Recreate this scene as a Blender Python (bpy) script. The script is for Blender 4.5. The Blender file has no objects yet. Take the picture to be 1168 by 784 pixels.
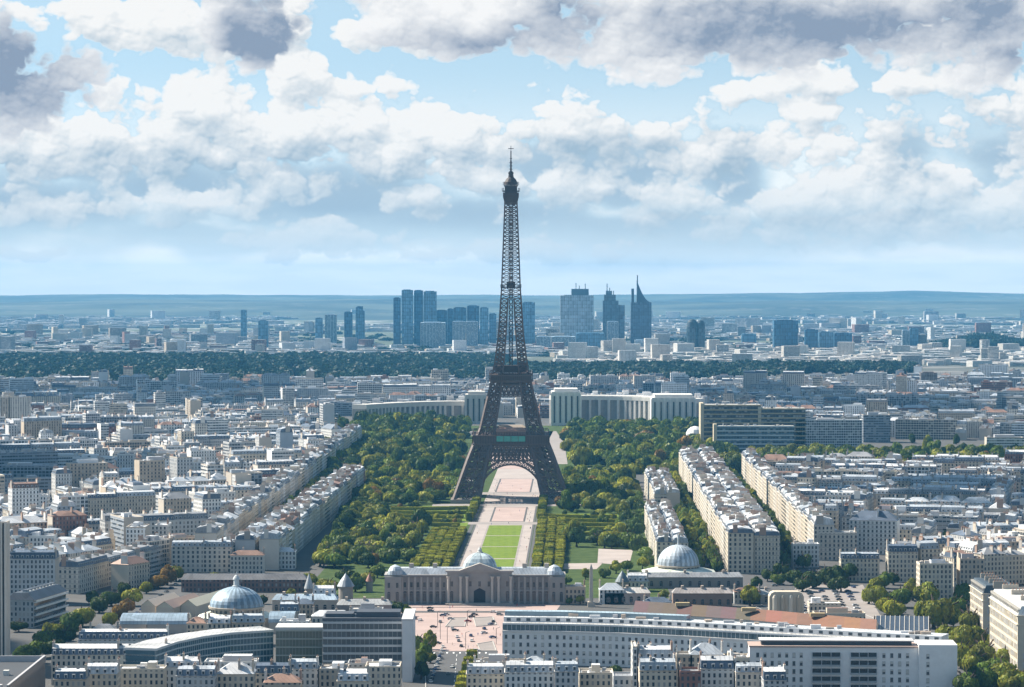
import bpy, bmesh, math, random
from math import sin, cos, pi, radians, sqrt, atan2, hypot
from mathutils import Vector, Matrix, noise as mnoise

R = random.Random(7)
scene = bpy.context.scene
COL = scene.collection

# ------------------------------------------------------------------ camera
CAM_H = 205.0          # metres above the city
FPX = 3277.0           # focal length in photo pixels (photo is 1168 wide)
YV = 320.0             # photo row of the true horizon
pitch = math.atan((392.0 - YV) / FPX)
cd = bpy.data.cameras.new('camera')
cd.sensor_width = 36.0
cd.lens = 36.0 * FPX / 1168.0
cd.clip_start = 5.0
cd.clip_end = 120000.0
cam = bpy.data.objects.new('camera', cd)
cam.location = (0, 0, CAM_H)
cam.rotation_euler = (pi / 2 - pitch, 0, 0)
COL.objects.link(cam)
scene.camera = cam

# ------------------------------------------------------------------ sun
SUN_AZ = radians(-64)      # from +Y towards +X (negative: to the left of the view)
SUN_EL = radians(44)
sun_dir = Vector((sin(SUN_AZ) * cos(SUN_EL), cos(SUN_AZ) * cos(SUN_EL), sin(SUN_EL)))
sl = bpy.data.lights.new('sun', 'SUN')
sl.energy = 5.0
sl.angle = radians(0.5)
sl.color = (1.0, 0.90, 0.76)
so = bpy.data.objects.new('sun', sl)
so.rotation_euler = (-sun_dir).to_track_quat('-Z', 'Y').to_euler()
so.location = (0, 0, 3000)
COL.objects.link(so)

scene.view_settings.view_transform = 'Standard'
scene.view_settings.look = 'None'
scene.view_settings.exposure = 1.1
scene.view_settings.gamma = 1.0
scene.view_settings.use_curve_mapping = False
scene.render.engine = 'CYCLES'
scene.cycles.max_bounces = 6
scene.cycles.diffuse_bounces = 3
scene.cycles.glossy_bounces = 2
scene.cycles.transmission_bounces = 2
scene.cycles.volume_bounces = 1
scene.cycles.caustics_reflective = False
scene.cycles.caustics_refractive = False


# ------------------------------------------------------------------ node helpers
class NT:
    """small helper that writes node graphs as nested calls"""
    def __init__(self, tree):
        self.t = tree
        self.n = tree.nodes
        self.l = tree.links

    def put(self, sock, v):
        if v is None:
            return
        if isinstance(v, bpy.types.NodeSocket):
            self.l.new(v, sock)
        else:
            if sock.type == 'RGBA' and len(v) == 3:
                v = (*v, 1)
            sock.default_value = v

    def node(self, kind, ins=(), out=0, **props):
        nd = self.n.new(kind)
        for k, v in props.items():
            setattr(nd, k, v)
        for k, v in (ins.items() if isinstance(ins, dict) else enumerate(ins)):
            self.put(nd.inputs[k], v)
        return nd.outputs[out]

    def m(self, op, a, b=None, c=None, clamp=False):
        nd = self.n.new('ShaderNodeMath')
        nd.operation = op
        nd.use_clamp = clamp
        for i, v in enumerate((a, b, c)):
            self.put(nd.inputs[i], v)
        return nd.outputs[0]

    def vm(self, op, a, b=None, c=None, out=0):
        nd = self.n.new('ShaderNodeVectorMath')
        nd.operation = op
        for i, v in enumerate((a, b, c)):
            self.put(nd.inputs[i], v)
        return nd.outputs[out]

    def sstep(self, v, a, b, lo=0.0, hi=1.0):
        return self.node('ShaderNodeMapRange', {'Value': v, 'From Min': a, 'From Max': b, 'To Min': lo, 'To Max': hi},
                         interpolation_type='SMOOTHSTEP')

    def lin(self, v, a, b, lo=0.0, hi=1.0):
        return self.node('ShaderNodeMapRange', {'Value': v, 'From Min': a, 'From Max': b, 'To Min': lo, 'To Max': hi})

    def mix(self, f, a, b, blend='MIX'):
        nd = self.n.new('ShaderNodeMix')
        nd.data_type = 'RGBA'
        nd.blend_type = blend
        self.put(nd.inputs[0], f)
        self.put(nd.inputs[6], a)
        self.put(nd.inputs[7], b)
        return nd.outputs[2]

    def noise(self, vec, scale, detail=4.0, rough=0.55, out=0, lac=2.0):
        return self.node('ShaderNodeTexNoise', {'Vector': vec, 'Scale': scale, 'Detail': detail, 'Roughness': rough,
                                                'Lacunarity': lac}, out)

    def noise2(self, vec, scale, detail=4.0, rough=0.55, out=0):
        return self.node('ShaderNodeTexNoise', {'Vector': vec, 'Scale': scale, 'Detail': detail, 'Roughness': rough},
                         out, noise_dimensions='2D')

    def xyz(self, x, y, z=0.0):
        return self.node('ShaderNodeCombineXYZ', (x, y, z))

    def sep(self, v):
        nd = self.n.new('ShaderNodeSeparateXYZ')
        self.l.new(v, nd.inputs[0])
        return nd.outputs


# ------------------------------------------------------------------ sky
def make_world():
    w = bpy.data.worlds.new('World')
    scene.world = w
    w.use_nodes = True
    t = w.node_tree
    t.nodes.clear()
    g = NT(t)
    out = t.nodes.new('ShaderNodeOutputWorld')
    sky = t.nodes.new('ShaderNodeTexSky')
    sky.sky_type = 'NISHITA'
    sky.sun_disc = False
    sky.sun_elevation = SUN_EL
    sky.sun_rotation = SUN_AZ
    sky.altitude = 100
    up = g.vm('NORMALIZE', g.vm('ADD', g.node('ShaderNodeTexCoord', out=0), (0, 0, 0.20)))
    t.links.new(up, sky.inputs[0])
    sky.air_density = 1.0
    sky.dust_density = 0.8
    sky.ozone_density = 0.5
    bg1 = t.nodes.new('ShaderNodeBackground')
    bg1.inputs[1].default_value = 0.073
    t.links.new(g.mix(1.0, sky.outputs[0], (0.84, 1.06, 0.98), 'MULTIPLY'), bg1.inputs[0])

    d = g.node('ShaderNodeTexCoord', out=0)
    x, y, z = g.sep(d)
    az = g.m('ARCTAN2', x, y)
    el = g.m('ARCSINE', z)
    K = FPX / 100.0
    X = g.m('MULTIPLY', az, K)          # hundred-pixel units, 0 at the view axis
    Y = g.m('MULTIPLY', el, K)          # 0 at the horizon, up positive
    P = g.xyz(X, Y, 0.0)

    def field(name, blobs, amp, scale, vor, stretch=1.0, seed=0.0, generic=None, rough=0.58):
        """a node group: density of one bank of clouds at a direction"""
        gt = bpy.data.node_groups.new(name, 'ShaderNodeTree')
        gt.interface.new_socket('P', in_out='INPUT', socket_type='NodeSocketVector')
        gt.interface.new_socket('D', in_out='OUTPUT', socket_type='NodeSocketFloat')
        h = NT(gt)
        gi = gt.nodes.new('NodeGroupInput')
        go = gt.nodes.new('NodeGroupOutput')
        p0 = gi.outputs[0]
        q = h.vm('MULTIPLY_ADD', p0, (1.0, stretch, 1.0), (seed, seed * 0.7, 0))
        wn = h.noise2(q, 0.9, 2, 0.5, out=1)
        wv = h.vm('MULTIPLY_ADD', wn, (0.7, 0.4, 0), (-0.35, -0.2, 0))
        p = h.vm('ADD', p0, wv)
        acc = None
        for (cx, cy, rx, ry, pw) in blobs:
            bx, by = (cx - 584) / 100.0, (YV - cy) / 100.0
            ix, iy = 100.0 / rx, 100.0 / ry
            v = h.vm('MULTIPLY_ADD', p, (ix, iy, 0), (-bx * ix, -by * iy, 0))
            ln = h.vm('LENGTH', v, out=1)
            e = h.m('MULTIPLY_ADD', ln, -pw, pw)
            acc = e if acc is None else h.m('SMOOTH_MAX', acc, e, 0.25)
        acc = h.m('MAXIMUM', acc, -1.2)
        if generic is not None:       # the rest of the sky dome, outside the view
            s = h.sep(p0)
            off = h.m('MAXIMUM', h.m('SUBTRACT', h.m('ABSOLUTE', s[0]), 6.6), h.m('SUBTRACT', s[1], 3.6))
            f = h.sstep(off, 0.0, 1.5)
            gn = h.m('MULTIPLY_ADD', h.noise2(q, 0.33, 2, 0.5), 4.0, generic)
            acc = h.m('ADD', h.m('MULTIPLY', acc, h.m('SUBTRACT', 1.0, f)), h.m('MULTIPLY', gn, f))
        n1 = h.m('MULTIPLY_ADD', h.noise2(q, scale, 7, rough), 2.0 * amp, -amp)
        acc = h.m('ADD', acc, n1)
        if vor:
            q2 = h.vm('MULTIPLY_ADD', h.noise2(q, 5, 2, 0.5, out=1), (0.22, 0.22, 0), q)
            for sc, am in ((scale * 1.5, vor), (scale * 3.4, vor * 0.5), (scale * 7.5, vor * 0.25)):
                vd = h.node('ShaderNodeTexVoronoi', {'Vector': q2, 'Scale': sc}, 0, feature='F1', voronoi_dimensions='2D')
                vd = h.m('MULTIPLY', vd, vd)
                acc = h.m('ADD', acc, h.m('MULTIPLY_ADD', vd, -2.2 * am, am * 0.55))
        gt.links.new(acc, go.inputs[0])
        return gt

    def use(gt, p):
        nd = t.nodes.new('ShaderNodeGroup')
        nd.node_tree = gt
        t.links.new(p, nd.inputs[0])
        return nd.outputs[0]

    Pp = P
    # --- bank 1: soft blue-grey flat bases far away
    soft = field('cloud_bases', [
        (40, 245, 190, 60, 1), (215, 208, 120, 42, 1.2), (380, 225, 170, 50, 1.2), (520, 255, 260, 34, 1),
        (690, 195, 150, 46, 1.1), (720, 272, 240, 36, 1.1), (830, 195, 55, 55, 1.2), (300, 272, 420, 20, 0.8),
        (1010, 265, 260, 26, 0.9), (1140, 180, 60, 40, 0.8), (1035, 200, 55, 50, 0.9), (100, 190, 70, 20, 0.8)],
        0.40, 0.8, 0.0, stretch=2.0, seed=3.1)
    # --- bank 2: bright cumulus
    white = field('cumulus', [
        (200, 168, 330, 42, 0.55), (600, 170, 260, 40, 0.5), (1010, 228, 260, 36, 0.5), (40, 165, 110, 46, 1), (150, 155, 120, 52, 1), (245, 125, 72, 50, 1.1), (330, 140, 90, 50, 1.1), (335, 95, 44, 40, 1.2),
        (400, 150, 80, 44, 1.1), (500, 160, 130, 40, 1), (450, 190, 110, 34, 0.9), (640, 145, 90, 26, 1), (740, 150, 80, 20, 0.9), (600, 205, 90, 36, 1.0),
        (690, 215, 55, 24, 0.9), (460, 226, 55, 22, 1.0), (805, 178, 46, 38, 1.1), (738, 243, 30, 13, 1.0), (820, 228, 70, 22, 1.0),
        (900, 235, 110, 36, 1.0), (1000, 190, 40, 46, 1.2), (1005, 235, 110, 40, 1.0), (1100, 200, 60, 36, 1.0),
        (1130, 240, 80, 34, 0.9), (60, 235, 40, 22, 0.8), (215, 235, 90, 20, 0.8), (290, 215, 22, 26, 0.8),
        (360, 275, 110, 18, 0.7), (560, 285, 190, 12, 0.6), (850, 265, 90, 12, 0.6), (1090, 250, 120, 16, 0.7), (30, 288, 46, 6, 0.6),
        (1150, 130, 60, 26, 0.9), (1000, 165, 200, 26, 0.45), (935, 123, 40, 14, 1.0), (850, 112, 46, 13, 0.7),
        (1040, 93, 70, 18, 1.0), (950, 92, 60, 24, 0.9), (200, 30, 90, 50, 1.1), (95, 33, 36, 22, 0.9), (70, 12, 90, 22, 1),
        (330, 28, 42, 46, 1), (440, 45, 70, 24, 0.8), (405, 98, 60, 10, 0.5), (1050, 50, 40, 30, 0.9),
        (1140, 35, 60, 50, 1)],
        0.66, 1.05, 0.54, stretch=1.25, seed=11.7, generic=-2.9, rough=0.60)
    # --- bank 3: near clouds overhead with dark bellies
    near = field('overhead_clouds', [
        (10, 85, 115, 62, 1.2), (30, 100, 70, 50, 0.8), (290, 35, 72, 44, 1.1), (600, 25, 150, 60, 1.2), (500, 10, 120, 60, 1),
        (790, 35, 160, 58, 1.2), (930, 22, 190, 55, 1.2), (1110, 22, 90, 50, 1.2), (1120, 75, 60, 30, 0.7), (740, 60, 90, 38, 0.9)],
        0.7, 0.9, 0.48, stretch=1.3, seed=27.3, generic=-3.1)
    belly = field('cloud_bellies', [
        (0, 85, 130, 62, 1.6), (300, 38, 66, 40, 1.8), (300, 0, 80, 14, 1.0), (655, 15, 50, 40, 0.9), (900, 28, 190, 42, 1.6), (800, 10, 120, 26, 0.9),
        (1105, 25, 80, 40, 1.5), (560, 45, 80, 14, 0.6), (1130, 70, 60, 22, 0.9)],
        0.5, 0.8, 0.0, seed=5.5, generic=-2.2)

    def relief(gt, D, dx, dy, k):
        D2 = use(gt, g.vm('ADD', Pp, (dx, dy, 0)))
        return g.m('MULTIPLY', g.m('SUBTRACT', D, D2), k)

    Ds = use(soft, Pp)
    Dw = use(white, Pp)
    Dn = use(near, Pp)
    Db = use(belly, Pp)
    low = g.sstep(Y, 1.35, 0.1)
    low2 = g.sstep(Y, 0.85, 0.1)
    # soft bank
    a_s = g.sstep(Ds, -0.25, 0.45)
    a_s = g.m('MULTIPLY', a_s, g.m('MULTIPLY_ADD', low2, -0.4, 0.95))
    c_s = g.mix(g.sstep(Ds, 0.0, 0.9), (0.50, 0.65, 0.76), (0.36, 0.50, 0.63))
    c_s = g.mix(g.m('MULTIPLY', low2, 0.9), c_s, (0.66, 0.77, 0.83))
    # cumulus
    a_w = g.sstep(Dw, -0.03, 0.28)
    a_w = g.m('MULTIPLY', a_w, g.m('MULTIPLY_ADD', low, -0.35, 1.0))
    rw = g.m('ADD', relief(white, Dw, -0.09, 0.16, 0.50), relief(white, Dw, -0.02, 0.035, 0.5))
    hang = g.m('MULTIPLY_ADD', use(soft, g.vm('ADD', Pp, (0.0, -0.16, 0))), 0.42, 0.16)
    sh_w = g.m('ADD', g.m('SUBTRACT', 0.13, rw), g.m('MAXIMUM', hang, 0.0), clamp=True)
    c_w = g.mix(sh_w, (0.93, 0.93, 0.92), (0.38, 0.51, 0.62))
    c_w = g.mix(g.m('MULTIPLY', low, 0.7), c_w, (0.74, 0.78, 0.80))
    # overhead
    a_n = g.sstep(Dn, -0.02, 0.34)
    rn = g.m('ADD', relief(near, Dn, -0.08, 0.12, 0.3), relief(near, Dn, -0.02, 0.035, 0.35))
    bn = g.m('MULTIPLY_ADD', g.noise2(g.vm('MULTIPLY', Pp, (1.0, 1.6, 1.0)), 1.3, 8, 0.66), 1.2, 0.32)
    sh_n = g.m('ADD', g.m('SUBTRACT', 0.10, rn), g.m('MULTIPLY', g.sstep(Db, -0.9, 1.3), bn), clamp=True)
    c_n = g.mix(sh_n, (0.93, 0.93, 0.93), (0.27, 0.345, 0.46))
    # pale veil low over the hills
    veil = g.m('ADD', g.m('MULTIPLY', g.sstep(Y, 2.6, 0.6), 0.62), 0.22)
    veil = g.m('MAXIMUM', veil, g.m('MULTIPLY', g.sstep(Y, 1.3, 0.1), 0.97))
    streak = g.sstep(g.noise2(g.vm('MULTIPLY', Pp, (0.55, 4.0, 1.0)), 1.0, 5, 0.55), 0.40, 0.68)
    col = g.mix(g.m('MULTIPLY', g.m('MULTIPLY', streak, low), 0.5), (1.12, 1.10, 1.04), (0.90, 0.92, 0.92))
    col = g.mix(a_s, col, c_s)
    al = g.m('MAXIMUM', veil, a_s)
    col = g.mix(a_w, col, c_w)
    al = g.m('MAXIMUM', al, a_w)
    col = g.mix(a_n, col, c_n)
    al = g.m('MAXIMUM', al, a_n)
    # the unseen sky overhead and behind: darkened to grey to cut ambient light
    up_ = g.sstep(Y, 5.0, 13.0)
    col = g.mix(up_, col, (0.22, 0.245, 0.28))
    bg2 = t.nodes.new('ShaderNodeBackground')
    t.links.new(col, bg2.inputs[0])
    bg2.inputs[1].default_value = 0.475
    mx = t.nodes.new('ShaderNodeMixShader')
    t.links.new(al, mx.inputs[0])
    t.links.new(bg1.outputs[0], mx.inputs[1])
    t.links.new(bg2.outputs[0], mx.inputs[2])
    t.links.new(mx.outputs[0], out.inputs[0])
    w.cycles.sampling_method = 'MANUAL'
    w.cycles.sample_map_resolution = 512


make_world()


# ------------------------------------------------------------------ picture <-> place
def gz(x, y):
    """height of the ground: level city, then falling away with the curve of the earth"""
    d = max(hypot(x, y) - 4000.0, 0.0)
    return -d * d / 12742000.0


def at(px, y, d=None):
    """x of a photo column at distance d"""
    return (px - 584.0) * y / FPX


def dist(py, z=0.0):
    """distance at which height z is seen on photo row py"""
    return FPX * (CAM_H - z) / (py - YV)


def pg(px, py, z=0.0):
    d = dist(py, z)
    return ((px - 584.0) * d / FPX, d)


def pix(x, y, z):
    return (584.0 + x * FPX / y, YV + (CAM_H - z) * FPX / y)


# ------------------------------------------------------------------ mesh builder
class MB:
    def __init__(self):
        self.v, self.f, self.uv, self.mi, self.col, self.sty = [], [], [], [], [], []
        self.M = None
        self.c = (0.5, 0.5, 0.5)
        self.s = 0.0

    def pt(self, p):
        if self.M is not None:
            p = self.M @ Vector(p)
        self.v.append((p[0], p[1], p[2]))
        return len(self.v) - 1

    def face(self, pts, mi=0, uv=None, col=None):
        self.f.append([self.pt(p) for p in pts])
        self.uv.append(uv if uv else [(p[0], p[1]) for p in pts])
        self.mi.append(mi)
        self.col.append(col or self.c)
        self.sty.append(self.s)

    def wall(self, a, b, z0, z1, mi=0, col=None, blank=False, u0=0.0, za=None, zb=None):
        """upright face from a to b (outside on the right hand of a->b); za, zb raise the two top corners"""
        L = hypot(b[0] - a[0], b[1] - a[1])
        ta, tb = (z1 if za is None else za), (z1 if zb is None else zb)
        off = -5000.0 if blank else 0.0
        self.face([(a[0], a[1], z0), (b[0], b[1], z0), (b[0], b[1], tb), (a[0], a[1], ta)], mi,
                  [(u0, z0 + off), (u0 + L, z0 + off), (u0 + L, tb + off), (u0, ta + off)], col)
        return u0 + L

    def prism(self, poly, z0, z1, mi=0, top=None, col=None, topcol=None, blank=False, bottom=False):
        """poly counter-clockwise"""
        n = len(poly)
        u = 0.0
        for i in range(n):
            u = self.wall(poly[i], poly[(i + 1) % n], z0, z1, mi, col, blank, u)
        self.face([(p[0], p[1], z1) for p in poly], mi if top is None else top, None, topcol or col)
        if bottom:
            self.face([(p[0], p[1], z0) for p in reversed(poly)], mi, None, col)

    def box(self, x0, x1, y0, y1, z0, z1, mi=0, top=None, col=None, topcol=None, blank=False, bottom=False):
        self.prism([(x0, y0), (x1, y0), (x1, y1), (x0, y1)], z0, z1, mi, top, col, topcol, blank, bottom)

    def loft(self, A, B, za, zb, mi=0, col=None, cap=None):
        n = len(A)
        u = 0.0
        for i in range(n):
            j = (i + 1) % n
            L = hypot(A[j][0] - A[i][0], A[j][1] - A[i][1])
            self.face([(*A[i], za), (*A[j], za), (*B[j], zb), (*B[i], zb)], mi, [(u, 0), (u + L, 0), (u + L, zb - za), (u, zb - za)], col)
            u += L
        if cap is not None:
            self.face([(*p, zb) for p in B], cap, None, col)

    def bar(self, p, q, w, mi=0, h=None, col=None):
        """square bar from p to q"""
        p, q = Vector(p), Vector(q)
        d = (q - p)
        if d.length < 1e-6:
            return
        d.normalize()
        ref = Vector((0, 0, 1)) if abs(d.z) < 0.95 else Vector((1, 0, 0))
        a = d.cross(ref).normalized() * (w / 2)
        b = d.cross(a).normalized() * ((h or w) / 2)
        o = [a + b, -a + b, -a - b, a - b]
        A = [p + k for k in o]
        B = [q + k for k in o]
        for i in range(4):
            j = (i + 1) % 4
            self.face([A[j], A[i], B[i], B[j]], mi, None, col)
        self.face(A, mi, None, col)
        self.face(list(reversed(B)), mi, None, col)

    def lathe(self, prof, n=24, cx=0.0, cy=0.0, mi=0, col=None, sq=None, a0=0.0, ribs=None):
        """profile of (radius, z); sq>0 squares the plan"""
        def rr(a):
            if not sq:
                return 1.0
            return (abs(cos(a)) ** sq + abs(sin(a)) ** sq) ** (-1.0 / sq)
        ring = [(cos(a0 + 2 * pi * i / n) * rr(a0 + 2 * pi * i / n), sin(a0 + 2 * pi * i / n) * rr(a0 + 2 * pi * i / n)) for i in range(n)]
        for k in range(len(prof) - 1):
            (r0, z0), (r1, z1) = prof[k], prof[k + 1]
            for i in range(n):
                j = (i + 1) % n
                cc = col
                if ribs and i % ribs == 0:
                    cc = tuple(c * 0.62 for c in (col or self.c))
                P = [(cx + ring[i][0] * r0, cy + ring[i][1] * r0, z0), (cx + ring[j][0] * r0, cy + ring[j][1] * r0, z0),
                     (cx + ring[j][0] * r1, cy + ring[j][1] * r1, z1), (cx + ring[i][0] * r1, cy + ring[i][1] * r1, z1)]
                if r1 < 1e-4:
                    P = P[:3]
                elif r0 < 1e-4:
                    P = [P[0], P[2], P[3]]
                ul = 2 * pi * max(r0, r1) / n
                uvs = [(i * ul, z0), (i * ul + ul, z0), (i * ul + ul, z1), (i * ul, z1)]
                self.face(P, mi, uvs[:len(P)], cc)

    def build(self, name, mats, parent=None, smooth=False, loc=None):
        if not self.f:
            return None
        me = bpy.data.meshes.new(name)
        me.from_pydata(self.v, [], self.f)
        if not isinstance(mats, (list, tuple)):
            mats = [mats]
        for m in mats:
            me.materials.append(m)
        if len(mats) > 1:
            me.polygons.foreach_set('material_index', self.mi)
        ul = me.uv_layers.new(name='UVMap')
        flat = []
        for u in self.uv:
            for a in u:
                flat.append(a[0])
                flat.append(a[1])
        ul.data.foreach_set('uv', flat)
        ca = me.attributes.new('Col', 'FLOAT_COLOR', 'FACE')
        cf = []
        for c in self.col:
            cf.extend((c[0], c[1], c[2], 1.0))
        ca.data.foreach_set('color', cf)
        sa = me.attributes.new('Sty', 'FLOAT', 'FACE')
        sa.data.foreach_set('value', self.sty)
        if smooth:
            bm = bmesh.new()
            bm.from_mesh(me)
            bmesh.ops.remove_doubles(bm, verts=bm.verts, dist=0.002)
            for f in bm.faces:
                f.smooth = True
            bm.to_mesh(me)
            bm.free()
        o = bpy.data.objects.new(name, me)
        COL.objects.link(o)
        if parent is not None:
            o.parent = parent
        if loc is not None:
            o.location = loc
        return o


def thing(name, loc=(0, 0, 0), rot=0.0):
    o = bpy.data.objects.new(name, None)
    o.empty_display_size = 2
    o.location = loc
    o.rotation_euler = (0, 0, rot)
    COL.objects.link(o)
    return o


def inst(src, parent, loc=(0, 0, 0), rot=0.0, scale=None, name=None):
    o = src.copy()
    if name:
        o.name = name
    COL.objects.link(o)
    o.parent = parent
    o.location = loc
    o.rotation_euler = (0, 0, rot)
    if scale is not None:
        o.scale = scale
    return o


LABELS = []        # (object, label) made unique at the very end


def tag(o, label, cat, group=None, auto=False):
    o['label'] = label
    o['category'] = cat
    if group:
        o['group'] = group
    if auto:
        LABELS.append(o)
    return o


def structure(o):
    o['kind'] = 'structure'
    return o


def stuff(o, label=None, cat=None):
    o['kind'] = 'stuff'
    if label:
        o['label'] = label
        o['category'] = cat
    return o


# ------------------------------------------------------------------ materials
def newmat(name):
    m = bpy.data.materials.new(name)
    m.use_nodes = True
    t = m.node_tree
    t.nodes.clear()
    g = NT(t)
    out = t.nodes.new('ShaderNodeOutputMaterial')
    b = t.nodes.new('ShaderNodeBsdfPrincipled')
    t.links.new(b.outputs[0], out.inputs[0])
    return m, g, b


def attr(g, name, out=0):
    nd = g.n.new('ShaderNodeAttribute')
    nd.attribute_name = name
    return nd.outputs[out]


def m_plain(name, col, rough=0.7, metal=0.0, var=0.15, scale=0.2, use_col=False, spec=0.4):
    m, g, b = newmat(name)
    P = g.node('ShaderNodeNewGeometry', out=0)
    n = g.noise(P, scale, 4, 0.6)
    c = attr(g, 'Col') if use_col else (*col, 1)
    f = g.m('MULTIPLY_ADD', n, 2 * var, 1.0 - var)
    g.put(b.inputs['Base Color'], g.mix(1.0, c, g.node('ShaderNodeCombineColor', (f, f, f)), 'MULTIPLY'))
    b.inputs['Roughness'].default_value = rough
    b.inputs['Metallic'].default_value = metal
    b.inputs['Specular IOR Level'].default_value = spec
    return m


def m_facade():
    """wall with a grid of window openings read from the wall's own metres (u along, v up)"""
    m, g, b = newmat('facade')
    uv = g.node('ShaderNodeUVMap', out=0)
    u, v, _ = g.sep(uv)
    st = attr(g, 'Sty', 2)
    pu = g.m('MULTIPLY_ADD', g.m('FRACT', g.m('MULTIPLY', st, 7.31)), 1.3, 2.3)
    strip = g.m('GREATER_THAN', st, 0.66)
    grid = g.m('GREATER_THAN', st, 0.86)
    a = g.m('DIVIDE', u, pu)
    c = g.m('DIVIDE', v, 3.15)
    fu, fv = g.m('FRACT', a), g.m('FRACT', c)
    hw = g.m('ADD', g.m('MULTIPLY_ADD', strip, 0.235, 0.215), g.m('MULTIPLY', grid, -0.05))
    mu = g.m('LESS_THAN', g.m('ABSOLUTE', g.m('SUBTRACT', fu, 0.5)), hw)
    hv = g.m('ADD', g.m('MULTIPLY_ADD', strip, -0.07, 0.31), g.m('MULTIPLY', grid, 0.12))
    mv = g.m('LESS_THAN', g.m('ABSOLUTE', g.m('SUBTRACT', fv, 0.52)), hv)
    win = g.m('MULTIPLY', g.m('MULTIPLY', mu, mv), g.m('GREATER_THAN', v, 0.0))
    cell = g.xyz(g.m('FLOOR', a), g.m('FLOOR', c), st)
    wn = g.node('ShaderNodeTexWhiteNoise', {'Vector': cell}, 0)
    blind = g.m('GREATER_THAN', wn, 0.80)
    glass = g.mix(blind, g.mix(wn, (0.018, 0.026, 0.036), (0.07, 0.09, 0.11)), (0.30, 0.30, 0.29))
    bal = g.m('MULTIPLY', g.m('LESS_THAN', fv, 0.10), g.m('GREATER_THAN', g.m('FRACT', g.m('MULTIPLY', st, 3.7)), 0.45))
    bal = g.m('MULTIPLY', bal, g.m('GREATER_THAN', v, 2.0))
    P = g.node('ShaderNodeNewGeometry', out=0)
    n = g.noise(P, 0.09, 5, 0.65)
    f = g.m('MULTIPLY_ADD', n, 0.5, 0.74)
    wall = g.mix(1.0, attr(g, 'Col'), g.node('ShaderNodeCombineColor', (f, f, f)), 'MULTIPLY')
    wall = g.mix(g.m('MULTIPLY', bal, 0.62), wall, (0.05, 0.05, 0.055))
    g.put(b.inputs['Base Color'], g.mix(win, wall, glass))
    g.put(b.inputs['Roughness'], g.m('MULTIPLY_ADD', win, -0.62, 0.85))
    b.inputs['Specular IOR Level'].default_value = 0.35
    return m


def m_roof():
    m, g, b = newmat('roof_sheet')
    P = g.node('ShaderNodeNewGeometry', out=0)
    n = g.noise(P, 0.12, 5, 0.65)
    vo = g.node('ShaderNodeTexVoronoi', {'Vector': P, 'Scale': 0.16}, 1, feature='F1')
    vv = g.sep(vo)[0]
    f = g.m('ADD', g.m('MULTIPLY_ADD', n, 0.7, 0.42), g.m('MULTIPLY', vv, 0.42))
    uv = g.node('ShaderNodeUVMap', out=0)
    u, v, _ = g.sep(uv)
    seam = g.m('LESS_THAN', g.m('FRACT', g.m('DIVIDE', u, 2.2)), 0.16)
    f = g.m('MULTIPLY', f, g.m('MULTIPLY_ADD', seam, -0.28, 1.0))
    g.put(b.inputs['Base Color'], g.mix(1.0, attr(g, 'Col'), g.node('ShaderNodeCombineColor', (f, f, f)), 'MULTIPLY'))
    g.put(b.inputs['Roughness'], g.m('MULTIPLY_ADD', n, 0.4, 0.3))
    b.inputs['Metallic'].default_value = 0.15
    return m


def m_leaf():
    m = bpy.data.materials.new('leaves')
    m.use_nodes = True
    t = m.node_tree
    t.nodes.clear()
    g = NT(t)
    out = t.nodes.new('ShaderNodeOutputMaterial')
    oi = g.node('ShaderNodeObjectInfo', out=1)
    c = g.mix(1.0, oi, attr(g, 'Col'), 'MULTIPLY')
    df = g.node('ShaderNodeBsdfDiffuse', {'Color': c})
    tr = g.node('ShaderNodeBsdfTranslucent', {'Color': g.mix(1.0, c, (1.25, 1.15, 0.55, 1), 'MULTIPLY')})
    gl = g.node('ShaderNodeBsdfGlossy', {'Color': (0.5, 0.5, 0.5, 1), 'Roughness': 0.5})
    a = g.node('ShaderNodeMixShader', {0: 0.25, 1: df, 2: tr})
    a = g.node('ShaderNodeMixShader', {0: 0.03, 1: a, 2: gl})
    t.links.new(a, out.inputs[0])
    return m


def m_ground():
    """asphalt, dirt and small roofs of the far suburbs"""
    m, g, b = newmat('city_ground')
    P = g.node('ShaderNodeNewGeometry', out=0)
    s = g.sep(P)
    far = g.sstep(s[1], 4500, 9500)
    vo = g.node('ShaderNodeTexVoronoi', {'Vector': P, 'Scale': 0.012}, 1, feature='F1')
    r = g.sep(vo)[0]
    n = g.noise(P, 0.0009, 5, 0.6)
    pale = g.m('MULTIPLY', g.m('GREATER_THAN', r, 0.60), g.sstep(n, 0.42, 0.58))
    green = g.mix(g.noise(P, 0.004, 4, 0.6), (0.035, 0.055, 0.03), (0.09, 0.11, 0.07))
    fc = g.mix(pale, green, g.mix(g.m('GREATER_THAN', r, 0.85), (0.22, 0.215, 0.21), (0.40, 0.39, 0.37)))
    near = g.mix(g.noise(P, 0.03, 5, 0.6), (0.035, 0.036, 0.038), (0.10, 0.097, 0.093))
    g.put(b.inputs['Base Color'], g.mix(far, near, fc))
    b.inputs['Roughness'].default_value = 0.9
    return m


def m_grass(name, c0, c1, stripes=False):
    m, g, b = newmat(name)
    P = g.node('ShaderNodeNewGeometry', out=0)
    n = g.noise(P, 0.003 if 'hill' in name else 0.12, 8, 0.7)
    c = g.mix(g.sstep(n, 0.3, 0.7), c0, c1)
    if stripes:
        s = g.sep(P)
        k = g.m('GREATER_THAN', g.m('FRACT', g.m('DIVIDE', s[0], 6.0)), 0.5)
        c = g.mix(g.m('MULTIPLY', k, 0.25), c, c1)
    g.put(b.inputs['Base Color'], c)
    b.inputs['Roughness'].default_value = 0.9
    b.inputs['Specular IOR Level'].default_value = 0.1
    return m


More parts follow.
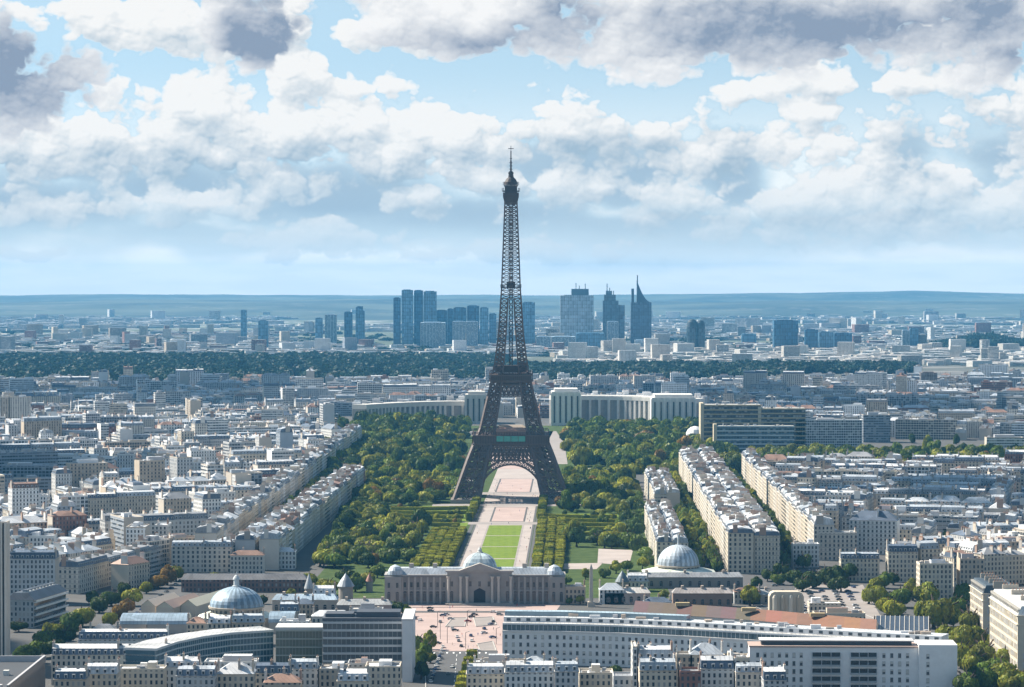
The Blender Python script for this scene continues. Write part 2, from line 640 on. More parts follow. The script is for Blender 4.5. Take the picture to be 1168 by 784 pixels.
FAC = m_facade()
ROOF = m_roof()
LEAF = m_leaf()
GROUND = m_ground()
PAINT = m_plain('painted_surface', (0.5, 0.5, 0.5), 0.7, use_col=True, var=0.12, scale=0.3)
STONE = m_plain('stone', (0.5, 0.5, 0.5), 0.8, use_col=True, var=0.22, scale=0.25)
GLASS = m_plain('window_glass', (0.03, 0.04, 0.05), 0.12, var=0.3, scale=0.4, spec=0.6)
GLASSC = m_plain('tinted_glass', (0.03, 0.04, 0.05), 0.16, var=0.3, scale=0.25, use_col=True, spec=0.6)
IRON = m_plain('brown_iron', (0.115, 0.080, 0.070), 0.6, metal=0.0, var=0.25, scale=0.15)
IRON2 = m_plain('dark_iron', (0.065, 0.047, 0.044), 0.6, var=0.2, scale=0.2)
ASPHALT = m_plain('asphalt', (0.075, 0.076, 0.08), 0.85, var=0.25, scale=0.12)
PAVE = m_plain('pale_paving', (0.25, 0.225, 0.215), 0.85, var=0.32, scale=0.05)
PINK = m_plain('pink_paving', (0.36, 0.275, 0.255), 0.85, var=0.32, scale=0.05)
SAND = m_plain('sandy_path', (0.33, 0.29, 0.275), 0.9, var=0.32, scale=0.05)
WHITE = m_plain('white_paint', (0.75, 0.76, 0.77), 0.6, var=0.05)
BARK = m_plain('bark', (0.07, 0.05, 0.035), 0.9, var=0.3, scale=1.0)
GRASS = m_grass('lawn_grass', (0.095, 0.150, 0.016), (0.15, 0.21, 0.03), True)
SOIL = m_grass('park_grass', (0.03, 0.055, 0.012), (0.07, 0.10, 0.03))
CARP = m_plain('car_paint', (0.5, 0.5, 0.5), 0.3, use_col=True, var=0.04)
RUBBER = m_plain('rubber', (0.02, 0.02, 0.02), 0.8)

HILL, _g, _b = newmat('wooded_hillside')
_P = _g.node('ShaderNodeNewGeometry', out=0)
_c = _g.mix(_g.sstep(_g.noise(_P, 0.0009, 6, 0.6), 0.36, 0.64), (0.012, 0.028, 0.026), (0.07, 0.09, 0.07))
_v = _g.sep(_g.node('ShaderNodeTexVoronoi', {'Vector': _P, 'Scale': 0.016}, 1, feature='F1'))[0]
_t = _g.m('MULTIPLY', _g.m('GREATER_THAN', _v, 0.84), _g.sstep(_g.noise(_P, 0.0011, 4, 0.6), 0.48, 0.6))
_g.put(_b.inputs['Base Color'], _g.mix(_g.m('MULTIPLY', _t, 0.25), _c, (0.3, 0.29, 0.27)))
_b.inputs['Roughness'].default_value = 0.95
TOWERG, _g, _b = newmat('tower_glass')
_u, _v, _ = _g.sep(_g.node('ShaderNodeUVMap', out=0))
_a, _c = _g.m('DIVIDE', _u, 7.0), _g.m('DIVIDE', _v, 11.0)
_w = _g.node('ShaderNodeTexWhiteNoise', {'Vector': _g.xyz(_g.m('FLOOR', _a), _g.m('FLOOR', _c), 1.0)}, 0)
_f = _g.m('MULTIPLY_ADD', _w, 0.7, 0.65)
_f = _g.m('MULTIPLY', _f, _g.m('MULTIPLY_ADD', _g.m('LESS_THAN', _g.m('FRACT', _c), 0.22), -0.4, 1.0))
_f = _g.m('MULTIPLY', _f, _g.m('MULTIPLY_ADD', _g.m('LESS_THAN', _g.m('FRACT', _a), 0.2), 0.6, 1.0))
_g.put(_b.inputs['Base Color'], _g.mix(1.0, attr(_g, 'Col'), _g.node('ShaderNodeCombineColor', (_f, _f, _f)), 'MULTIPLY'))
_g.put(_b.inputs['Roughness'], _g.m('MULTIPLY_ADD', _w, 0.25, 0.12))
CREAM = (0.56, 0.50, 0.41)
CREAM2 = (0.48, 0.44, 0.39)
GREYW = (0.42, 0.42, 0.43)
WHITEW = (0.66, 0.67, 0.69)
TANW = (0.40, 0.32, 0.24)
BRICK = (0.24, 0.13, 0.10)
ZINC = (0.40, 0.44, 0.49)
ZINCL = (0.58, 0.60, 0.63)
SLATE = (0.10, 0.13, 0.18)
BROWNR = (0.26, 0.16, 0.12)
WHITER = (0.66, 0.67, 0.68)


# ------------------------------------------------------------------ ground, hills, air
def make_ground():
    mb = MB()
    rows = [300, 1200, 1800, 2400, 3000, 3600, 4200, 5000]
    while rows[-1] < 26000:
        rows.append(rows[-1] * 1.12)
    nx = 24
    def P(i, j):
        y = rows[i]
        x = (j / nx - 0.5) * 2 * (400 + 0.33 * y)
        return (x, y, gz(x, y))
    for i in range(len(rows) - 1):
        for j in range(nx):
            mb.face([P(i, j), P(i, j + 1), P(i + 1, j + 1), P(i + 1, j)])
    structure(mb.build('ground', GROUND, smooth=True))


def hill_bank(d0, d1, base, amp, seed, px_prof, name, fs=1.0):
    """a long low hill; px_prof gives crest height factors along the horizon"""
    mb = MB()
    nx, ny = 120, 10
    def P(i, j):
        t = j / ny
        y = d0 + (d1 - d0) * t
        a = (i / nx - 0.5) * 2 * 0.24
        x = a * y
        n = mnoise.fractal(Vector((x * 0.00042 * fs + seed, y * 0.0004, seed)), 0.8, 2.0, 5)
        px = 584 + a * FPX
        k = px_prof(px)
        h = (base * k + amp * n) * sin(min(t * 1.0, 1.0) * pi * 0.5) ** 1.2
        return (x, y, gz(x, y) - 3 + max(h, 0))
    for i in range(nx):
        for j in range(ny):
            mb.face([P(i, j), P(i + 1, j), P(i + 1, j + 1), P(i, j + 1)])
    structure(mb.build(name, HILL, smooth=True))


make_ground()
hill_bank(15500, 20500, 88, 22, 3.3, lambda p: 1.05 - 0.25 * math.exp(-((p - 750) / 160) ** 2) - 0.25 * math.exp(-((p + 20) / 110) ** 2), 'hills')
hill_bank(21500, 25500, 122, 22, 9.1, lambda p: 1.0 + 0.10 * math.exp(-((p - 850) / 70) ** 2) + 0.12 * math.exp(-((p - 1050) / 120) ** 2), 'hills')


def make_haze():
    mb = MB()
    mb.box(-8500, 8500, -400, 25900, -62, 346, bottom=True)
    m = bpy.data.materials.new('city_haze')
    m.use_nodes = True
    t = m.node_tree
    t.nodes.clear()
    out = t.nodes.new('ShaderNodeOutputMaterial')
    pv = t.nodes.new('ShaderNodeVolumePrincipled')
    pv.inputs['Color'].default_value = (0.13, 0.48, 0.90, 1)
    pv.inputs['Density'].default_value = 0.000028
    pv.inputs['Anisotropy'].default_value = 0.1
    t.links.new(pv.outputs[0], out.inputs['Volume'])
    o = mb.build('haze', m)
    stuff(o, 'thin blue summer haze hanging over the whole city', 'haze')


make_haze()


def sheet(name, polys, mat, z, kind='structure'):
    mb = MB()
    for p in polys:
        mb.face([(a[0], a[1], z) for a in p])
    o = mb.build(name, mat)
    structure(o)
    return o


# ------------------------------------------------------------------ iron tower
def interp(tab, z):
    for (a, va), (b, vb) in zip(tab, tab[1:]):
        if z <= b:
            t = (z - a) / (b - a)
            return va + (vb - va) * t
    return tab[-1][1]


def iron_tower():
    W = [(0, 54), (20, 46.8), (41, 39.2), (57, 32.6), (66, 28.6), (97, 21.3), (115, 17.6), (130, 14.6), (156, 11.4), (200, 8.6), (279, 5.6)]
    L = [(0, 24), (41, 18), (57, 15.5), (66, 13.6), (97, 11.2), (115, 9.6), (130, 8.2), (156, 6.8), (190, 6.5), (279, 5.6)]
    root = thing('iron_lattice_tower', (-1.0, 2690, 0))
    tag(root, 'tall brown iron lattice tower on four splayed legs, rising above the park', 'tower')

    def box_truss(mb, sx, sy, zs, chord, brace, cols):
        def corner(k, z):
            w, l = interp(W, z), interp(L, z)
            ox, oy = (w, w - l)[k in (1, 2)], (w, w - l)[k in (2, 3)]
            return Vector((sx * ox, sy * oy, z))
        for a, b in zip(zs, zs[1:]):
            for k in range(4):
                mb.bar(corner(k, a), corner(k, b), chord)
                j = (k + 1) % 4
                A, B, C, D = corner(k, a), corner(j, a), corner(j, b), corner(k, b)
                mb.bar(D, C, brace * 1.2)
                for c in range(cols):
                    t0, t1 = c / cols, (c + 1) / cols
                    a0, a1, b0, b1 = A.lerp(B, t0), A.lerp(B, t1), D.lerp(C, t0), D.lerp(C, t1)
                    mb.bar(a0, b1, brace)
                    mb.bar(a1, b0, brace)
                    if c:
                        mb.bar(a0, b0, brace * 1.2)

    def zlist(a, b, n, ease=1.0):
        return [a + (b - a) * (i / n) ** ease for i in range(n + 1)]

    for sx in (-1, 1):
        for sy in (-1, 1):
            mb = MB()
            box_truss(mb, sx, sy, zlist(3, 53, 7), 2.5, 0.8, 2)
            box_truss(mb, sx, sy, zlist(53, 112, 8), 2.0, 0.65, 2)
            leg = mb.build('leg', IRON, root)
            fb = MB()
            fb.c = (0.30, 0.27, 0.24)
            w, l = 55.5, 27
            x0, x1 = sorted((sx * w, sx * (w - l)))
            y0, y1 = sorted((sy * w, sy * (w - l)))
            fb.box(x0, x1, y0, y1, 0, 3.6, blank=True)
            fb.build('masonry_footing', STONE, leg)
    # shaft above the second platform
    mb = MB()
    zs = zlist(118, 188, 16)
    for sx in (-1, 1):
        for sy in (-1, 1):
            box_truss(mb, sx, sy, zs, 1.5, 0.6, 1)
    zs2 = zlist(188, 281, 24)
    for a, b in zip(zs2, zs2[1:]):
        wa, wb = interp(W, a), interp(W, b)
        for k in range(4):
            c = [(1, 1), (-1, 1), (-1, -1), (1, -1)]
            p, q = c[k], c[(k + 1) % 4]
            A, B = Vector((p[0] * wa, p[1] * wa, a)), Vector((q[0] * wa, q[1] * wa, a))
            D, C = Vector((p[0] * wb, p[1] * wb, b)), Vector((q[0] * wb, q[1] * wb, b))
            mb.bar(A, D, 1.3)
            mb.bar(D, C, 0.7)
            M0, M1 = A.lerp(B, 0.5), D.lerp(C, 0.5)
            for (s, e) in ((A, M1), (M0, D), (M0, C), (B, M1)):
                mb.bar(s, e, 0.55)
            mb.bar(M0, M1, 0.8)
    shaft = mb.build('upper_shaft', IRON, root)
    lb = MB()
    for (x, y) in ((-1.6, -1.6), (1.6, -1.6), (1.6, 1.6), (-1.6, 1.6)):
        lb.bar((x, y, 116), (x, y, 281), 0.7)
    for z in range(120, 280, 5):
        lb.bar((-1.6, -1.6, z), (1.6, 1.6, z + 5), 0.5)
        lb.bar((1.6, -1.6, z), (-1.6, 1.6, z + 5), 0.5)
    lb.build('lift_guide', IRON2, shaft)
    for nm, z0, z1, hw in (('machine_platform', 197.5, 201, 9.6),):
        b = MB()
        b.box(-hw, hw, -hw, hw, z0, z0 + 1.1, bottom=True)
        for i in range(-5, 6):
            for s in (-1, 1):
                b.bar((i * hw / 5, s * hw, z0 + 1), (i * hw / 5, s * hw, z1), 0.35)
                b.bar((s * hw, i * hw / 5, z0 + 1), (s * hw, i * hw / 5, z1), 0.35)
        for s in (-1, 1):
            b.bar((-hw, s * hw, z1), (hw, s * hw, z1), 0.45)
            b.bar((s * hw, -hw, z1), (s * hw, hw, z1), 0.45)
        b.box(-4, 4, -4, 4, z0 + 1.1, z1 + 3, bottom=True)
        b.build(nm, IRON2, root)

    def gallery(name, hw, hole, z0, z1, rail):
        """a square ring deck with a boxed gallery under it and a railing"""
        b = MB()
        t = z0
        for (h0, za, zb) in ((hw - 1.6, z0, z0 + 1.4), (hw, z0 + 1.4, z0 + 2.6), (hw - 0.9, z0 + 2.6, z1 - 2.2), (hw, z1 - 2.2, z1 - 1.2)):
            for (x0, x1, y0, y1) in ((-h0, h0, -h0, -hole), (-h0, h0, hole, h0), (-h0, -hole, -hole, hole), (hole, h0, -hole, hole)):
                b.box(x0, x1, y0, y1, za, zb, bottom=True)
        o = b.build(name, IRON, root)
        r = MB()
        n = int(2 * hw / rail)
        for i in range(n + 1):
            q = -hw + 2 * hw * i / n
            for s in (-1, 1):
                for (p0) in ((q, s * hw), (s * hw, q)):
                    r.bar((p0[0], p0[1], z0 + 2.6), (p0[0], p0[1], z1 - 2.2), 0.4)
                    r.bar((p0[0], p0[1], z1 - 1.2), (p0[0], p0[1], z1 + 1.4), 0.3)
        for s in (-1, 1):
            for zz in (z1 + 1.4, z1 + 0.2):
                r.bar((-hw, s * hw, zz), (hw, s * hw, zz), 0.45)
                r.bar((s * hw, -hw, zz), (s * hw, hw, zz), 0.45)
        r.build('railing', IRON2, o)
        return o

    g1 = gallery('first_platform', 35.6, 15, 51.5, 63, 2.4)
    p = MB()
    p.c = (0.05, 0.30, 0.27)
    p.box(-13.5, 13.5, -36.2, -35.2, 56.0, 61.0, bottom=True, blank=True)
    p.build('teal_glass_front', GLASSC, g1)
    for i in range(5):
        p = MB()
        p.bar((-13.5 + i * 6.75, -36.3, 55.8), (-13.5 + i * 6.75, -36.3, 61.2), 0.4)
        p.build('glazing_bar', IRON2, g1)
    for sy, cc in ((-1, (0.34, 0.20, 0.15)), (1, (0.42, 0.36, 0.30))):
        p = MB()
        p.c = cc
        y0, y1 = sorted((sy * 19, sy * 30))
        p.box(-14, 14, y0, y1, 62, 66, blank=True)
        p.loft([(-14.6, y0), (14.6, y0), (14.6, y1), (-14.6, y1)], [(-11, y0 + 3), (11, y0 + 3), (11, y1 - 3), (-11, y1 - 3)], 66, 68.4, cap=0)
        p.build('restaurant_pavilion', PAINT, g1)
    gallery('second_platform', 20.2, 6, 109.5, 118.5, 1.7)
    b = MB()
    b.box(-13.6, 13.6, -13.6, 13.6, 119, 124.5, bottom=True)
    b.box(-14.4, 14.4, -14.4, 14.4, 124.5, 125.5, bottom=True)
    b.build('upper_deck', IRON2, root)
    # girders under the platforms
    for (z0, z1, nm, n) in ((38.5, 50.5, 'lower_girder', 16), (97.5, 107.5, 'middle_girder', 7)):
        b = MB()
        for s in (-1, 1):
            for ax in (0, 1):
                def q(t, z):
                    w = interp(W, z) - 0.6
                    e = w - interp(L, z) * 0.5
                    return (t * e, s * w, z) if ax == 0 else (s * w, t * e, z)
                for i in range(n):
                    t0, t1 = -1 + 2 * i / n, -1 + 2 * (i + 1) / n
                    b.bar(q(t0, z0), q(t1, z1), 0.8)
                    b.bar(q(t1, z0), q(t0, z1), 0.8)
                    b.bar(q(t0, z0), q(t0, z1), 0.7)
                    zm = (z0 + z1) / 2
                    b.bar(q(t0, zm), q(t1, zm), 0.6)
                    b.bar(q(t0, z0), q(t1, z0), 1.3)
                    b.bar(q(t0, z1), q(t1, z1), 1.5)
        b.build(nm, IRON, root)
    # arches
    for s in (-1, 1):
        for ax in (0, 1):
            b = MB()
            n = 26
            def q(a, r, drop=0):
                zz = 2 + r[1] * sin(a) - drop
                w = interp(W, max(zz, 0)) - 0.5
                xx = r[0] * cos(a)
                return (xx, s * w, zz) if ax == 0 else (s * w, xx, zz)
            ri, ro = (30.5, 33.0), (35.5, 37.6)
            for i in range(n):
                a0, a1 = pi * (0.03 + 0.94 * i / n), pi * (0.03 + 0.94 * (i + 1) / n)
                b.bar(q(a0, ri), q(a1, ri), 1.5)
                b.bar(q(a0, ro), q(a1, ro), 1.1)
                b.bar(q(a0, ri), q(a1, ro), 0.6)
                b.bar(q(a1, ri), q(a0, ro), 0.6)
                b.bar(q(a0, ri), q(a0, ro), 0.7)
            b.build('arch', IRON, root)
    # summit
    b = MB()
    b.loft([(-5.6, -5.6), (5.6, -5.6), (5.6, 5.6), (-5.6, 5.6)], [(-7.4, -7.4), (7.4, -7.4), (7.4, 7.4), (-7.4, 7.4)], 276, 283)
    b.box(-7.4, 7.4, -7.4, 7.4, 283, 287, bottom=True)
    b.box(-8, 8, -8, 8, 288, 288.8, bottom=True)
    b.box(-5.8, 5.8, -5.8, 5.8, 287, 293)
    b.box(-6.6, 6.6, -6.6, 6.6, 293, 293.8, bottom=True)
    b.lathe([(6.2, 294.3), (5.9, 297), (4.6, 299.5), (2.6, 301.5), (2.2, 304.5), (2.6, 305), (2.4, 306), (0.9, 307.5)], 12)
    for i in range(12):
        a = 2 * pi * i / 12
        b.bar((7.2 * cos(a), 7.2 * sin(a), 294), (7.2 * cos(a), 7.2 * sin(a), 297.2), 0.5)
        b.bar((8.2 * cos(a), 8.2 * sin(a), 289), (8.2 * cos(a), 8.2 * sin(a), 291.5), 0.5)
    b.build('summit_cabin', IRON2, root)
    b = MB()
    b.bar((0, 0, 305), (0, 0, 317), 1.5)
    b.bar((0, 0, 317), (0, 0, 326), 1.0)
    b.bar((0, 0, 326), (0, 0, 331), 0.5)
    for z, w in ((309, 1.6), (312, 1.5), (315, 1.4), (319, 1.1), (328.2, 2.6)):
        b.bar((-w, 0, z), (w, 0, z), 0.6)
        b.bar((0, -w, z), (0, w, z), 0.6)
    b.build('antenna_mast', IRON2, root)


iron_tower()


# ------------------------------------------------------------------ windows as parts
def window_mesh(name, w, h, frame=(0.62, 0.62, 0.60), arch=False, glassmat=None, fw=0.16, blind=0.0, shut=False):
    """frame, glazing bar, sill and glass of one window, facing -Y, its sill centre at the origin"""
    b = MB()
    b.c = frame
    b.box(-w / 2, -w / 2 + fw, -0.14, 0.0, 0, h, mi=0, bottom=True)
    b.box(w / 2 - fw, w / 2, -0.14, 0.0, 0, h, mi=0, bottom=True)
    b.box(-w / 2 + fw, w / 2 - fw, -0.14, 0.0, h - fw, h, mi=0, bottom=True)
    b.box(-w / 2 - 0.12, w / 2 + 0.12, -0.26, 0.0, -0.18, 0.0, mi=0, bottom=True)
    b.box(-0.05, 0.05, -0.10, 0.0, 0, h - fw, mi=0)
    b.face([(-w / 2 + fw, -0.03, 0), (w / 2 - fw, -0.03, 0), (w / 2 - fw, -0.03, h - fw), (-w / 2 + fw, -0.03, h - fw)], 1)
    if blind:
        zb = (h - fw) * (1 - blind)
        b.box(-w / 2 + fw, w / 2 - fw, -0.07, -0.031, zb, h - fw, 0, col=(0.60, 0.58, 0.54), blank=True, bottom=True)
    if shut:
        for sx in (-1, 1):
            x0, x1 = sorted((sx * w / 2, sx * (w / 2 + w * .42)))
            b.box(x0, x1, -0.12, 0.0, 0, h, 0, col=(0.50, 0.51, 0.52), blank=True, bottom=True)
    if arch:
        n = 6
        pts = [(cos(pi * i / n) * w / 2, -0.03, h + sin(pi * i / n) * w / 2) for i in range(n + 1)]
        b.face(pts, 1)
    o = b.build(name, [PAINT, glassmat or GLASS])
    me = o.data
    bpy.data.objects.remove(o)
    return me


def put_windows(root, wins, me, name='window', limit=100):
    """wins: (x, y, z, rot) in the thing's own axes; past the limit one joined 'stuff' part"""
    M = root.matrix_basis.copy()
    ws = sorted(wins, key=lambda w: (M @ Vector(w[:3])).y)
    mes = me if isinstance(me, (list, tuple)) else [me]
    me = mes[0]
    rr = random.Random(len(ws) * 7 + 1)
    for (x, y, z, r) in ws[:limit]:
        o = bpy.data.objects.new(name, rr.choice(mes))
        COL.objects.link(o)
        o.parent = root
        o.location = (x, y, z)
        o.rotation_euler = (0, 0, r)
    rest = ws[limit:]
    if rest:
        bm = bmesh.new()
        for (x, y, z, r) in rest:
            n0 = len(bm.verts)
            bm.from_mesh(rr.choice(mes))
            bm.verts.ensure_lookup_table()
            T = Matrix.Translation((x, y, z)) @ Matrix.Rotation(r, 4, 'Z')
            for v in bm.verts[n0:]:
                v.co = T @ v.co
        m2 = bpy.data.meshes.new(name + '_field')
        bm.to_mesh(m2)
        bm.free()
        for mt in me.materials:
            m2.materials.append(mt)
        o = bpy.data.objects.new('further_windows', m2)
        COL.objects.link(o)
        o.parent = root
        o['kind'] = 'stuff'


def along(a, b, n, z, margin=0.0):
    """n window places evenly along the wall a->b (outside on the right hand)"""
    dx, dy = b[0] - a[0], b[1] - a[1]
    L = hypot(dx, dy)
    r = atan2(dy, dx)
    out = []
    for i in range(n):
        t = (margin + (i + 0.5) * (L - 2 * margin) / n) / L
        out.append((a[0] + dx * t, a[1] + dy * t, z, r))
    return out


def roof_bits(b, x0, x1, y0, y1, z, n, rnd, mi=0):
    """plant boxes, pipes and skylights standing on a flat roof"""
    for _ in range(n):
        w, d, h = rnd.uniform(1.0, 4.0), rnd.uniform(1.0, 3.0), rnd.uniform(0.6, 2.6)
        x, y = rnd.uniform(x0 + 2, x1 - 2), rnd.uniform(y0 + 1.5, y1 - 1.5)
        c = rnd.choice([(0.6, 0.6, 0.6), (0.45, 0.47, 0.5), (0.3, 0.31, 0.33), (0.5, 0.45, 0.4), (0.12, 0.13, 0.15)])
        b.box(x - w / 2, x + w / 2, y - d / 2, y + d / 2, z, z + h, mi, col=c, blank=True)


# ------------------------------------------------------------------ ground surfaces near the landmarks
AX = -20.0     # axis of the gardens at the palace


def ax(y):
    """x of the garden axis at distance y (it leans slightly to the right going away)"""
    return AX + (y - 1830.0) * (19.0 / 860.0)


def strip(y0, y1, o0, o1, n=4):
    L = []
    for i in range(n):
        ya, yb = y0 + (y1 - y0) * i / n, y0 + (y1 - y0) * (i + 1) / n
        L.append([(ax(ya) + o0, ya), (ax(ya) + o1, ya), (ax(yb) + o1, yb), (ax(yb) + o0, yb)])
    return L


sheet('park_ground', strip(1850, 3050, -118, 122, 8) + [[(-140, 3050), (150, 3050), (230, 4050), (-190, 4050)]], SOIL, 0.05)
sheet('garden_path', strip(1860, 3120, -24, 26, 8), SAND, 0.10)
sheet('lawn', strip(2010, 2400, -11.5, 16.0, 1), GRASS, 0.15)
sheet('side_lawn', [q for k in range(5) for q in (strip(2392 + 44 * k, 2428 + 44 * k, -102, -30, 1) + strip(2306 + 44 * k, 2342 + 44 * k, 32, 98, 1))], GRASS, 0.15)
sheet('lawn_path', strip(2108, 2113, -11.5, 16, 1) + strip(2205, 2208, -11.5, 16, 1) + strip(2300, 2303, -11.5, 16, 1), SAND, 0.20)
sheet('lawn_edge', strip(2010, 2400, -12.9, -11.5, 1) + strip(2010, 2400, 16, 17.4, 1), PAVE, 0.17)
sheet('forecourt', strip(2440, 2590, -11, 16, 1) + strip(2780, 2960, -16, 16, 1), PINK, 0.16)
sheet('cross_path', strip(2408, 2432, -60, 62, 1) + strip(2604, 2630, -70, 72, 1) + strip(2745, 2775, -60, 62, 1), PAVE, 0.14)
sheet('side_path', strip(1990, 2600, -27.5, -24.6, 1) + strip(1990, 2600, 26.5, 29.6, 1), ASPHALT, 0.12)
sheet('gravel_border', [q for (a, b, o0, o1) in ((2440, 2590, -11, 16), (2780, 2960, -16, 16)) for q in (strip(a, b, o0 - 1.6, o0, 1) + strip(a, b, o1, o1 + 1.6, 1) + strip(a - 4, a, o0 - 1.6, o1 + 1.6, 1) + strip(b, b + 4, o0 - 1.6, o1 + 1.6, 1))] + strip(1990, 2640, -24, -22.4, 2) + strip(1990, 2640, 24.4, 26, 2), ASPHALT, 0.13)
# far bank: bridge and the curved drives up to the twin palace
sheet('bridge_road', [[(-22, 3120), (26, 3120), (34, 3420), (-26, 3420)]], PINK, 0.14)
sheet('curved_drive', [[(34, 3200), (62, 3200), (66, 3600), (46, 3600)], [(46, 3600), (66, 3600), (60, 3900), (44, 3900)],
                       [(-30, 3420), (36, 3420), (56, 3900), (-60, 3900)]], PAVE, 0.18)
sheet('side_clearing', [[(62, 2080), (84, 2060), (92, 2180), (66, 2190)], [(30, 2035), (60, 2035), (66, 2080), (34, 2075)],
                        [(66, 3000), (100, 3000), (96, 3130), (60, 3130)], [(-116, 2930), (-40, 2930), (-40, 2990), (-116, 2990)]], SAND, 0.12)
# square in front of the domed palace, and its streets
px_poly = lambda pts: [pg(a, b) for a, b in pts]
sheet('square', [px_poly([(430, 712), (625, 712), (640, 690), (440, 690)]), px_poly([(470, 752), (580, 752), (600, 712), (462, 712)])], PINK, 0.06)
sheet('road', [px_poly([(488, 800), (548, 800), (566, 752), (486, 752)]), px_poly([(486, 752), (566, 752), (568, 744), (484, 744)])], ASPHALT, 0.10)
sheet('cobbled_island', [px_poly([(508, 716), (530, 716), (532, 706), (516, 706)]), px_poly([(543, 716), (566, 714), (562, 705), (540, 706)]),
                         px_poly([(548, 744), (566, 744), (562, 733), (544, 736)])], PAVE, 0.20)
sheet('forecourt_road', [px_poly([(470, 700), (600, 700), (602, 698), (472, 698)])], ASPHALT, 0.12)
sheet('boulevard', [px_poly([(60, 784), (130, 784), (260, 640), (215, 640)]), px_poly([(1040, 784), (1180, 784), (1010, 668), (960, 668)]),
                    [(140, 1900), (210, 1900), (190, 2100), (150, 2100)]], ASPHALT, 0.08)
sheet('parking_court', [px_poly([(885, 712), (1010, 712), (985, 668), (910, 668)])], PAVE, 0.14)


# ------------------------------------------------------------------ domed palace (centre)
def palace():
    root = thing('domed_palace', (-22.0, 1816, 0))
    tag(root, 'grey stone palace with columns, pediment and a square blue-grey dome facing the pink square', 'palace')
    st = (0.25, 0.235, 0.225)
    H = 17.0
    w = MB(); w.c = st
    w.box(-58, 55, 2, 20, 0, H, blank=True)
    w.build('wing_wall', STONE, root)
    for (xa, xb, ya, zz) in ((-19, 22, -2.2, H + 3.4), (-58.6, -48, -1.2, H + 0.4), (46, 55.6, -1.2, H + 0.4)):
        w = MB(); w.c = (0.29, 0.275, 0.26)
        w.box(xa, xb, ya, 1.98, 0, zz, blank=True)
        w.build('pavilion_wall', STONE, root)
    c = MB(); c.c = (0.33, 0.315, 0.30)
    c.box(-59, 56, 0.9, 20.6, H + 0.42, H + 1.5, blank=True, bottom=True)
    c.box(-20, 23, -3.2, 2.4, H + 3.42, H + 4.6, blank=True, bottom=True)
    c.box(-58, 55, 1.2, 1.99, 8.2, 8.9, blank=True, bottom=True)
    c.build('cornice', STONE, root)
    r = MB(); r.c = ZINC
    r.loft([(-57.5, 2.6), (54.5, 2.6), (54.5, 19.4), (-57.5, 19.4)], [(-55, 6), (52, 6), (52, 15), (-55, 15)], H + 1.5, H + 5.2, cap=0)
    roof = r.build('zinc_roof', ROOF, root)
    for x in (-42, -27, 30, 44):
        k = MB(); k.c = (0.38, 0.34, 0.30)
        k.box(x - 1.4, x + 1.4, 8, 11, H + 3, H + 8, blank=True)
        k.build('chimney', STONE, roof)
    for x in (-52, 49):
        k = MB(); k.c = (0.44, 0.5, 0.56)
        k.lathe([(5, H + 1.5), (4.6, H + 4), (3, H + 6.5), (0.6, H + 7.6), (0, H + 7.7)], 16, x, 4)
        k.build('corner_dome', ROOF, roof, smooth=False)
    # pediment and columns
    p = MB(); p.c = (0.33, 0.31, 0.29)
    for (xa, xb, ya) in ((-11.5, 14.5, -4.2),):
        a, b2, z0, z1 = xa, xb, H + 4.6, H + 9.2
        m = (a + b2) / 2
        p.face([(a, ya, z0), (b2, ya, z0), (m, ya, z1)])
        p.face([(b2, 2.3, z0), (a, 2.3, z0), (m, 2.3, z1)])
        p.face([(a, ya, z0), (m, ya, z1), (m, 2.3, z1), (a, 2.3, z0)])
        p.face([(m, ya, z1), (b2, ya, z0), (b2, 2.3, z0), (m, 2.3, z1)])
    p.build('pediment', STONE, root)
    cm = MB(); cm.c = (0.48, 0.45, 0.41)
    cm.lathe([(1.15, 0), (1.15, 0.8), (0.85, 1.0), (0.78, 15.2), (1.2, 16.0), (1.2, 16.8)], 10)
    c0 = cm.build('column', STONE, root, loc=(-10.5, -3.6, 1.2))
    for x in (-6.5, 9.5, 13.5):
        inst(c0, root, (x, -3.6, 1.2))
    for x in (-18.2, 21.2):
        inst(c0, root, (x, -3.0, 1.2))
    b = MB(); b.c = (0.34, 0.31, 0.28)
    b.box(-20, 23, -8.4, -2.22, 0, 1.2, blank=True)
    b.box(-18, 21, -9.6, -8.42, 0, 0.6, blank=True)
    b.build('front_steps', STONE, root)
    src = None
    for (xa, xb, k_) in ((-47.5, -19.5, 8), (22.5, 45.5, 7)):
        for i in range(k_):
            xx = xa + (xb - xa) * i / (k_ - 1)
            if src is None:
                k = MB(); k.c = (0.40, 0.375, 0.35)
                k.box(-.55, .55, -.9, -.02, 0, H, blank=True)
                src = k.build('pilaster', STONE, root, loc=(xx, 1.98, 0))
            else:
                inst(src, root, (xx, 1.98, 0))
    W1 = window_mesh('tall_window', 2.2, 5.2, (0.30, 0.28, 0.26), arch=True)
    W2 = window_mesh('upper_window', 1.8, 3.4, (0.34, 0.31, 0.28))
    low, up = [], []
    for (xa, xb, y, n) in ((-48, -19, 1.98, 7), (22, 46, 1.98, 6), (-58.6, -48, -1.22, 2), (46, 55.6, -1.22, 2)):
        low += along((xa, y), (xb, y), n, 1.6)
        up += along((xa, y), (xb, y), n, 10.4)
    low += along((-19, -2.22), (-7.5, -2.22), 2, 2.2) + along((10.5, -2.22), (22, -2.22), 2, 2.2)
    up += along((-19, -2.22), (22, -2.22), 7, 11.4)
    put_windows(root, low, W1, 'arched_window')
    put_windows(root, up, W2, 'upper_window')
    d = MB(); d.c = (0.02, 0.02, 0.025)
    d.face([(-2.2, -2.26, 1.2), (5.2, -2.26, 1.2), (5.2, -2.26, 8.5), (1.5, -2.26, 10.5), (-2.2, -2.26, 8.5)])
    d.build('doorway', PAINT, root)
    # square dome
    dm = MB(); dm.c = (0.36, 0.34, 0.31)
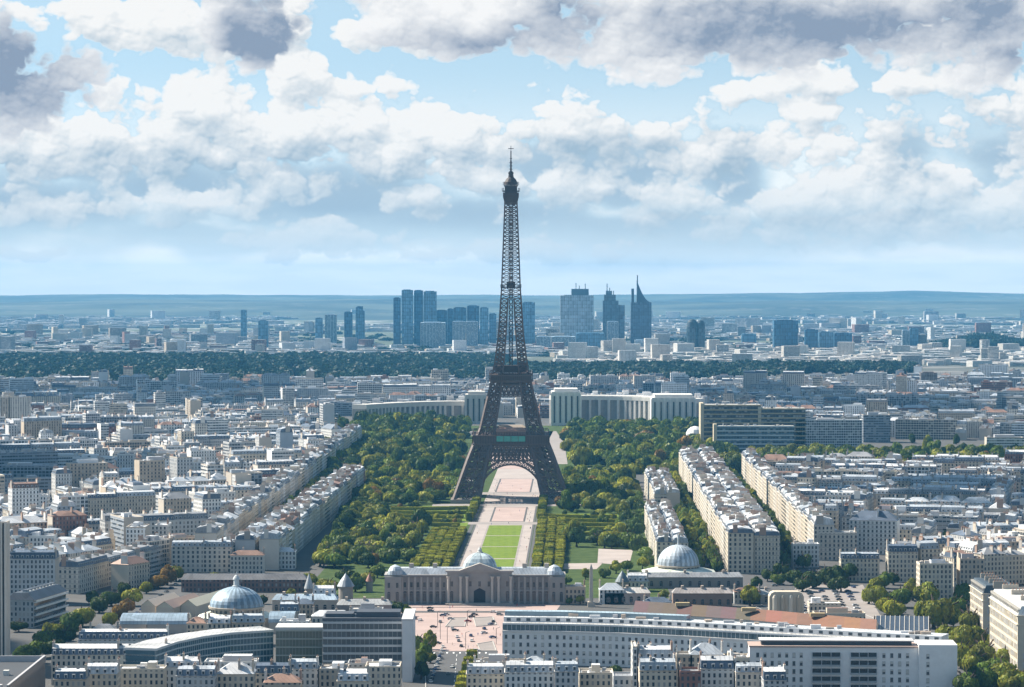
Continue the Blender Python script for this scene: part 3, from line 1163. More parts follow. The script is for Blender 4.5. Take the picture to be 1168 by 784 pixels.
    dm.box(-9.4, 12.4, 3.5, 18.5, H + 1.5, H + 4.4, blank=True)
    drum = dm.build('dome_drum', STONE, root)
    q = MB(); q.c = (0.46, 0.55, 0.60)
    prof = [(11.0, H + 4.4), (10.7, H + 6.2), (9.8, H + 8.8), (8.2, H + 11.2), (6.0, H + 13.0), (3.4, H + 14.2), (2.0, H + 14.5)]
    q.lathe(prof, 32, 1.5, 11, sq=5, ribs=4)
    dome = q.build('square_dome', ROOF, root)
    q = MB(); q.c = (0.5, 0.52, 0.52)
    q.lathe([(2.0, H + 14.5), (2.1, H + 15.0), (1.4, H + 15.2), (1.3, H + 16.6), (0.8, H + 17.2), (0.15, H + 18.4), (0, H + 18.5)], 12, 1.5, 11)
    q.build('lantern', STONE, dome)
    return root


palace()


def round_dome(px, base_y, R, z_base, z_spring, hh, lant, flat, label, drum_n, colr):
    x = at(px, base_y)
    root = thing('domed_hall', (x, base_y, 0))
    tag(root, label, 'domed building')
    b = MB(); b.c = (0.40, 0.35, 0.29)
    n = 8
    oc = [(flat * cos(2 * pi * (i + .5) / n), flat * 0.8 * sin(2 * pi * (i + .5) / n)) for i in range(n)]
    b.prism(oc, 0, z_base, blank=True)
    b.build('hall_wall', STONE, root)
    b = MB(); b.c = (0.62, 0.66, 0.58)
    inn = [(R * 1.04 * cos(2 * pi * (i + .5) / n), R * 1.04 * sin(2 * pi * (i + .5) / n)) for i in range(n)]
    b.loft([(p[0] * 1.03, p[1] * 1.03) for p in oc], inn, z_base, z_base + 2.6)
    b.build('hall_roof', ROOF, root)
    b = MB(); b.c = (0.46, 0.40, 0.33)
    b.lathe([(R * 0.95, z_base), (R * 0.95, z_spring - 1.2), (R * 1.04, z_spring - 1.1), (R * 1.06, z_spring), (R * 0.98, z_spring + 0.1)], 40)
    drum = b.build('drum', STONE, root)
    me = window_mesh('drum_window', 1.9, 2.8, (0.46, 0.40, 0.33), arch=True)
    ws = []
    for i in range(drum_n):
        a = 2 * pi * (i + 0.5) / drum_n
        ws.append((R * 0.952 * cos(a), R * 0.952 * sin(a), z_base + (z_spring - z_base) * 0.28, a + pi / 2))
    put_windows(drum, ws, me, 'drum_window')
    d = MB(); d.c = colr
    prof = [(R * cos(t * pi / 2 / 9), z_spring + 0.1 + hh * sin(t * pi / 2 / 9)) for t in range(9)]
    if lant:
        prof = prof + [(R * 0.12, z_spring + hh + 0.1)]
    else:
        prof = prof + [(0.0, z_spring + hh + 0.1)]
    d.lathe(prof, 48, ribs=2)
    dome = d.build('ribbed_dome', ROOF, root)
    zt = z_spring + hh
    l = MB(); l.c = (0.50, 0.53, 0.55)
    k = lant if lant else 0.35
    l.lathe([(2.3 * k, zt), (2.5 * k, zt + 0.5), (1.7 * k, zt + 0.6), (1.6 * k, zt + 4.0), (2.2 * k, zt + 4.2), (2.0 * k, zt + 5), (1.2 * k, zt + 6.3), (0.3, zt + 7.0), (0.15, zt + 9.0 * min(k, 1)), (0, zt + 9.1)], 14)
    l.build('lantern', STONE, dome)
    return root


round_dome(269, 1700, 15.8, 6.0, 12.0, 11.5, 1.0, 24.0, 'ribbed blue-grey dome with a white lantern on a stone drum, left of the square', 28, (0.30, 0.40, 0.50))
round_dome(774, 1950, 14.2, 7.4, 11.8, 13.5, 0, 26.0, 'pale ribbed dome on an arched drum at the end of the narrow right-hand row', 26, (0.50, 0.57, 0.64))


# ------------------------------------------------------------------ curved colonnades across the river
def colonnade(name, label, pts, H, pav, colr, sun_side):
    """pts: world polyline of the front; pav: (index along, length, height) end blocks"""
    x0, y0 = pts[0]
    root = thing(name, (x0, y0, gz(x0, y0)))
    tag(root, label, 'palace')
    loc = [(p[0] - x0, p[1] - y0) for p in pts]
    n = len(loc)
    back = []
    for i in range(n):
        a, b = loc[max(i - 1, 0)], loc[min(i + 1, n - 1)]
        dx, dy = b[0] - a[0], b[1] - a[1]
        L = hypot(dx, dy)
        back.append((loc[i][0] - dy / L * 24, loc[i][1] + dx / L * 24))
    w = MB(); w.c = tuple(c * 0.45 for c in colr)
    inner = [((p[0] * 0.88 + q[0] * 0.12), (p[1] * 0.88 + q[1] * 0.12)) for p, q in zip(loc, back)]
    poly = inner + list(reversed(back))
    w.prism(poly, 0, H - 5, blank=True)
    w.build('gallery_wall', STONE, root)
    t = MB(); t.c = colr
    t.prism(loc + list(reversed(back)), H - 5, H, blank=True, bottom=True)
    t.prism([(p[0] * .95 + q[0] * .05, p[1] * .95 + q[1] * .05) for p, q in zip(loc, back)] + list(reversed(back)), H, H + 1.4, blank=True)
    t.build('attic', STONE, root)
    cm = MB(); cm.c = colr
    cm.box(-1.7, 1.7, -1.2, 1.2, 0, H - 5, blank=True)
    src = None
    for i in range(n - 1):
        a, b = loc[i], loc[i + 1]
        L = hypot(b[0] - a[0], b[1] - a[1])
        k = max(1, int(L / 7.5))
        for j in range(k):
            f = (j + 0.5) / k
            p = (a[0] + (b[0] - a[0]) * f, a[1] + (b[1] - a[1]) * f, 0)
            r = atan2(b[1] - a[1], b[0] - a[0])
            p = (p[0] - sin(r) * 1.4, p[1] + cos(r) * 1.4, 0)
            if src is None:
                src = cm.build('pier', STONE, root)
                src.location, src.rotation_euler = p, (0, 0, r)
            else:
                inst(src, root, p, r)
    for (xa, xb, ya, yb, h) in pav:
        p = MB(); p.c = colr
        p.s = 0.2
        p.box(xa - x0, xb - x0, ya - y0, yb - y0, 0, h, blank=True)
        p.box(xa - x0 + 4, xb - x0 - 4, ya - y0 + 4, yb - y0 - 4, h, h + 4, blank=True)
        po = p.build('end_pavilion', STONE, root)
        m = max(2, int((xb - xa) / 8))
        rb = MB(); rb.c = tuple(c * 1.12 for c in colr)
        for j in range(m + 1):
            xx = xa - x0 + (xb - xa) * j / m
            rb.box(xx - 0.9, xx + 0.9, ya - y0 - 1.6, ya - y0 - 0.02, 0, h - 2, blank=True)
        rb.build('pilaster', STONE, po)
        rb = MB(); rb.c = (0.05, 0.06, 0.07)
        for j in range(m):
            xx = xa - x0 + (xb - xa) * (j + 0.5) / m
            rb.box(xx - 1.1, xx + 1.1, ya - y0 - 0.2, ya - y0 - 0.02, 4, h - 6, blank=True)
        rb.build('tall_window', GLASS, po)
    # terrace bits behind the attic
    b = MB(); b.c = WHITEW
    rnd = random.Random(len(label))
    for i in range(26):
        k = rnd.randrange(n - 1)
        f = rnd.random()
        q = (back[k][0] + (back[k + 1][0] - back[k][0]) * f, back[k][1] + (back[k + 1][1] - back[k][1]) * f)
        ww, hh = rnd.uniform(4, 12), rnd.uniform(3, 8)
        b.box(q[0] - ww / 2, q[0] + ww / 2, q[1] + 1, q[1] + 9, 0, H + hh, blank=True, col=rnd.choice([WHITEW, GREYW, (0.5, 0.5, 0.52)]))
    b.build('terrace_block', PAINT, root)


def arc_pts(pa, pb, y0, y1, sag, n):
    out = []
    for i in range(n + 1):
        t = i / n
        y = y0 + (y1 - y0) * t + sag * 4 * t * (1 - t)
        out.append((at(pa + (pb - pa) * t, y0 + (y1 - y0) * t), y))
    return out


YC = 4060.0
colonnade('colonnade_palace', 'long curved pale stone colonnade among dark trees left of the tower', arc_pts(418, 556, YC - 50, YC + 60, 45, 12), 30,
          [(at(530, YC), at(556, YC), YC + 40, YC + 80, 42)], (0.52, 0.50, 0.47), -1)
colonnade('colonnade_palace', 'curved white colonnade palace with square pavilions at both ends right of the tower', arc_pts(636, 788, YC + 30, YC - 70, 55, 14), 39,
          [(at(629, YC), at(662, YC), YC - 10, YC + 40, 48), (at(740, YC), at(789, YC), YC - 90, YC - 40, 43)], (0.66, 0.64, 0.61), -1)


# ------------------------------------------------------------------ ordinary buildings
WALLS = [('cream', (0.56, 0.50, 0.41)), ('pale grey', (0.47, 0.48, 0.49)), ('off-white', (0.64, 0.64, 0.63)), ('tan', (0.45, 0.38, 0.30)),
         ('light beige', (0.58, 0.54, 0.48)), ('blue-grey', (0.33, 0.37, 0.42)), ('brick red', (0.27, 0.14, 0.11)), ('white', (0.74, 0.75, 0.76))]
ROOFS = [('blue-grey', ZINC), ('pale zinc', ZINCL), ('dark slate', SLATE), ('white', WHITER), ('brown', BROWNR), ('grey', (0.28, 0.29, 0.31))]


class Spec:
    def __init__(s, x, y, w, d, h, rot, kind, wall, roof, sty, seed, region, hero=None):
        s.x, s.y, s.w, s.d, s.h, s.rot, s.kind, s.wall, s.roof, s.sty, s.seed, s.region = x, y, w, d, h, rot, kind, wall, roof, sty, seed, region
        s.hero = hero


def fill_building(s, W, Rf, Ch, bits=True):
    """write the walls, the roof and a list of chimney builders; W and Rf may be the same builder"""
    r = random.Random(s.seed)
    w, d, h = s.w / 2, s.d / 2, s.h
    W.c, W.s = s.wall[1], s.sty
    rc = s.roof[1]
    dark = tuple(c * 0.9 for c in s.wall[1])
    party = r.random() < 0.45
    pw = tuple(min(c * 1.08, 0.74) for c in s.wall[1]) if r.random() < 0.6 else (0.48, 0.43, 0.37)
    zb = 0.0
    # walls: front and back carry windows, the two ends are often blind
    u = W.wall((-w, -d), (w, -d), zb, h)
    W.wall((w, -d), (w, d), zb, h, col=pw if party else None, blank=party)
    W.wall((w, d), (-w, d), zb, h)
    W.wall((-w, d), (-w, -d), zb, h, col=pw if party else None, blank=party)
    A = [(-w, -d), (w, -d), (w, d), (-w, d)]
    Rf.s = 0
    if s.kind == 'mansard':
        a, mh = 1.5, r.uniform(2.6, 4.2)
        c0 = [(-w - .35, -d - .35), (w + .35, -d - .35), (w + .35, d + .35), (-w - .35, d + .35)]
        Rf.loft(A, c0, h - 0.6, h - 0.1, 1, col=dark)
        B = [(-w + .3, -d + a), (w - .3, -d + a), (w - .3, d - a), (-w + .3, d - a)]
        low = SLATE if r.random() < 0.45 else tuple(c * 0.8 for c in rc)
        Rf.face([(*p, h - 0.1) for p in c0], 1, None, dark)
        Rf.loft([(-w + .02, -d + .1), (w - .02, -d + .1), (w - .02, d - .1), (-w + .02, d - .1)], B, h, h + mh, 2, col=low)
        rise = r.uniform(0.5, 1.6)
        C = [(-w + .3, -.6), (w - .3, -.6), (w - .3, .6), (-w + .3, .6)]
        Rf.loft(B, C, h + mh, h + mh + rise, 2, col=rc, cap=2)
        top = h + mh + rise
        n = int(s.w / 3.2)
        for i in range(n):          # dormers
            x = -w + (i + 0.5) * s.w / n
            for sg in (-1, 1):
                y0, y1 = sorted((sg * (d - 0.35), sg * (d - 1.6)))
                Rf.box(x - .75, x + .75, y0, y1, h + 0.3, h + 2.2, 1, 2, col=(0.50, 0.50, 0.50), topcol=rc, blank=True)
                yf = sg * (d - 0.32)
                q = [(x - .5, yf, h + .6), (x + .5, yf, h + .6), (x + .5, yf, h + 1.9), (x - .5, yf, h + 1.9)]
                Rf.face(q if sg < 0 else q[::-1], 1, [(0, -9)] * 4, (0.03, 0.035, 0.045))
    elif s.kind == 'hip':
        e = 0.4
        B0 = [(-w - e, -d - e), (w + e, -d - e), (w + e, d + e), (-w - e, d + e)]
        k = min(d, w) * 0.8
        B1 = [(-w + k, -d + d * .9), (w - k, -d + d * .9), (w - k, d * .1), (-w + k, d * .1)]
        top = h + min(d, w) * r.uniform(0.4, 0.7)
        Rf.face([(*p, h) for p in reversed(B0)], 2, None, dark)
        Rf.loft(B0, B1, h, top, 2, col=rc, cap=2)
    else:
        ph = r.uniform(0.6, 1.2)
        i = 0.35
        I = [(-w + i, -d + i), (w - i, -d + i), (w - i, d - i), (-w + i, d - i)]
        for k in range(4):
            j = (k + 1) % 4
            W.wall(A[k], A[j], h, h + ph, blank=True, col=pw)
            W.wall(I[j], I[k], h, h + ph, blank=True, col=pw)
            W.face([(*A[k], h + ph), (*A[j], h + ph), (*I[j], h + ph), (*I[k], h + ph)], 0, [(0, -9)] * 4, pw)
        Rf.face([(*p, h) for p in I], 2, None, rc)
        top = h
        if s.w > 10 and s.d > 8:
            ww, dd, hh = s.w * r.uniform(.18, .55), s.d * r.uniform(.3, .6), r.uniform(2.4, 4.0)
            x = r.uniform(-w + ww / 2 + 1, w - ww / 2 - 1)
            Rf.box(x - ww / 2, x + ww / 2, -dd / 2, dd / 2, h, h + hh, 1, 2, col=r.choice([WHITEW, (0.4, 0.4, 0.42), s.wall[1]]), topcol=rc, blank=True)
            roof_bits(Rf, -w, w, -d, d, h, r.randint(3, 9), r, 1)
    # chimney walls on the party lines, with a row of pots
    if s.kind != 'flat' or r.random() < 0.3:
        for x in ([-w + .5, w - .5] + ([r.uniform(-w * .4, w * .4)] if s.w > 16 else [])):
            c = Ch()
            cc = r.choice([(0.52, 0.46, 0.38), (0.42, 0.38, 0.34), (0.34, 0.24, 0.19), (0.6, 0.58, 0.55), (0.36, 0.33, 0.30)])
            L = s.d * r.uniform(.15, .36)
            yc = r.choice([-1, 1]) * s.d * r.uniform(0.08, 0.26)
            zt = max(top, h + 2) + r.uniform(0.8, 2.2)
            c.box(x - .45, x + .45, yc - L / 2, yc + L / 2, h, zt, 1, col=cc, blank=True)
            c.box(x - .55, x + .55, yc - L / 2 - .1, yc + L / 2 + .1, zt, zt + .2, 1, col=tuple(k * .8 for k in cc), blank=True, bottom=True)
            n = max(2, int(L / 0.9))
            for k in range(n):
                y = yc - L / 2 + (k + .5) * L / n
                c.box(x - .17, x + .17, y - .17, y + .17, zt + .2, zt + .95, 1, col=(0.38, 0.24, 0.18), blank=True)
            yield c
    if s.kind == 'mansard':
        for _ in range(r.randint(0, 3)):
            x, y = r.uniform(-w * .8, w * .8), r.uniform(-d * .5, d * .5)
            Rf.box(x - .6, x + .6, y - .5, y + .5, top - 1.0, top + .35, 1, col=r.choice([(0.7, 0.72, 0.74), (0.06, 0.07, 0.09), (0.6, 0.5, 0.4)]), blank=True)


MATS3 = [FAC, PAINT, ROOF]


def building_thing(s):
    root = thing('apartment_building' if s.kind != 'flat' else 'flat_roofed_block', (s.x, s.y, gz(s.x, s.y)), s.rot)
    W, Rf = MB(), MB()
    ch = list(fill_building(s, W, Rf, MB))
    W.build('wall', MATS3, root)
    rf = Rf.build('roof', MATS3, root)
    for c in ch:
        c.build('chimney', MATS3, rf)
    fl = max(1, int(round(s.h / 3.15)))
    fw = {1: 'single', 2: 'two', 3: 'three', 4: 'four', 5: 'five', 6: 'six', 7: 'seven', 8: 'eight', 9: 'nine', 10: 'ten'}.get(fl, 'high')
    kd = {'mansard': 'mansard', 'hip': 'hipped', 'flat': 'flat'}[s.kind]
    lab = '%s %s-storey block, %s %s roof, %s' % (s.wall[0], fw, s.roof[0], kd, s.region)
    tag(root, lab, 'building', 'apartment blocks ' + s.region, auto=True)
    return root


def building_stuff(s, mb):
    mb.M = Matrix.Translation((s.x, s.y, gz(s.x, s.y))) @ Matrix.Rotation(s.rot, 4, 'Z')
    for _ in fill_building(s, mb, mb, lambda: mb):
        pass
    mb.M = None


def inside(poly, x, y):
    c = False
    n = len(poly)
    for i in range(n):
        (x0, y0), (x1, y1) = poly[i], poly[(i + 1) % n]
        if (y0 > y) != (y1 > y) and x < (x1 - x0) * (y - y0) / (y1 - y0) + x0:
            c = not c
    return c


SPECS = []
KEEPOUT = []       # polygons of the hand-placed things


def make_spec(x, y, w, d, rot, region, rnd, style):
    if style == 'old':
        kind = rnd.choices(['mansard', 'hip', 'flat'], [.72, .08, .2])[0]
        h = rnd.gauss(20, 3.0)
        if rnd.random() < .10:
            h = rnd.uniform(9, 13)
        wl = rnd.choices(WALLS, [4, 2, 1.5, 2, 4, .4, .5, 1])[0]
    elif style == 'mixed':
        kind = rnd.choices(['mansard', 'hip', 'flat'], [.45, .10, .45])[0]
        h = rnd.gauss(20, 5)
        if rnd.random() < .16:
            h = rnd.uniform(28, 42)
        if rnd.random() < .16:
            h = rnd.uniform(8, 13)
        wl = rnd.choices(WALLS, [2.4, 3, 2.5, 1.6, 2.4, 1.4, .8, 2.4])[0]
    else:
        kind = rnd.choices(['mansard', 'hip', 'flat'], [.25, .1, .65])[0]
        h = max(rnd.gauss(19, 4.5), 9)
        if rnd.random() < .05:
            h = rnd.uniform(30, 46)
        wl = rnd.choices(WALLS, [2, 3, 4, 1, 2, 1.5, .7, 3])[0]
    if kind == 'flat':
        rf = rnd.choices(ROOFS, [1, 2, .4, 3, .6, 2])[0]
        sty = rnd.choice([.2, .5, .7, .75, .8, .9, .95]) + rnd.uniform(-.03, .03)
    elif kind == 'hip':
        rf = rnd.choices(ROOFS, [1, 1, 1, 0, 3, 1])[0]
        sty = rnd.uniform(0.02, .6)
    else:
        rf = rnd.choices(ROOFS, [4, 4, 1, .5, .4, 1])[0]
        sty = rnd.uniform(0.02, .6)
    if kind == 'flat' and h > 27:
        wl = rnd.choices(WALLS, [1, 3, 4, 1, 1, 2, .3, 5])[0]
    return Spec(x, y, w, d, max(h, 7), rot, kind, wl, rf, sty, rnd.randrange(10 ** 6), region)


def fill_zone(poly, ang, region, style, seed, bl=95, bw=72, st=16, dep=15, lot=(16, 30), gap=0.06):
    """perimeter blocks with courts inside; ang is the direction of the long streets"""
    rnd = random.Random(seed)
    ca, sa = cos(ang), sin(ang)
    S = [p[0] * ca + p[1] * sa for p in poly]
    T = [-p[0] * sa + p[1] * ca for p in poly]
    s = min(S)
    run = {}
    def put(ls, lt, w, d, rot, key=None):
        x, y = ls * ca - lt * sa, ls * sa + lt * ca
        if rnd.random() < gap or not inside(poly, x, y):
            return
        for k in KEEPOUT:
            if inside(k, x, y):
                return
        sp = make_spec(x, y, w, d, ang + rot, region, rnd, style)
        if key is not None:
            if key in run and rnd.random() < .62:
                b_ = run[key]
                sp.kind, sp.wall, sp.roof, sp.sty, sp.h = b_.kind, b_.wall, b_.roof, b_.sty, b_.h + rnd.gauss(0, .5)
            else:
                run[key] = sp
        SPECS.append(sp)
    t = min(T)
    while t < max(T):
        s = min(S) + rnd.uniform(-40, 0)
        w_ = bw * rnd.uniform(.85, 1.15)
        while s < max(S):
            l_ = bl * rnd.uniform(.8, 1.25)
            for (tt, rot) in ((t + dep / 2, 0), (t + w_ - dep / 2, pi)):
                q = s
                while q < s + l_ - 6:
                    w = min(rnd.uniform(*lot), s + l_ - q)
                    if s + l_ - q - w < 9:
                        w = s + l_ - q
                    put(q + w / 2, tt, w - .02, dep * rnd.uniform(.88, 1.1), rot, (t, s, rot))
                    q += w
            q = t + dep * 1.08
            while q < t + w_ - dep * 1.08 - 8:
                w = min(rnd.uniform(*lot), t + w_ - dep * 1.08 - q)
                put(s + dep / 2, q + w / 2, w - .02, dep, -pi / 2)
                put(s + l_ - dep / 2, q + w / 2, w - .02, dep, pi / 2)
                q += w
            if bw > 60 and rnd.random() < .7:
                put(s + l_ / 2, t + w_ / 2, l_ * .4, (w_ - 2 * dep) * .4, 0)
            s += l_ + st * rnd.uniform(.7, 1.1)
        t += w_ + st * rnd.uniform(.8, 1.4)


def row(a, b, region, style, seed, dep=15, lot=(16, 26), hs=None, kind=None, walls=None, roofs=None):
    """one continuous terrace; its front is on the right hand of a->b"""
    rnd = random.Random(seed)
    dx, dy = b[0] - a[0], b[1] - a[1]
    L = hypot(dx, dy)
    dx, dy = dx / L, dy / L
    r = atan2(dy, dx)
    q = 0.0
    while q < L - 4:
        w = min(rnd.uniform(*lot), L - q)
        if L - q - w < 8:
            w = L - q
        m = q + w / 2
        x, y = a[0] + dx * m - dy * dep / 2, a[1] + dy * m + dx * dep / 2
        s = make_spec(x, y, w - .02, dep, r, region, rnd, style)
        if hs:
            s.h = rnd.uniform(*hs)
        if kind:
            s.kind = kind
        if walls:
            s.wall = rnd.choice([k for k in WALLS if k[0] in walls])
        if roofs:
            s.roof = rnd.choice([k for k in ROOFS if k[0] in roofs])
        SPECS.append(s)
        q += w


def slab(px0, px1, ytop, ybase, dep, wall, sty, roof, region, rot=0.0, kind='flat', name='building', seed=None):
    """a hand-placed block: photo columns, roof row and ground row fix its place and size"""
    y = dist(ybase)
    x = at((px0 + px1) / 2, y)
    h = CAM_H - (ytop - YV) * y / FPX
    w = (px1 - px0) * y / FPX
    wl = [k for k in WALLS if k[0] == wall][0]
    rf = [k for k in ROOFS if k[0] == roof][0]
    s = Spec(x, y + dep / 2, w, dep, h, rot, kind, wl, rf, sty, seed or int(px0 * 7 + ytop), region, hero=True)
    SPECS.append(s)
    e = 6
    KEEPOUT.append([(x - w / 2 - e, y - e - 14), (x + w / 2 + e, y - e - 14), (x + w / 2 + e, y + dep + e), (x - w / 2 - e, y + dep + e)])
    return s


# --- hand-placed blocks of the left district (photo columns/rows)
LD = 'left of the park'
for a in [
    (2, 60, 532, 572, 22, 'blue-grey', .93, 'white'), (82, 127, 523, 560, 20, 'white', .78, 'white'),
    (133, 152, 519, 556, 16, 'off-white', .45, 'grey'), (180, 192, 524, 556, 12, 'white', .3, 'white'),
    (206, 234, 528, 566, 16, 'off-white', .5, 'pale zinc'), (239, 252, 527, 562, 16, 'white', .45, 'pale zinc'),
    (253, 276, 525, 562, 18, 'blue-grey', .92, 'blue-grey'), (277, 302, 529, 562, 22, 'white', .1, 'white'),
    (206, 228, 455, 480, 24, 'blue-grey', .94, 'grey'), (0, 10, 454, 500, 20, 'tan', .5, 'grey'), (11, 32, 454, 500, 20, 'light beige', .5, 'grey'),
    (62, 110, 494, 520, 16, 'blue-grey', .4, 'dark slate'), (150, 250, 497, 520, 16, 'blue-grey', .72, 'pale zinc'),
    (390, 407, 445, 470, 18, 'white', .75, 'white'), (407, 440, 450, 472, 18, 'off-white', .8, 'white'),
    (303, 348, 499, 520, 18, 'pale grey', .74, 'white'), (298, 322, 468, 496, 18, 'off-white', .7, 'white'),
    (93, 113, 436, 455, 18, 'white', .5, 'white'), (70, 82, 452, 475, 14, 'blue-grey', .5, 'blue-grey'),
    (143, 165, 603, 650, 26, 'white', .3, 'pale zinc'), (176, 190, 601, 640, 26, 'off-white', .2, 'pale zinc'),
    (55, 85, 576, 600, 20, 'blue-grey', .7, 'grey'), (10, 52, 594, 626, 18, 'pale grey', .9, 'white'), (61, 82, 590, 615, 16, 'off-white', .3, 'white'),
    (28, 53, 566, 592, 16, 'white', .3, 'white'),
]:
    slab(*a, 'left of the park')
RD = 'right of the tower'
for a in [
    (908, 984, 480, 512, 22, 'off-white', .87, 'white'), (958, 983, 442, 458, 16, 'white', .9, 'white'),
    (1046, 1068, 452, 470, 12, 'white', .9, 'white'), (985, 1016, 474, 505, 20, 'blue-grey', .78, 'grey'),
    (902, 926, 455, 470, 16, 'white', .1, 'white'), (1100, 1122, 482, 500, 16, 'light beige', .2, 'white'),
    (1126, 1168, 500, 520, 16, 'white', .75, 'white'), (755, 784, 438, 470, 20, 'white', .3, 'white'), (765, 782, 426, 450, 14, 'white', .1, 'white'),
    (935, 978, 609, 640, 16, 'light beige', .5, 'pale zinc'), (1020, 1070, 584, 612, 18, 'white', .8, 'blue-grey'),
    (1130, 1158, 540, 562, 16, 'tan', .2, 'grey'), (1103, 1124, 619, 650, 14, 'white', .1, 'white'),
    (1050, 1088, 645, 690, 16, 'cream', .3, 'dark slate'), (1126, 1168, 620, 655, 18, 'tan', .2, 'brown'),
]:
    slab(*a, 'right of the tower')

# --- terraces along the avenues
WLK = ['cream', 'light beige', 'cream']
for (xa, ya, xb, yb, nm, sd) in ((151, 2005, 172, 2960, 'long terrace right of gardens', 1),):
    row((xb, yb), (xa, ya), nm, 'old', 11, 18, (18, 27), (26, 29), 'mansard', WLK, ['pale zinc', 'blue-grey', 'white'])
    row((xa + 36.4, ya), (xb + 36.4, yb), nm, 'old', 12, 18, (18, 27), (26, 29), 'mansard', WLK, ['pale zinc', 'blue-grey', 'white'])
for (y0, y1) in ((2010, 2340), (2480, 2755)):
    x0, x1 = (101 + (y0 - 1990) * .02, 101 + (y1 - 1990) * .02) if y0 < 2400 else (123, 127)
    nm = 'narrow row behind pale dome' if y0 < 2400 else 'short row among park trees'
    row((x1, y1), (x0, y0), nm, 'old', 21 + y0, 11, (16, 24), (20, 22), 'mansard', WLK, ['pale zinc', 'blue-grey'])
    row((x0 + 22.1, y0), (x1 + 22.1, y1), nm, 'old', 22 + y0, 11, (16, 24), (20, 22), 'mansard', WLK, ['pale zinc', 'blue-grey'])
row((236, 2950), (221, 2100), 'front row of right district', 'old', 31, 15, (18, 28), (23, 27), 'mansard', WLK, ['pale zinc', 'blue-grey'])
# left: terraces facing the park and its avenue
nm = 'terrace beside left park edge'
row((-165, 2030), (-143, 2800), nm, 'old', 41, 14, (18, 26), (19, 23), None, None, ['pale zinc', 'blue-grey', 'brown', 'white'])
row((-163, 2800), (-196, 2030), nm, 'old', 42, 14, (18, 26), (19, 23), None, None, ['pale zinc', 'blue-grey'])
nm = 'terrace along left avenue'
row((-212, 2060), (-186, 3560), nm, 'old', 43, 16, (20, 28), (21, 26), None, None, ['pale zinc', 'blue-grey', 'grey'])


def Z(*pts):
    return [pg(a, b) for a, b in pts]


fill_zone([(-420, 2080), (-236, 2080), (-206, 3600), (-800, 3600), (-560, 2500)], radians(24), LD, 'mixed', 5, lot=(14, 40), bl=110, bw=74)
fill_zone([(-330, 1900), (-252, 1900), (-250, 2076), (-400, 2076)], radians(62), 'in lower left district', 'old', 6, lot=(18, 26), bl=80, bw=60)
fill_zone([(252, 2200), (292, 2110), (440, 2230), (620, 2960), (256, 2960)], radians(-14), 'in wide right district', 'old', 8, lot=(18, 30), bl=90, bw=70, st=13, gap=.03)
fill_zone([(272, 2050), (262, 1935), (420, 1900), (470, 2210), (300, 2095)], radians(20), 'beyond the lower right trees', 'old', 9, lot=(16, 24), bl=70, bw=52, st=11)
# far districts (built the same way; most become one mass)
KEEPOUT.append([(-200, 3000), (250, 3000), (270, 4180), (-260, 4180)])       # river gardens
KEEPOUT.append([(250, 2990), (900, 3060), (900, 3560), (500, 3700), (262, 3600)])     # wooded bank on the right
fill_zone([(-950, 3620), (-190, 3620), (-330, 4400), (-1150, 5350), (-1250, 5350)], radians(14), 'in the far left district', 'far', 15, lot=(15, 32), bl=100, bw=66, st=20, dep=15, gap=.10)
fill_zone([(-330, 4350), (300, 4200), (400, 5400), (-1200, 5400)], radians(4), 'beyond the twin palace', 'far', 16, lot=(16, 34), bl=105, bw=70, st=20, dep=15, gap=.10)
fill_zone([(330, 3680), (900, 3600), (1350, 5900), (400, 5400), (300, 4250)], radians(-10), 'in the far right district', 'far', 17, lot=(15, 32), bl=100, bw=66, st=20, dep=15, gap=.10)
fill_zone([(520, 3560), (900, 3300), (900, 3600), (560, 3700)], radians(-10), 'in the far right district', 'far', 18, lot=(16, 32), bl=100, bw=66, st=20, dep=15, gap=.1)

SPECS.sort(key=lambda s: (0 if s.hero else 1, s.y))
N_THINGS = 268
far_mb = MB()
kept = 0
for s in SPECS:
    px = 584 + s.x * FPX / s.y
    if px < -60 or px > 1230:
        if not (-140 < px < 1310):
            continue
        building_stuff(s, far_mb)
        continue
    if kept < N_THINGS and (s.hero or s.y < 3700):
        building_thing(s)
        kept += 1
    else:
        building_stuff(s, far_mb)
print('building specs', len(SPECS), 'things', kept)
o = far_mb.build('distant_city_buildings', MATS3)
stuff(o, 'mass of pale roofs and facades filling the city beyond the nearer blocks', 'buildings')


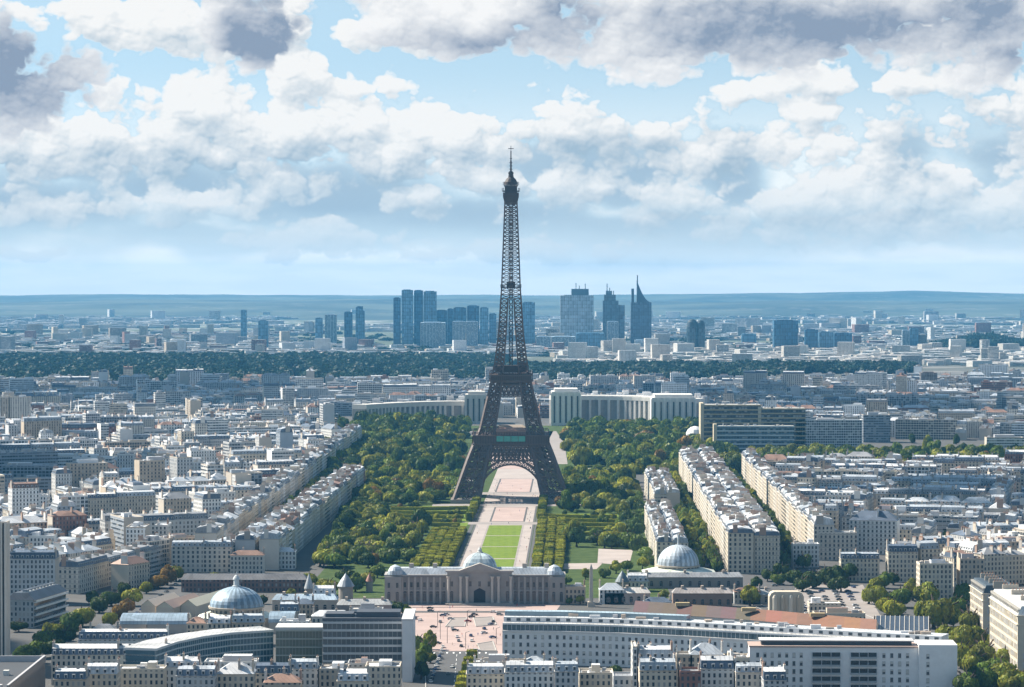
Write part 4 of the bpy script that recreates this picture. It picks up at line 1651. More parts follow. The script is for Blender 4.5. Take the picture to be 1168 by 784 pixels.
# ------------------------------------------------------------------ suburbs beyond the wood
def suburbs():
    rnd = random.Random(77)
    mb = MB()
    def add(x, y, w, d, h, wl, rf, sty):
        mb.M = Matrix.Translation((x, y, gz(x, y))) @ Matrix.Rotation(rnd.uniform(-.5, .5), 4, 'Z')
        mb.c, mb.s = wl, sty
        mb.box(-w / 2, w / 2, -d / 2, d / 2, 0, h, 0, 2, topcol=rf)
        mb.M = None
    for i in range(6800):
        y = rnd.uniform(6850, 11500)
        x = rnd.uniform(-.195, .195) * y
        if y < 7750 and x < 120:
            continue
        n = mnoise.noise(Vector((x * .0012, y * .0012, 4)))
        bright = 584 + x * FPX / y > 640 and y < 8500
        if n < -.12 and not bright:
            continue
        wl = rnd.choice(WALLS)[1]
        rf = rnd.choice([WHITER, ZINCL, (0.5, 0.47, 0.44), ZINC])
        if bright:
            wl, rf = rnd.choice([(0.62, 0.58, 0.52), (0.7, 0.68, 0.64)]), rnd.choice([WHITER, (0.68, 0.62, 0.58)])
        h = rnd.uniform(6, 15) if rnd.random() < .975 else rnd.uniform(25, 50)
        add(x, y, rnd.uniform(16, 60), rnd.uniform(14, 30), h, wl, rf, rnd.uniform(0, 1))
    for i in range(3600):
        y = rnd.uniform(11500, 17000)
        x = rnd.uniform(-.195, .195) * y
        if mnoise.noise(Vector((x * .0007, y * .0007, 9))) < -.02:
            continue
        h = rnd.uniform(8, 18) if rnd.random() < .98 else rnd.uniform(30, 60)
        add(x, y, rnd.uniform(20, 90), rnd.uniform(14, 40), h, rnd.choice([(0.7, 0.7, 0.7), (0.6, 0.56, 0.5), (0.5, 0.5, 0.52)]), WHITER, rnd.uniform(0, 1))
    o = mb.build('suburb_buildings', MATS3)
    stuff(o, 'pale speckle of low suburb buildings spread over the plain beyond the wood', 'buildings')


suburbs()


# ------------------------------------------------------------------ towers of the business district
DARKG, MIDG, PALEG = (0.035, 0.115, 0.20), (0.09, 0.20, 0.30), (0.38, 0.50, 0.60)


def skyscraper(px0, px1, ytop, ybase, y, col, label, sty=.93, dep=None, parts=(), rot=0.0, slope=0.0):
    x = at((px0 + px1) / 2, y)
    w = (px1 - px0) * y / FPX
    zt = CAM_H - (ytop - YV) * y / FPX - gz(x, y)
    root = thing('office_tower', (x, y, gz(x, y)), rot)
    tag(root, label, 'skyscraper', 'towers of the far business district')
    d = dep or w * .8
    b = MB(); b.c, b.s = col, sty
    A = [(-w / 2, -d / 2), (w / 2, -d / 2), (w / 2, d / 2), (-w / 2, d / 2)]
    z0 = zt - slope
    b.wall(A[0], A[1], 0, zt, zb=z0)
    b.wall(A[1], A[2], 0, z0)
    b.wall(A[2], A[3], 0, z0, zb=zt)
    b.wall(A[3], A[0], 0, zt)
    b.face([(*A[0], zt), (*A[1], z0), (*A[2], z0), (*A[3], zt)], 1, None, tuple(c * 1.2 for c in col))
    b.build('glass_shaft', [TOWERG if col is not PALEG else FAC, PAINT], root)
    c = MB(); c.c = tuple(min(k * 1.25, .5) for k in col)
    for q in range(0, int(w / 9) + 1):
        xx = -w / 2 + q * w / max(int(w / 9), 1)
        c.box(xx - .5, xx + .5, -d / 2 - .7, -d / 2 - .05, 0, min(zt, z0) - 1, blank=True)
    c.build('mullion', PAINT, root)
    t = MB(); t.c = tuple(k * .8 for k in col)
    t.box(-w * .38, w * .30, -d * .3, d * .3, min(z0, zt) - .5, max(z0, zt) + 1.6, blank=True)
    t.build('roof_plant', PAINT, root)
    return root, w, d, zt


D0 = 8900.0
TW = [
    (449, 457, 340, 0, D0, DARKG, 'slim dark tower at the left end of the tall trio'),
    (458.5, 471, 331, 0, D0 - 120, MIDG, 'dark blue slab, left one of the three tallest left-hand towers'),
    (472.5, 482.5, 331.5, 0, D0 + 60, DARKG, 'dark narrow slab, middle one of the three tallest left-hand towers'),
    (483.5, 498, 332.5, 0, D0 - 40, MIDG, 'grey-blue slab, right one of the three tallest left-hand towers'),
    (498.5, 510, 354, 0, D0 + 200, DARKG, 'low dark block just right of the three tall slabs'),
    (510.5, 517, 352.5, 0, D0 + 120, DARKG, 'slim low dark tower between two broader dark blocks'),
    (517.5, 532, 351, 0, D0 - 60, DARKG, 'broad dark glass block left of the wide pale office front'),
    (533, 546.5, 349, 0, D0, DARKG, 'tallest of the dark blocks beside the tower, with flat top'),
    (547.5, 557, 351, 0, D0 - 100, MIDG, 'dark blue block second left of the iron tower'),
    (558, 566, 358, 0, D0 + 50, MIDG, 'short grey-blue block next left of the iron tower'),
    (480, 508, 368, 0, D0 - 400, PALEG, 'pale wide office block in front of the tall left-hand slabs'),
    (516.5, 531, 367, 0, D0 - 420, PALEG, 'pale gridded office block left half of a pair, near the iron tower'),
    (531.8, 545, 367, 0, D0 - 420, PALEG, 'pale gridded office block right half of a pair, near the iron tower'),
    (295, 306, 366, 0, D0 - 500, MIDG, 'lone brownish tower standing on the plain at far left'),
    (275, 281.5, 354, 0, D0 + 900, MIDG, 'thin distant tower farthest left on the plain'),
    (360, 368, 363, 0, D0, MIDG, 'short two-tone tower at the left end of the small cluster'),
    (371, 384, 359, 0, D0 + 300, PALEG, 'pale tower with a dark edge in the small left cluster'),
    (393, 402, 356, 0, D0 + 400, DARKG, 'small dark tower in the middle of the left cluster'),
    (406, 416, 350, 0, D0 + 200, MIDG, 'leaning-topped grey tower at the right end of the left cluster'),
    (596, 610, 345, 0, D0, MIDG, 'plain blue-grey tower right behind the iron tower'),
    (612, 628, 384, 0, D0 - 300, PALEG, 'low pale office block between the iron tower and the wide tower'),
    (629, 656, 384, 0, D0 - 420, PALEG, 'low pale office front at the foot of the wide right-hand tower, left half'),
    (657, 689, 380, 0, D0 - 380, MIDG, 'low grey-blue office front at the foot of the wide tower, right half'),
    (692.5, 705, 367, 0, D0 - 300, PALEG, 'pale gridded office block before the stepped-crown tower'),
    (724, 738, 388, 0, D0 - 500, PALEG, 'small pale block at the foot of the sail-topped tower'),
    (882, 909, 365.5, 0, D0 - 500, DARKG, 'broad dark twin-shaft tower standing alone on the right'),
    (918, 932.5, 376, 0, D0 - 600, DARKG, 'squat dark tower right of the broad dark twin-shaft tower'),
    (934, 950, 379, 0, D0 - 560, MIDG, 'low grey-blue slab next to the squat dark tower'),
    (951, 971, 380, 0, D0 - 500, DARKG, 'wide low dark slab at the right end of the right-hand row'),
    (1029, 1037, 377, 0, D0 - 300, PALEG, 'pale half of a low paired tower at far right'),
    (1037.6, 1047, 375, 0, D0 - 300, MIDG, 'dark half of a low paired tower at far right'),
    (1050, 1068, 425, 0, 5150, (0.16, 0.14, 0.13), 'tall brown tower with vertical ribs rising over the right district'),
    (1068.5, 1092, 431, 0, 5170, (0.22, 0.20, 0.19), 'lower wing of the brown ribbed tower, standing to its right'),
    (788, 793, 374, 0, D0 - 450, MIDG, 'narrow low block left of the twin rounded dark towers'),
    (700, 712, 356, 0, D0 + 350, MIDG, 'plain slab hidden partly behind the stepped-crown tower'),
    (846, 862, 381, 0, D0 + 100, MIDG, 'low hazy office block on the plain right of the rounded towers'),
]
for (a, b_, yt, _, yy, cl, lb) in TW:
    pale = cl is PALEG
    slope = 14 if 'leaning' in lb else 0
    skyscraper(a, b_, yt, 0, yy, cl, lb, sty=(.88 if pale else .95), slope=slope)

# wide pale tower with a stepped crown and masts
root, w, d, zt = skyscraper(639, 676.5, 337, 0, D0, (0.26, 0.33, 0.38), 'widest pale glass tower with a dark rooftop box and masts')
b = MB(); b.c = (0.07, 0.11, 0.14)
b.box(-w * .16, w * .36, -d * .31, d * .31, zt - 1, zt + 20, blank=True)
cr = b.build('crown', PAINT, root)
b = MB(); b.c = (0.08, 0.1, 0.12)
for xx, hh in ((-w * .02, 38), (w * .08, 30), (w * .26, 36)):
    b.bar((xx, 0, zt + 20), (xx, 0, zt + hh), 2.2)
b.build('mast', PAINT, cr)
# stepped crown tower
root, w, d, zt = skyscraper(687.5, 705, 343, 0, D0 - 80, (0.05, 0.09, 0.13), 'dark stepped tower with a pointed crown, middle of the right trio')
b = MB(); b.c, b.s = (0.06, 0.1, 0.14), .95
b.box(w * .5, w * .92, -d * .4, d * .4, 0, zt - 14)
b.box(-w * .42, w * .34, -d * .31, d * .31, zt - 1, zt + 18)
b.box(-w * .30, w * .1, -d * .2, d * .2, zt + 18, zt + 30)
b.build('stepped_side', [TOWERG], root)
b = MB(); b.c = (0.08, 0.1, 0.12)
for xx, hh in ((-w * .22, 52), (-w * .05, 40), (w * .2, 30)):
    b.bar((xx, 0, zt + 15), (xx, 0, zt + hh), 2.4)
b.build('mast', PAINT, root)
# sail-topped tower
yy = D0 - 60
x = at(731, yy)
root = thing('office_tower', (x, yy, gz(x, yy)))
tag(root, 'dark tower with a concave sail-like pointed top, right of the trio', 'skyscraper', 'towers of the far business district')
w = 23.5 * yy / FPX
H1 = CAM_H - (345 - YV) * yy / FPX - gz(x, yy)
H2 = CAM_H - (320 - YV) * yy / FPX - gz(x, yy)
b = MB(); b.c, b.s = (0.05, 0.09, 0.14), .95
b.box(-w / 2, w / 2, -22, 22, 0, H1)
b.build('glass_shaft', [TOWERG], root)
b = MB(); b.c = (0.05, 0.08, 0.12)
n = 10
top = []
for i in range(n + 1):
    t = i / n
    xx = -w * .20 + (w * .70) * t
    top.append((xx, H1 + (H2 - H1) * (1 - t) ** 2.0))
for i in range(n):
    (xa, za), (xb, zb) = top[i], top[i + 1]
    for yq, fl in ((-18, 0), (18, 1)):
        q = [(xa, yq, H1), (xb, yq, H1), (xb, yq, zb), (xa, yq, za)]
        b.face(q[::-1] if fl else q)
    b.face([(xa, -18, za), (xb, -18, zb), (xb, 18, zb), (xa, 18, za)])
b.face([(-w * .2, 18, H1), (-w * .2, -18, H1), (-w * .2, -18, H2), (-w * .2, 18, H2)])
b.box(-w * .46, -w * .34, -8, 8, H1, H1 + 42)
b.build('sail_crown', PAINT, root)
b = MB(); b.c = (0.07, 0.09, 0.11)
b.bar((-w * .17, 0, H2 - 10), (-w * .17, 0, H2 + 16), 3)
b.build('spire', PAINT, root)
# twin rounded dark towers
for (pc, hw, yt, lb) in ((789.5, 6.5, 364, 'left one of two dark towers with rounded tops'), (799, 5.6, 365, 'right one of two dark towers with rounded tops, curving outward')):
    yy = D0 - 500
    x = at(pc, yy)
    root = thing('office_tower', (x, yy, gz(x, yy)))
    tag(root, lb, 'skyscraper', 'towers of the far business district')
    r_ = hw * yy / FPX
    zt = CAM_H - (yt - YV) * yy / FPX - gz(x, yy)
    b = MB(); b.c, b.s = (0.03, 0.05, 0.06), .95
    b.lathe([(r_ * .9, 0), (r_, zt * .4), (r_ * .97, zt * .75)], 18)
    b.build('glass_shaft', [TOWERG], root)
    b = MB(); b.c = (0.03, 0.05, 0.06)
    b.lathe([(r_ * .97, zt * .75), (r_ * .85, zt * .9), (r_ * .6, zt * .97), (r_ * .2, zt), (0, zt)], 18)
    b.build('rounded_top', PAINT, root)

# --- two broad office slabs with ochre bands beyond the river, on the right
for (p0, p1, yt, yb, dp, lb) in ((803, 868, 462, 512, 30, 'broad ochre-banded office slab behind the right-hand terraces, left wing'),
                                 (868.5, 919, 466, 512, 30, 'broad ochre-banded office slab behind the right-hand terraces, right wing'),
                                 (818, 906, 486, 516, 14, 'long blue glass front before the ochre-banded slab')):
    y = dist(yb)
    x = at((p0 + p1) / 2, y)
    w = (p1 - p0) * y / FPX
    h = CAM_H - (yt - YV) * y / FPX
    root = thing('office_slab', (x, y, 0))
    tag(root, lb, 'office building')
    glass = 'glass front' in lb
    b = MB(); b.c, b.s = ((0.10, 0.17, 0.22), .93) if glass else ((0.10, 0.10, 0.10), .95)
    b.box(-w / 2, w / 2, 0, dp, 0, h, 0, 1, topcol=(0.34, 0.33, 0.31))
    b.build('wall', [FAC, PAINT], root)
    n = max(4, int(h / 5))
    for i in range(n):
        z = h * (i + 1) / n
        c = MB(); c.c = (0.5, 0.55, 0.57) if glass else (0.42, 0.34, 0.20)
        c.box(-w / 2 - .3, w / 2 + .3, -1.2, -.02, z - 1.6, z, blank=True, bottom=True)
        c.build('balcony_band', PAINT, root)
    c = MB(); c.c = (0.52, 0.45, 0.33)
    c.box(-w / 2 - 4, -w / 2 - .02, -1, dp, 0, h + 2, blank=True)
    c.build('end_wall', PAINT, root)
    c = MB()
    roof_bits(c, -w / 2, w / 2, 2, dp - 2, h, 12, random.Random(int(p0)))
    c.build('roof_plant', PAINT, root)


# ------------------------------------------------------------------ foreground buildings
def poly_building(root, pts, dep, z0, z1, col, mat=None, top=(0.5, 0.5, 0.5), name='wall', sty=0.0, blank=True, set0=0.0):
    """a bar building following a front polyline (local axes), front on the right hand"""
    n = len(pts)
    nrm = []
    for i in range(n):
        a, b = pts[max(i - 1, 0)], pts[min(i + 1, n - 1)]
        dx, dy = b[0] - a[0], b[1] - a[1]
        L = hypot(dx, dy)
        nrm.append((-dy / L, dx / L))
    f = [(p[0] + q[0] * set0, p[1] + q[1] * set0) for p, q in zip(pts, nrm)]
    k = [(p[0] + q[0] * dep, p[1] + q[1] * dep) for p, q in zip(pts, nrm)]
    b = MB(); b.c, b.s = col, sty
    b.prism(f + k[::-1], z0, z1, 0, 1, topcol=top, blank=blank, bottom=True)
    o = b.build(name, [mat or PAINT, ROOF], root)
    return o, f, k


def white_block():
    P0 = (at(573, 1530), 1530.0)
    root = thing('long_white_building', (P0[0], P0[1], 0))
    tag(root, 'long bent white building with rows of dark windows and stepped roof terraces, lower right foreground', 'building')
    W = lambda px, d: (at(px, d) - P0[0], d - P0[1])
    pts = [(0, 0), W(640, 1527), W(700, 1521), W(775, 1508), W(858, 1490), W(960, 1468), W(1070, 1446)]
    wc = (0.80, 0.80, 0.80)
    poly_building(root, pts, 20, 0, 17.6, wc, name='wall')
    poly_building(root, pts, 21, 17.6, 18.2, (0.72, 0.72, 0.72), name='cornice', set0=-0.7)
    gl, f, k = poly_building(root, pts, 20, 18.2, 21.2, (0.10, 0.15, 0.18), GLASSC, name='attic_glazing', set0=1.6)
    fr = MB(); fr.c = (0.6, 0.62, 0.63)
    for a, b in zip(f, f[1:]):
        L = hypot(b[0] - a[0], b[1] - a[1])
        m = int(L / 2.4)
        for i in range(m + 1):
            t = i / m
            x, y = a[0] + (b[0] - a[0]) * t, a[1] + (b[1] - a[1]) * t - .12
            fr.bar((x, y, 18.2), (x, y, 21.2), .22)
    fr.build('mullion', PAINT, gl)
    poly_building(root, pts, 20.5, 21.2, 22.0, (0.70, 0.71, 0.72), name='parapet', set0=1.0)
    tr, f2, k2 = poly_building(root, pts, 20, 22.0, 24.6, (0.62, 0.63, 0.65), name='terrace_storey', set0=7.5, top=(0.60, 0.63, 0.66))
    d = MB(); d.c = (0.06, 0.07, 0.08)
    for a, b in zip(f2, f2[1:]):
        L = hypot(b[0] - a[0], b[1] - a[1])
        r = atan2(b[1] - a[1], b[0] - a[0])
        for i in range(int(L / 5)):
            t = (i + .5) / int(L / 5)
            c0 = Matrix.Translation((a[0] + (b[0] - a[0]) * t, a[1] + (b[1] - a[1]) * t, 0)) @ Matrix.Rotation(r, 4, 'Z')
            d.M = c0
            d.box(-1.1, 1.1, -.06, .02, 22.5, 24.0, blank=True)
            d.M = None
    d.build('terrace_window', PAINT, tr)
    g2, f3, k3 = poly_building(root, pts[:4], 20, 24.6, 27.0, (0.20, 0.27, 0.32), GLASSC, name='rooftop_conservatory', set0=13, top=(0.35, 0.45, 0.52))
    rnd = random.Random(3)
    for i in range(34):
        s = rnd.randrange(len(pts) - 1)
        t = rnd.random()
        x = f2[s][0] + (f2[s + 1][0] - f2[s][0]) * t
        y = f2[s][1] + (f2[s + 1][1] - f2[s][1]) * t + rnd.uniform(2, 10)
        w, h = rnd.uniform(.6, 3), rnd.uniform(.6, 2.2)
        rb = MB()
        rb.box(x - w, x + w, y - .8, y + .8, 24.6, 24.6 + h, col=rnd.choice([WHITEW, (.35, .3, .26), (.45, .45, .47), (.5, .4, .32)]), blank=True)
        rb.build('roof_plant', PAINT, root)
    me = [window_mesh('white_block_window', 1.5, 2.1, (0.45, 0.46, 0.47), blind=q) for q in (0, 0, 0, .35, .6, .95)]
    ws = []
    for a, b in zip(pts[:5], pts[1:5]):
        L = hypot(b[0] - a[0], b[1] - a[1])
        for z in (1.6, 5.7, 9.8, 13.9):
            ws += [(x, y - .02, zz, r) for (x, y, zz, r) in along(a, b, int(L / 3.5), z)]
    put_windows(root, ws, me)
    # projecting front wing
    y0 = 1424.0
    x0, x1 = at(856, y0), at(1092, y0)
    r2 = thing('white_apartment_block', ((x0 + x1) / 2, y0, 0), radians(-2.0))
    tag(r2, 'white flat-roofed apartment block with balconies and a blank end bay, bottom right corner', 'building')
    hw = (x1 - x0) / 2
    b = MB(); b.c = (0.80, 0.80, 0.80)
    b.box(-hw, hw - 19, 0, 17, 0, 22.6, blank=True)
    b.box(hw - 18.98, hw, -2.5, 17.5, 0, 24.4, blank=True)
    b.build('wall', PAINT, r2)
    b = MB(); b.c = (0.40, 0.30, 0.26)
    b.box(-hw - .3, hw - 19.2, -.5, 17.4, 22.62, 23.3, 0, 0, blank=True, bottom=True)
    b.build('roof_edge', PAINT, r2)
    b = MB(); b.c = (0.05, 0.06, 0.07)
    b.box(-hw + 6, hw - 22, 3, 12, 23.3, 25.4, blank=True)
    b.c = (0.6, 0.6, 0.6)
    b.box(-hw + 5, hw - 21, 2.4, 13, 25.4, 25.9, blank=True, bottom=True)
    b.build('rooftop_gallery', PAINT, r2)
    me2 = [window_mesh('wing_window', 1.5, 2.3, (0.40, 0.41, 0.42), blind=q) for q in (0, 0, .3, .55, .95)]
    ws = []
    for z in (1.5, 5.5, 9.5, 13.5, 17.6):
        for x in [-hw + 4 + 3.6 * i for i in range(7)] + [hw - 36 + 3.9 * i for i in range(4)]:
            ws.append((x, -.02, z, 0))
        ws.append((hw - 14.5, -2.52, z, 0))
    put_windows(r2, ws, me2)
    for (xa, xb) in ((-hw + 31, -hw + 45), (-hw + 50, -hw + 63)):
        for z in (1.2, 5.2, 9.2, 13.2, 17.2):
            b = MB(); b.c = (0.03, 0.035, 0.04)
            b.face([(xa, -.03, z + .3), (xb, -.03, z + .3), (xb, -.03, z + 2.9), (xa, -.03, z + 2.9)])
            w_ = b.build('loggia_glazing', GLASS, r2)
            b = MB(); b.c = (0.55, 0.57, 0.6)
            b.box(xa, xb, -1.5, -.02, z - .1, z + .12, blank=True, bottom=True)
            b.box(xa, xb, -1.5, -1.42, z + .12, z + 1.0, col=(0.35, 0.38, 0.4), blank=True)
            for i in range(4):
                xx = xa + (xb - xa) * i / 3
                b.box(xx - .12, xx + .12, -1.4, -.04, z + .12, z + 2.9, blank=True)
            b.build('balcony', PAINT, r2)


white_block()


def brown_bar():
    a, b = (at(722, 1640), 1640.0), (at(1000, 1548), 1548.0)
    root = thing('brown_roofed_hall', (a[0], a[1], 0))
    tag(root, 'long low hall with a brown-orange roof running behind the long white building', 'building')
    pts = [(0, 0), ((b[0] - a[0]) / 2, (b[1] - a[1]) / 2 + 6), (b[0] - a[0], b[1] - a[1])]
    poly_building(root, pts, 22, 0, 15.5, (0.64, 0.60, 0.55), name='wall')
    me = window_mesh('hall_window', 2.4, 1.9, (0.50, 0.45, 0.40))
    ws = []
    for p, q in zip(pts, pts[1:]):
        ws += [(x, y - .02, z, r) for (x, y, z, r) in along(p, q, 16, 11.4)]
    put_windows(root, ws, me)
    r = MB()
    n = len(pts)
    for i in range(n - 1):
        p, q = pts[i], pts[i + 1]
        c = (0.19, 0.10, 0.062) if i else (0.11, 0.068, 0.06)
        for k in range(8):
            t0, t1 = k / 8, (k + 1) / 8
            A = (p[0] + (q[0] - p[0]) * t0, p[1] + (q[1] - p[1]) * t0)
            B = (p[0] + (q[0] - p[0]) * t1, p[1] + (q[1] - p[1]) * t1)
            cc = tuple(v * R.uniform(.8, 1.2) for v in c)
            r.face([(A[0], A[1] - .6, 15.5), (B[0], B[1] - .6, 15.5), (B[0] + 2, B[1] + 12, 20.5), (A[0] + 2, A[1] + 12, 20.5)], 0, None, cc)
            r.face([(B[0] + 5, B[1] + 23, 15.5), (A[0] + 5, A[1] + 23, 15.5), (A[0] + 2, A[1] + 12, 20.5), (B[0] + 2, B[1] + 12, 20.5)], 0, None, cc)
    rf = r.build('brown_roof', STONE, root)
    e = MB(); e.c = (0.5, 0.43, 0.36)
    for p in (pts[0], pts[-1]):
        e.face([(p[0], p[1], 15.5), (p[0] + 5, p[1] + 22, 15.5), (p[0] + 2, p[1] + 12, 20.4)])
    e.build('gable', PAINT, root)
    for t in (.22, .5, .78):
        x, y = pts[-1][0] * t, pts[-1][1] * t + 13
        c = MB(); c.c = (0.46, 0.36, 0.2)
        c.box(x - 4, x + 4, y - 1.5, y + 1.5, 19.6, 21.6, blank=True)
        c.build('roof_lantern', PAINT, rf)
    # glass-roofed studio at its right end
    y0 = 1548.0
    x0, x1 = at(997, y0), at(1062, y0)
    root = thing('glass_roofed_building', (x0, y0, 0), radians(-8))
    tag(root, 'building with a striped dark glass roof and cream side wall beside the right-hand tree row', 'building')
    w = x1 - x0
    b = MB(); b.c = (0.50, 0.45, 0.36)
    b.box(0, w, 0, 34, 0, 13, blank=True)
    b.face([(0, 0, 13), (0, 34, 13), (0, 34, 20)], 0, None, (0.36, 0.24, 0.18))
    b.face([(w, 34, 13), (w, 0, 13), (w, 34, 20)])
    b.face([(w, 34, 13), (0, 34, 13), (0, 34, 20), (w, 34, 20)][::-1])
    b.build('wall', PAINT, root)
    b = MB(); b.c = (0.05, 0.06, 0.08)
    b.face([(1, 0, 13.1), (w - 1, 0, 13.1), (w - 1, 34, 20.1), (1, 34, 20.1)])
    g = b.build('glass_roof', GLASSC, root)
    b = MB(); b.c = (0.5, 0.48, 0.44)
    for i in range(12):
        xx = 1 + (w - 2) * i / 11
        b.bar((xx, 0, 13.3), (xx, 34, 20.3), .28)
    b.build('glazing_bar', PAINT, g)
    # cream pavilion with a rounded top
    y0 = 1740.0
    x0 = at(898, y0)
    root = thing('cream_pavilion', (x0, y0, 0))
    tag(root, 'cream pavilion with tall ribbed panels and a rounded roof edge beside the parking court', 'building')
    w = 10.5
    prof = [(-w, 0), (w, 0), (w, 13), (w - 1.2, 15.2), (w - 3, 16), (-w + 3, 16), (-w + 1.2, 15.2), (-w, 13)]
    b = MB(); b.c = (0.52, 0.46, 0.37)
    b.face([(x, 0, z) for x, z in prof])
    b.face([(x, 9, z) for x, z in reversed(prof)])
    for i in range(1, len(prof)):
        p, q = prof[i], prof[(i + 1) % len(prof)]
        b.face([(p[0], 0, p[1]), (p[0], 9, p[1]), (q[0], 9, q[1]), (q[0], 0, q[1])])
    b.build('wall', PAINT, root)
    for i in range(4):
        xx = -w + 3.2 + i * 4.9
        b = MB(); b.c = (0.42, 0.36, 0.28) if i % 2 else (0.60, 0.54, 0.45)
        b.lathe([(1.5, 1), (1.5, 12.5), (0.8, 14), (0, 14.3)], 10, xx, -.3)
        b.build('ribbed_panel', PAINT, root)


brown_bar()


def office_bars():
    # curved blue-glass office, left foreground
    P0 = (at(176, 1436), 1436.0)
    root = thing('curved_office', (P0[0], P0[1], 0))
    tag(root, 'curved blue glass office with pale floor bands in the lower left foreground', 'office building')
    pts = [(0, 0)] + [(at(p, d) - P0[0], d - P0[1]) for p, d in ((200, 1464), (230, 1486), (262, 1502), (311, 1514))]
    poly_building(root, pts, 16, 0, 19.4, (0.07, 0.13, 0.17), GLASSC, name='glass_wall', top=(0.5, 0.52, 0.54))
    for i in range(6):
        poly_building(root, pts, 16.5, 3.3 * i + .1, 3.3 * i + .8, (0.5, 0.55, 0.57), name='floor_band', set0=-.4)
    poly_building(root, pts, 17, 19.42, 20.6, (0.60, 0.62, 0.63), name='parapet', set0=-.7)
    m = MB(); m.c = (0.4, 0.46, 0.5)
    for a, b in zip(pts, pts[1:]):
        k = int(hypot(b[0] - a[0], b[1] - a[1]) / 1.8)
        for i in range(k):
            x, y = a[0] + (b[0] - a[0]) * i / k, a[1] + (b[1] - a[1]) * i / k
            m.bar((x, y - .1, 0), (x, y - .1, 19.4), .22)
    m.build('mullion', PAINT, root)
    # two rectangular glass offices and the white end wall
    for (p0, p1, yt, d, dep, cg, cb, nm, lb, nb) in (
        (314, 367, 719.5, 1504, 18, (0.10, 0.12, 0.10), (0.42, 0.43, 0.38), 'glass_office', 'square olive-glass office with pale floor lines, left of the dark one', 5),
        (367.8, 458, 709, 1490, 20, (0.05, 0.065, 0.08), (0.40, 0.43, 0.46), 'dark_office', 'dark glass office with long pale floor strips beside the white end wall', 7)):
        x0, x1 = at(p0, d), at(p1, d)
        h = CAM_H - (yt - YV) * d / FPX
        root = thing(nm, (x0, d, 0))
        tag(root, lb, 'office building')
        w = x1 - x0
        b = MB(); b.c = cg
        b.box(0, w, 0, dep, 0, h, blank=True)
        b.build('glass_wall', GLASSC, root)
        fh = h / nb
        for i in range(nb):
            b = MB(); b.c = cb
            b.box(-.1, w + .1, -.7, -.02, fh * i + fh * .62, fh * (i + 1) - fh * .1, blank=True, bottom=True) if 'dark' in nm else \
                b.box(-.1, w + .1, -.5, -.02, fh * (i + 1) - .7, fh * (i + 1) - .1, blank=True, bottom=True)
            b.build('floor_band', PAINT, root)
        m = MB(); m.c = tuple(v * .8 for v in cb)
        k = int(w / (2.4 if 'dark' in nm else 1.7))
        for i in range(k + 1):
            m.bar((w * i / k, -.12, 0), (w * i / k, -.12, h), .16)
        m.build('mullion', PAINT, root)
        b = MB(); b.c = (0.07, 0.08, 0.10) if 'dark' in nm else (0.5, 0.5, 0.5)
        b.box(-.3, w + .3, -.3, dep + .3, h + .02, h + 1.4, blank=True)
        if 'dark' in nm:
            b.box(w * .42, w - 1, 3, dep - 2, h + 1.4, h + 4.2, blank=True, col=(0.05, 0.06, 0.08))
            b.box(1, w * .38, 4, dep - 3, h + 1.4, h + 3.2, blank=True, col=(0.06, 0.07, 0.09))
        b.build('roof_plant', PAINT, root)
    d = 1462.0
    x0, x1 = at(458.4, d), at(470, d)
    root = thing('white_end_block', (x0, d, 0))
    tag(root, 'tall blank white end wall closing the dark glass office, beside the street trees', 'building')
    h = CAM_H - (709 - YV) * d / FPX
    b = MB(); b.c = (0.62, 0.63, 0.66)
    b.box(0, x1 - x0, 0, 46, 0, h, blank=True)
    b.build('wall', PAINT, root)
    b = MB(); b.c = (0.5, 0.5, 0.52)
    b.box(-.3, x1 - x0 + .3, -.3, 46.3, h + .02, h + .9, blank=True, bottom=True)
    b.build('coping', PAINT, root)


office_bars()


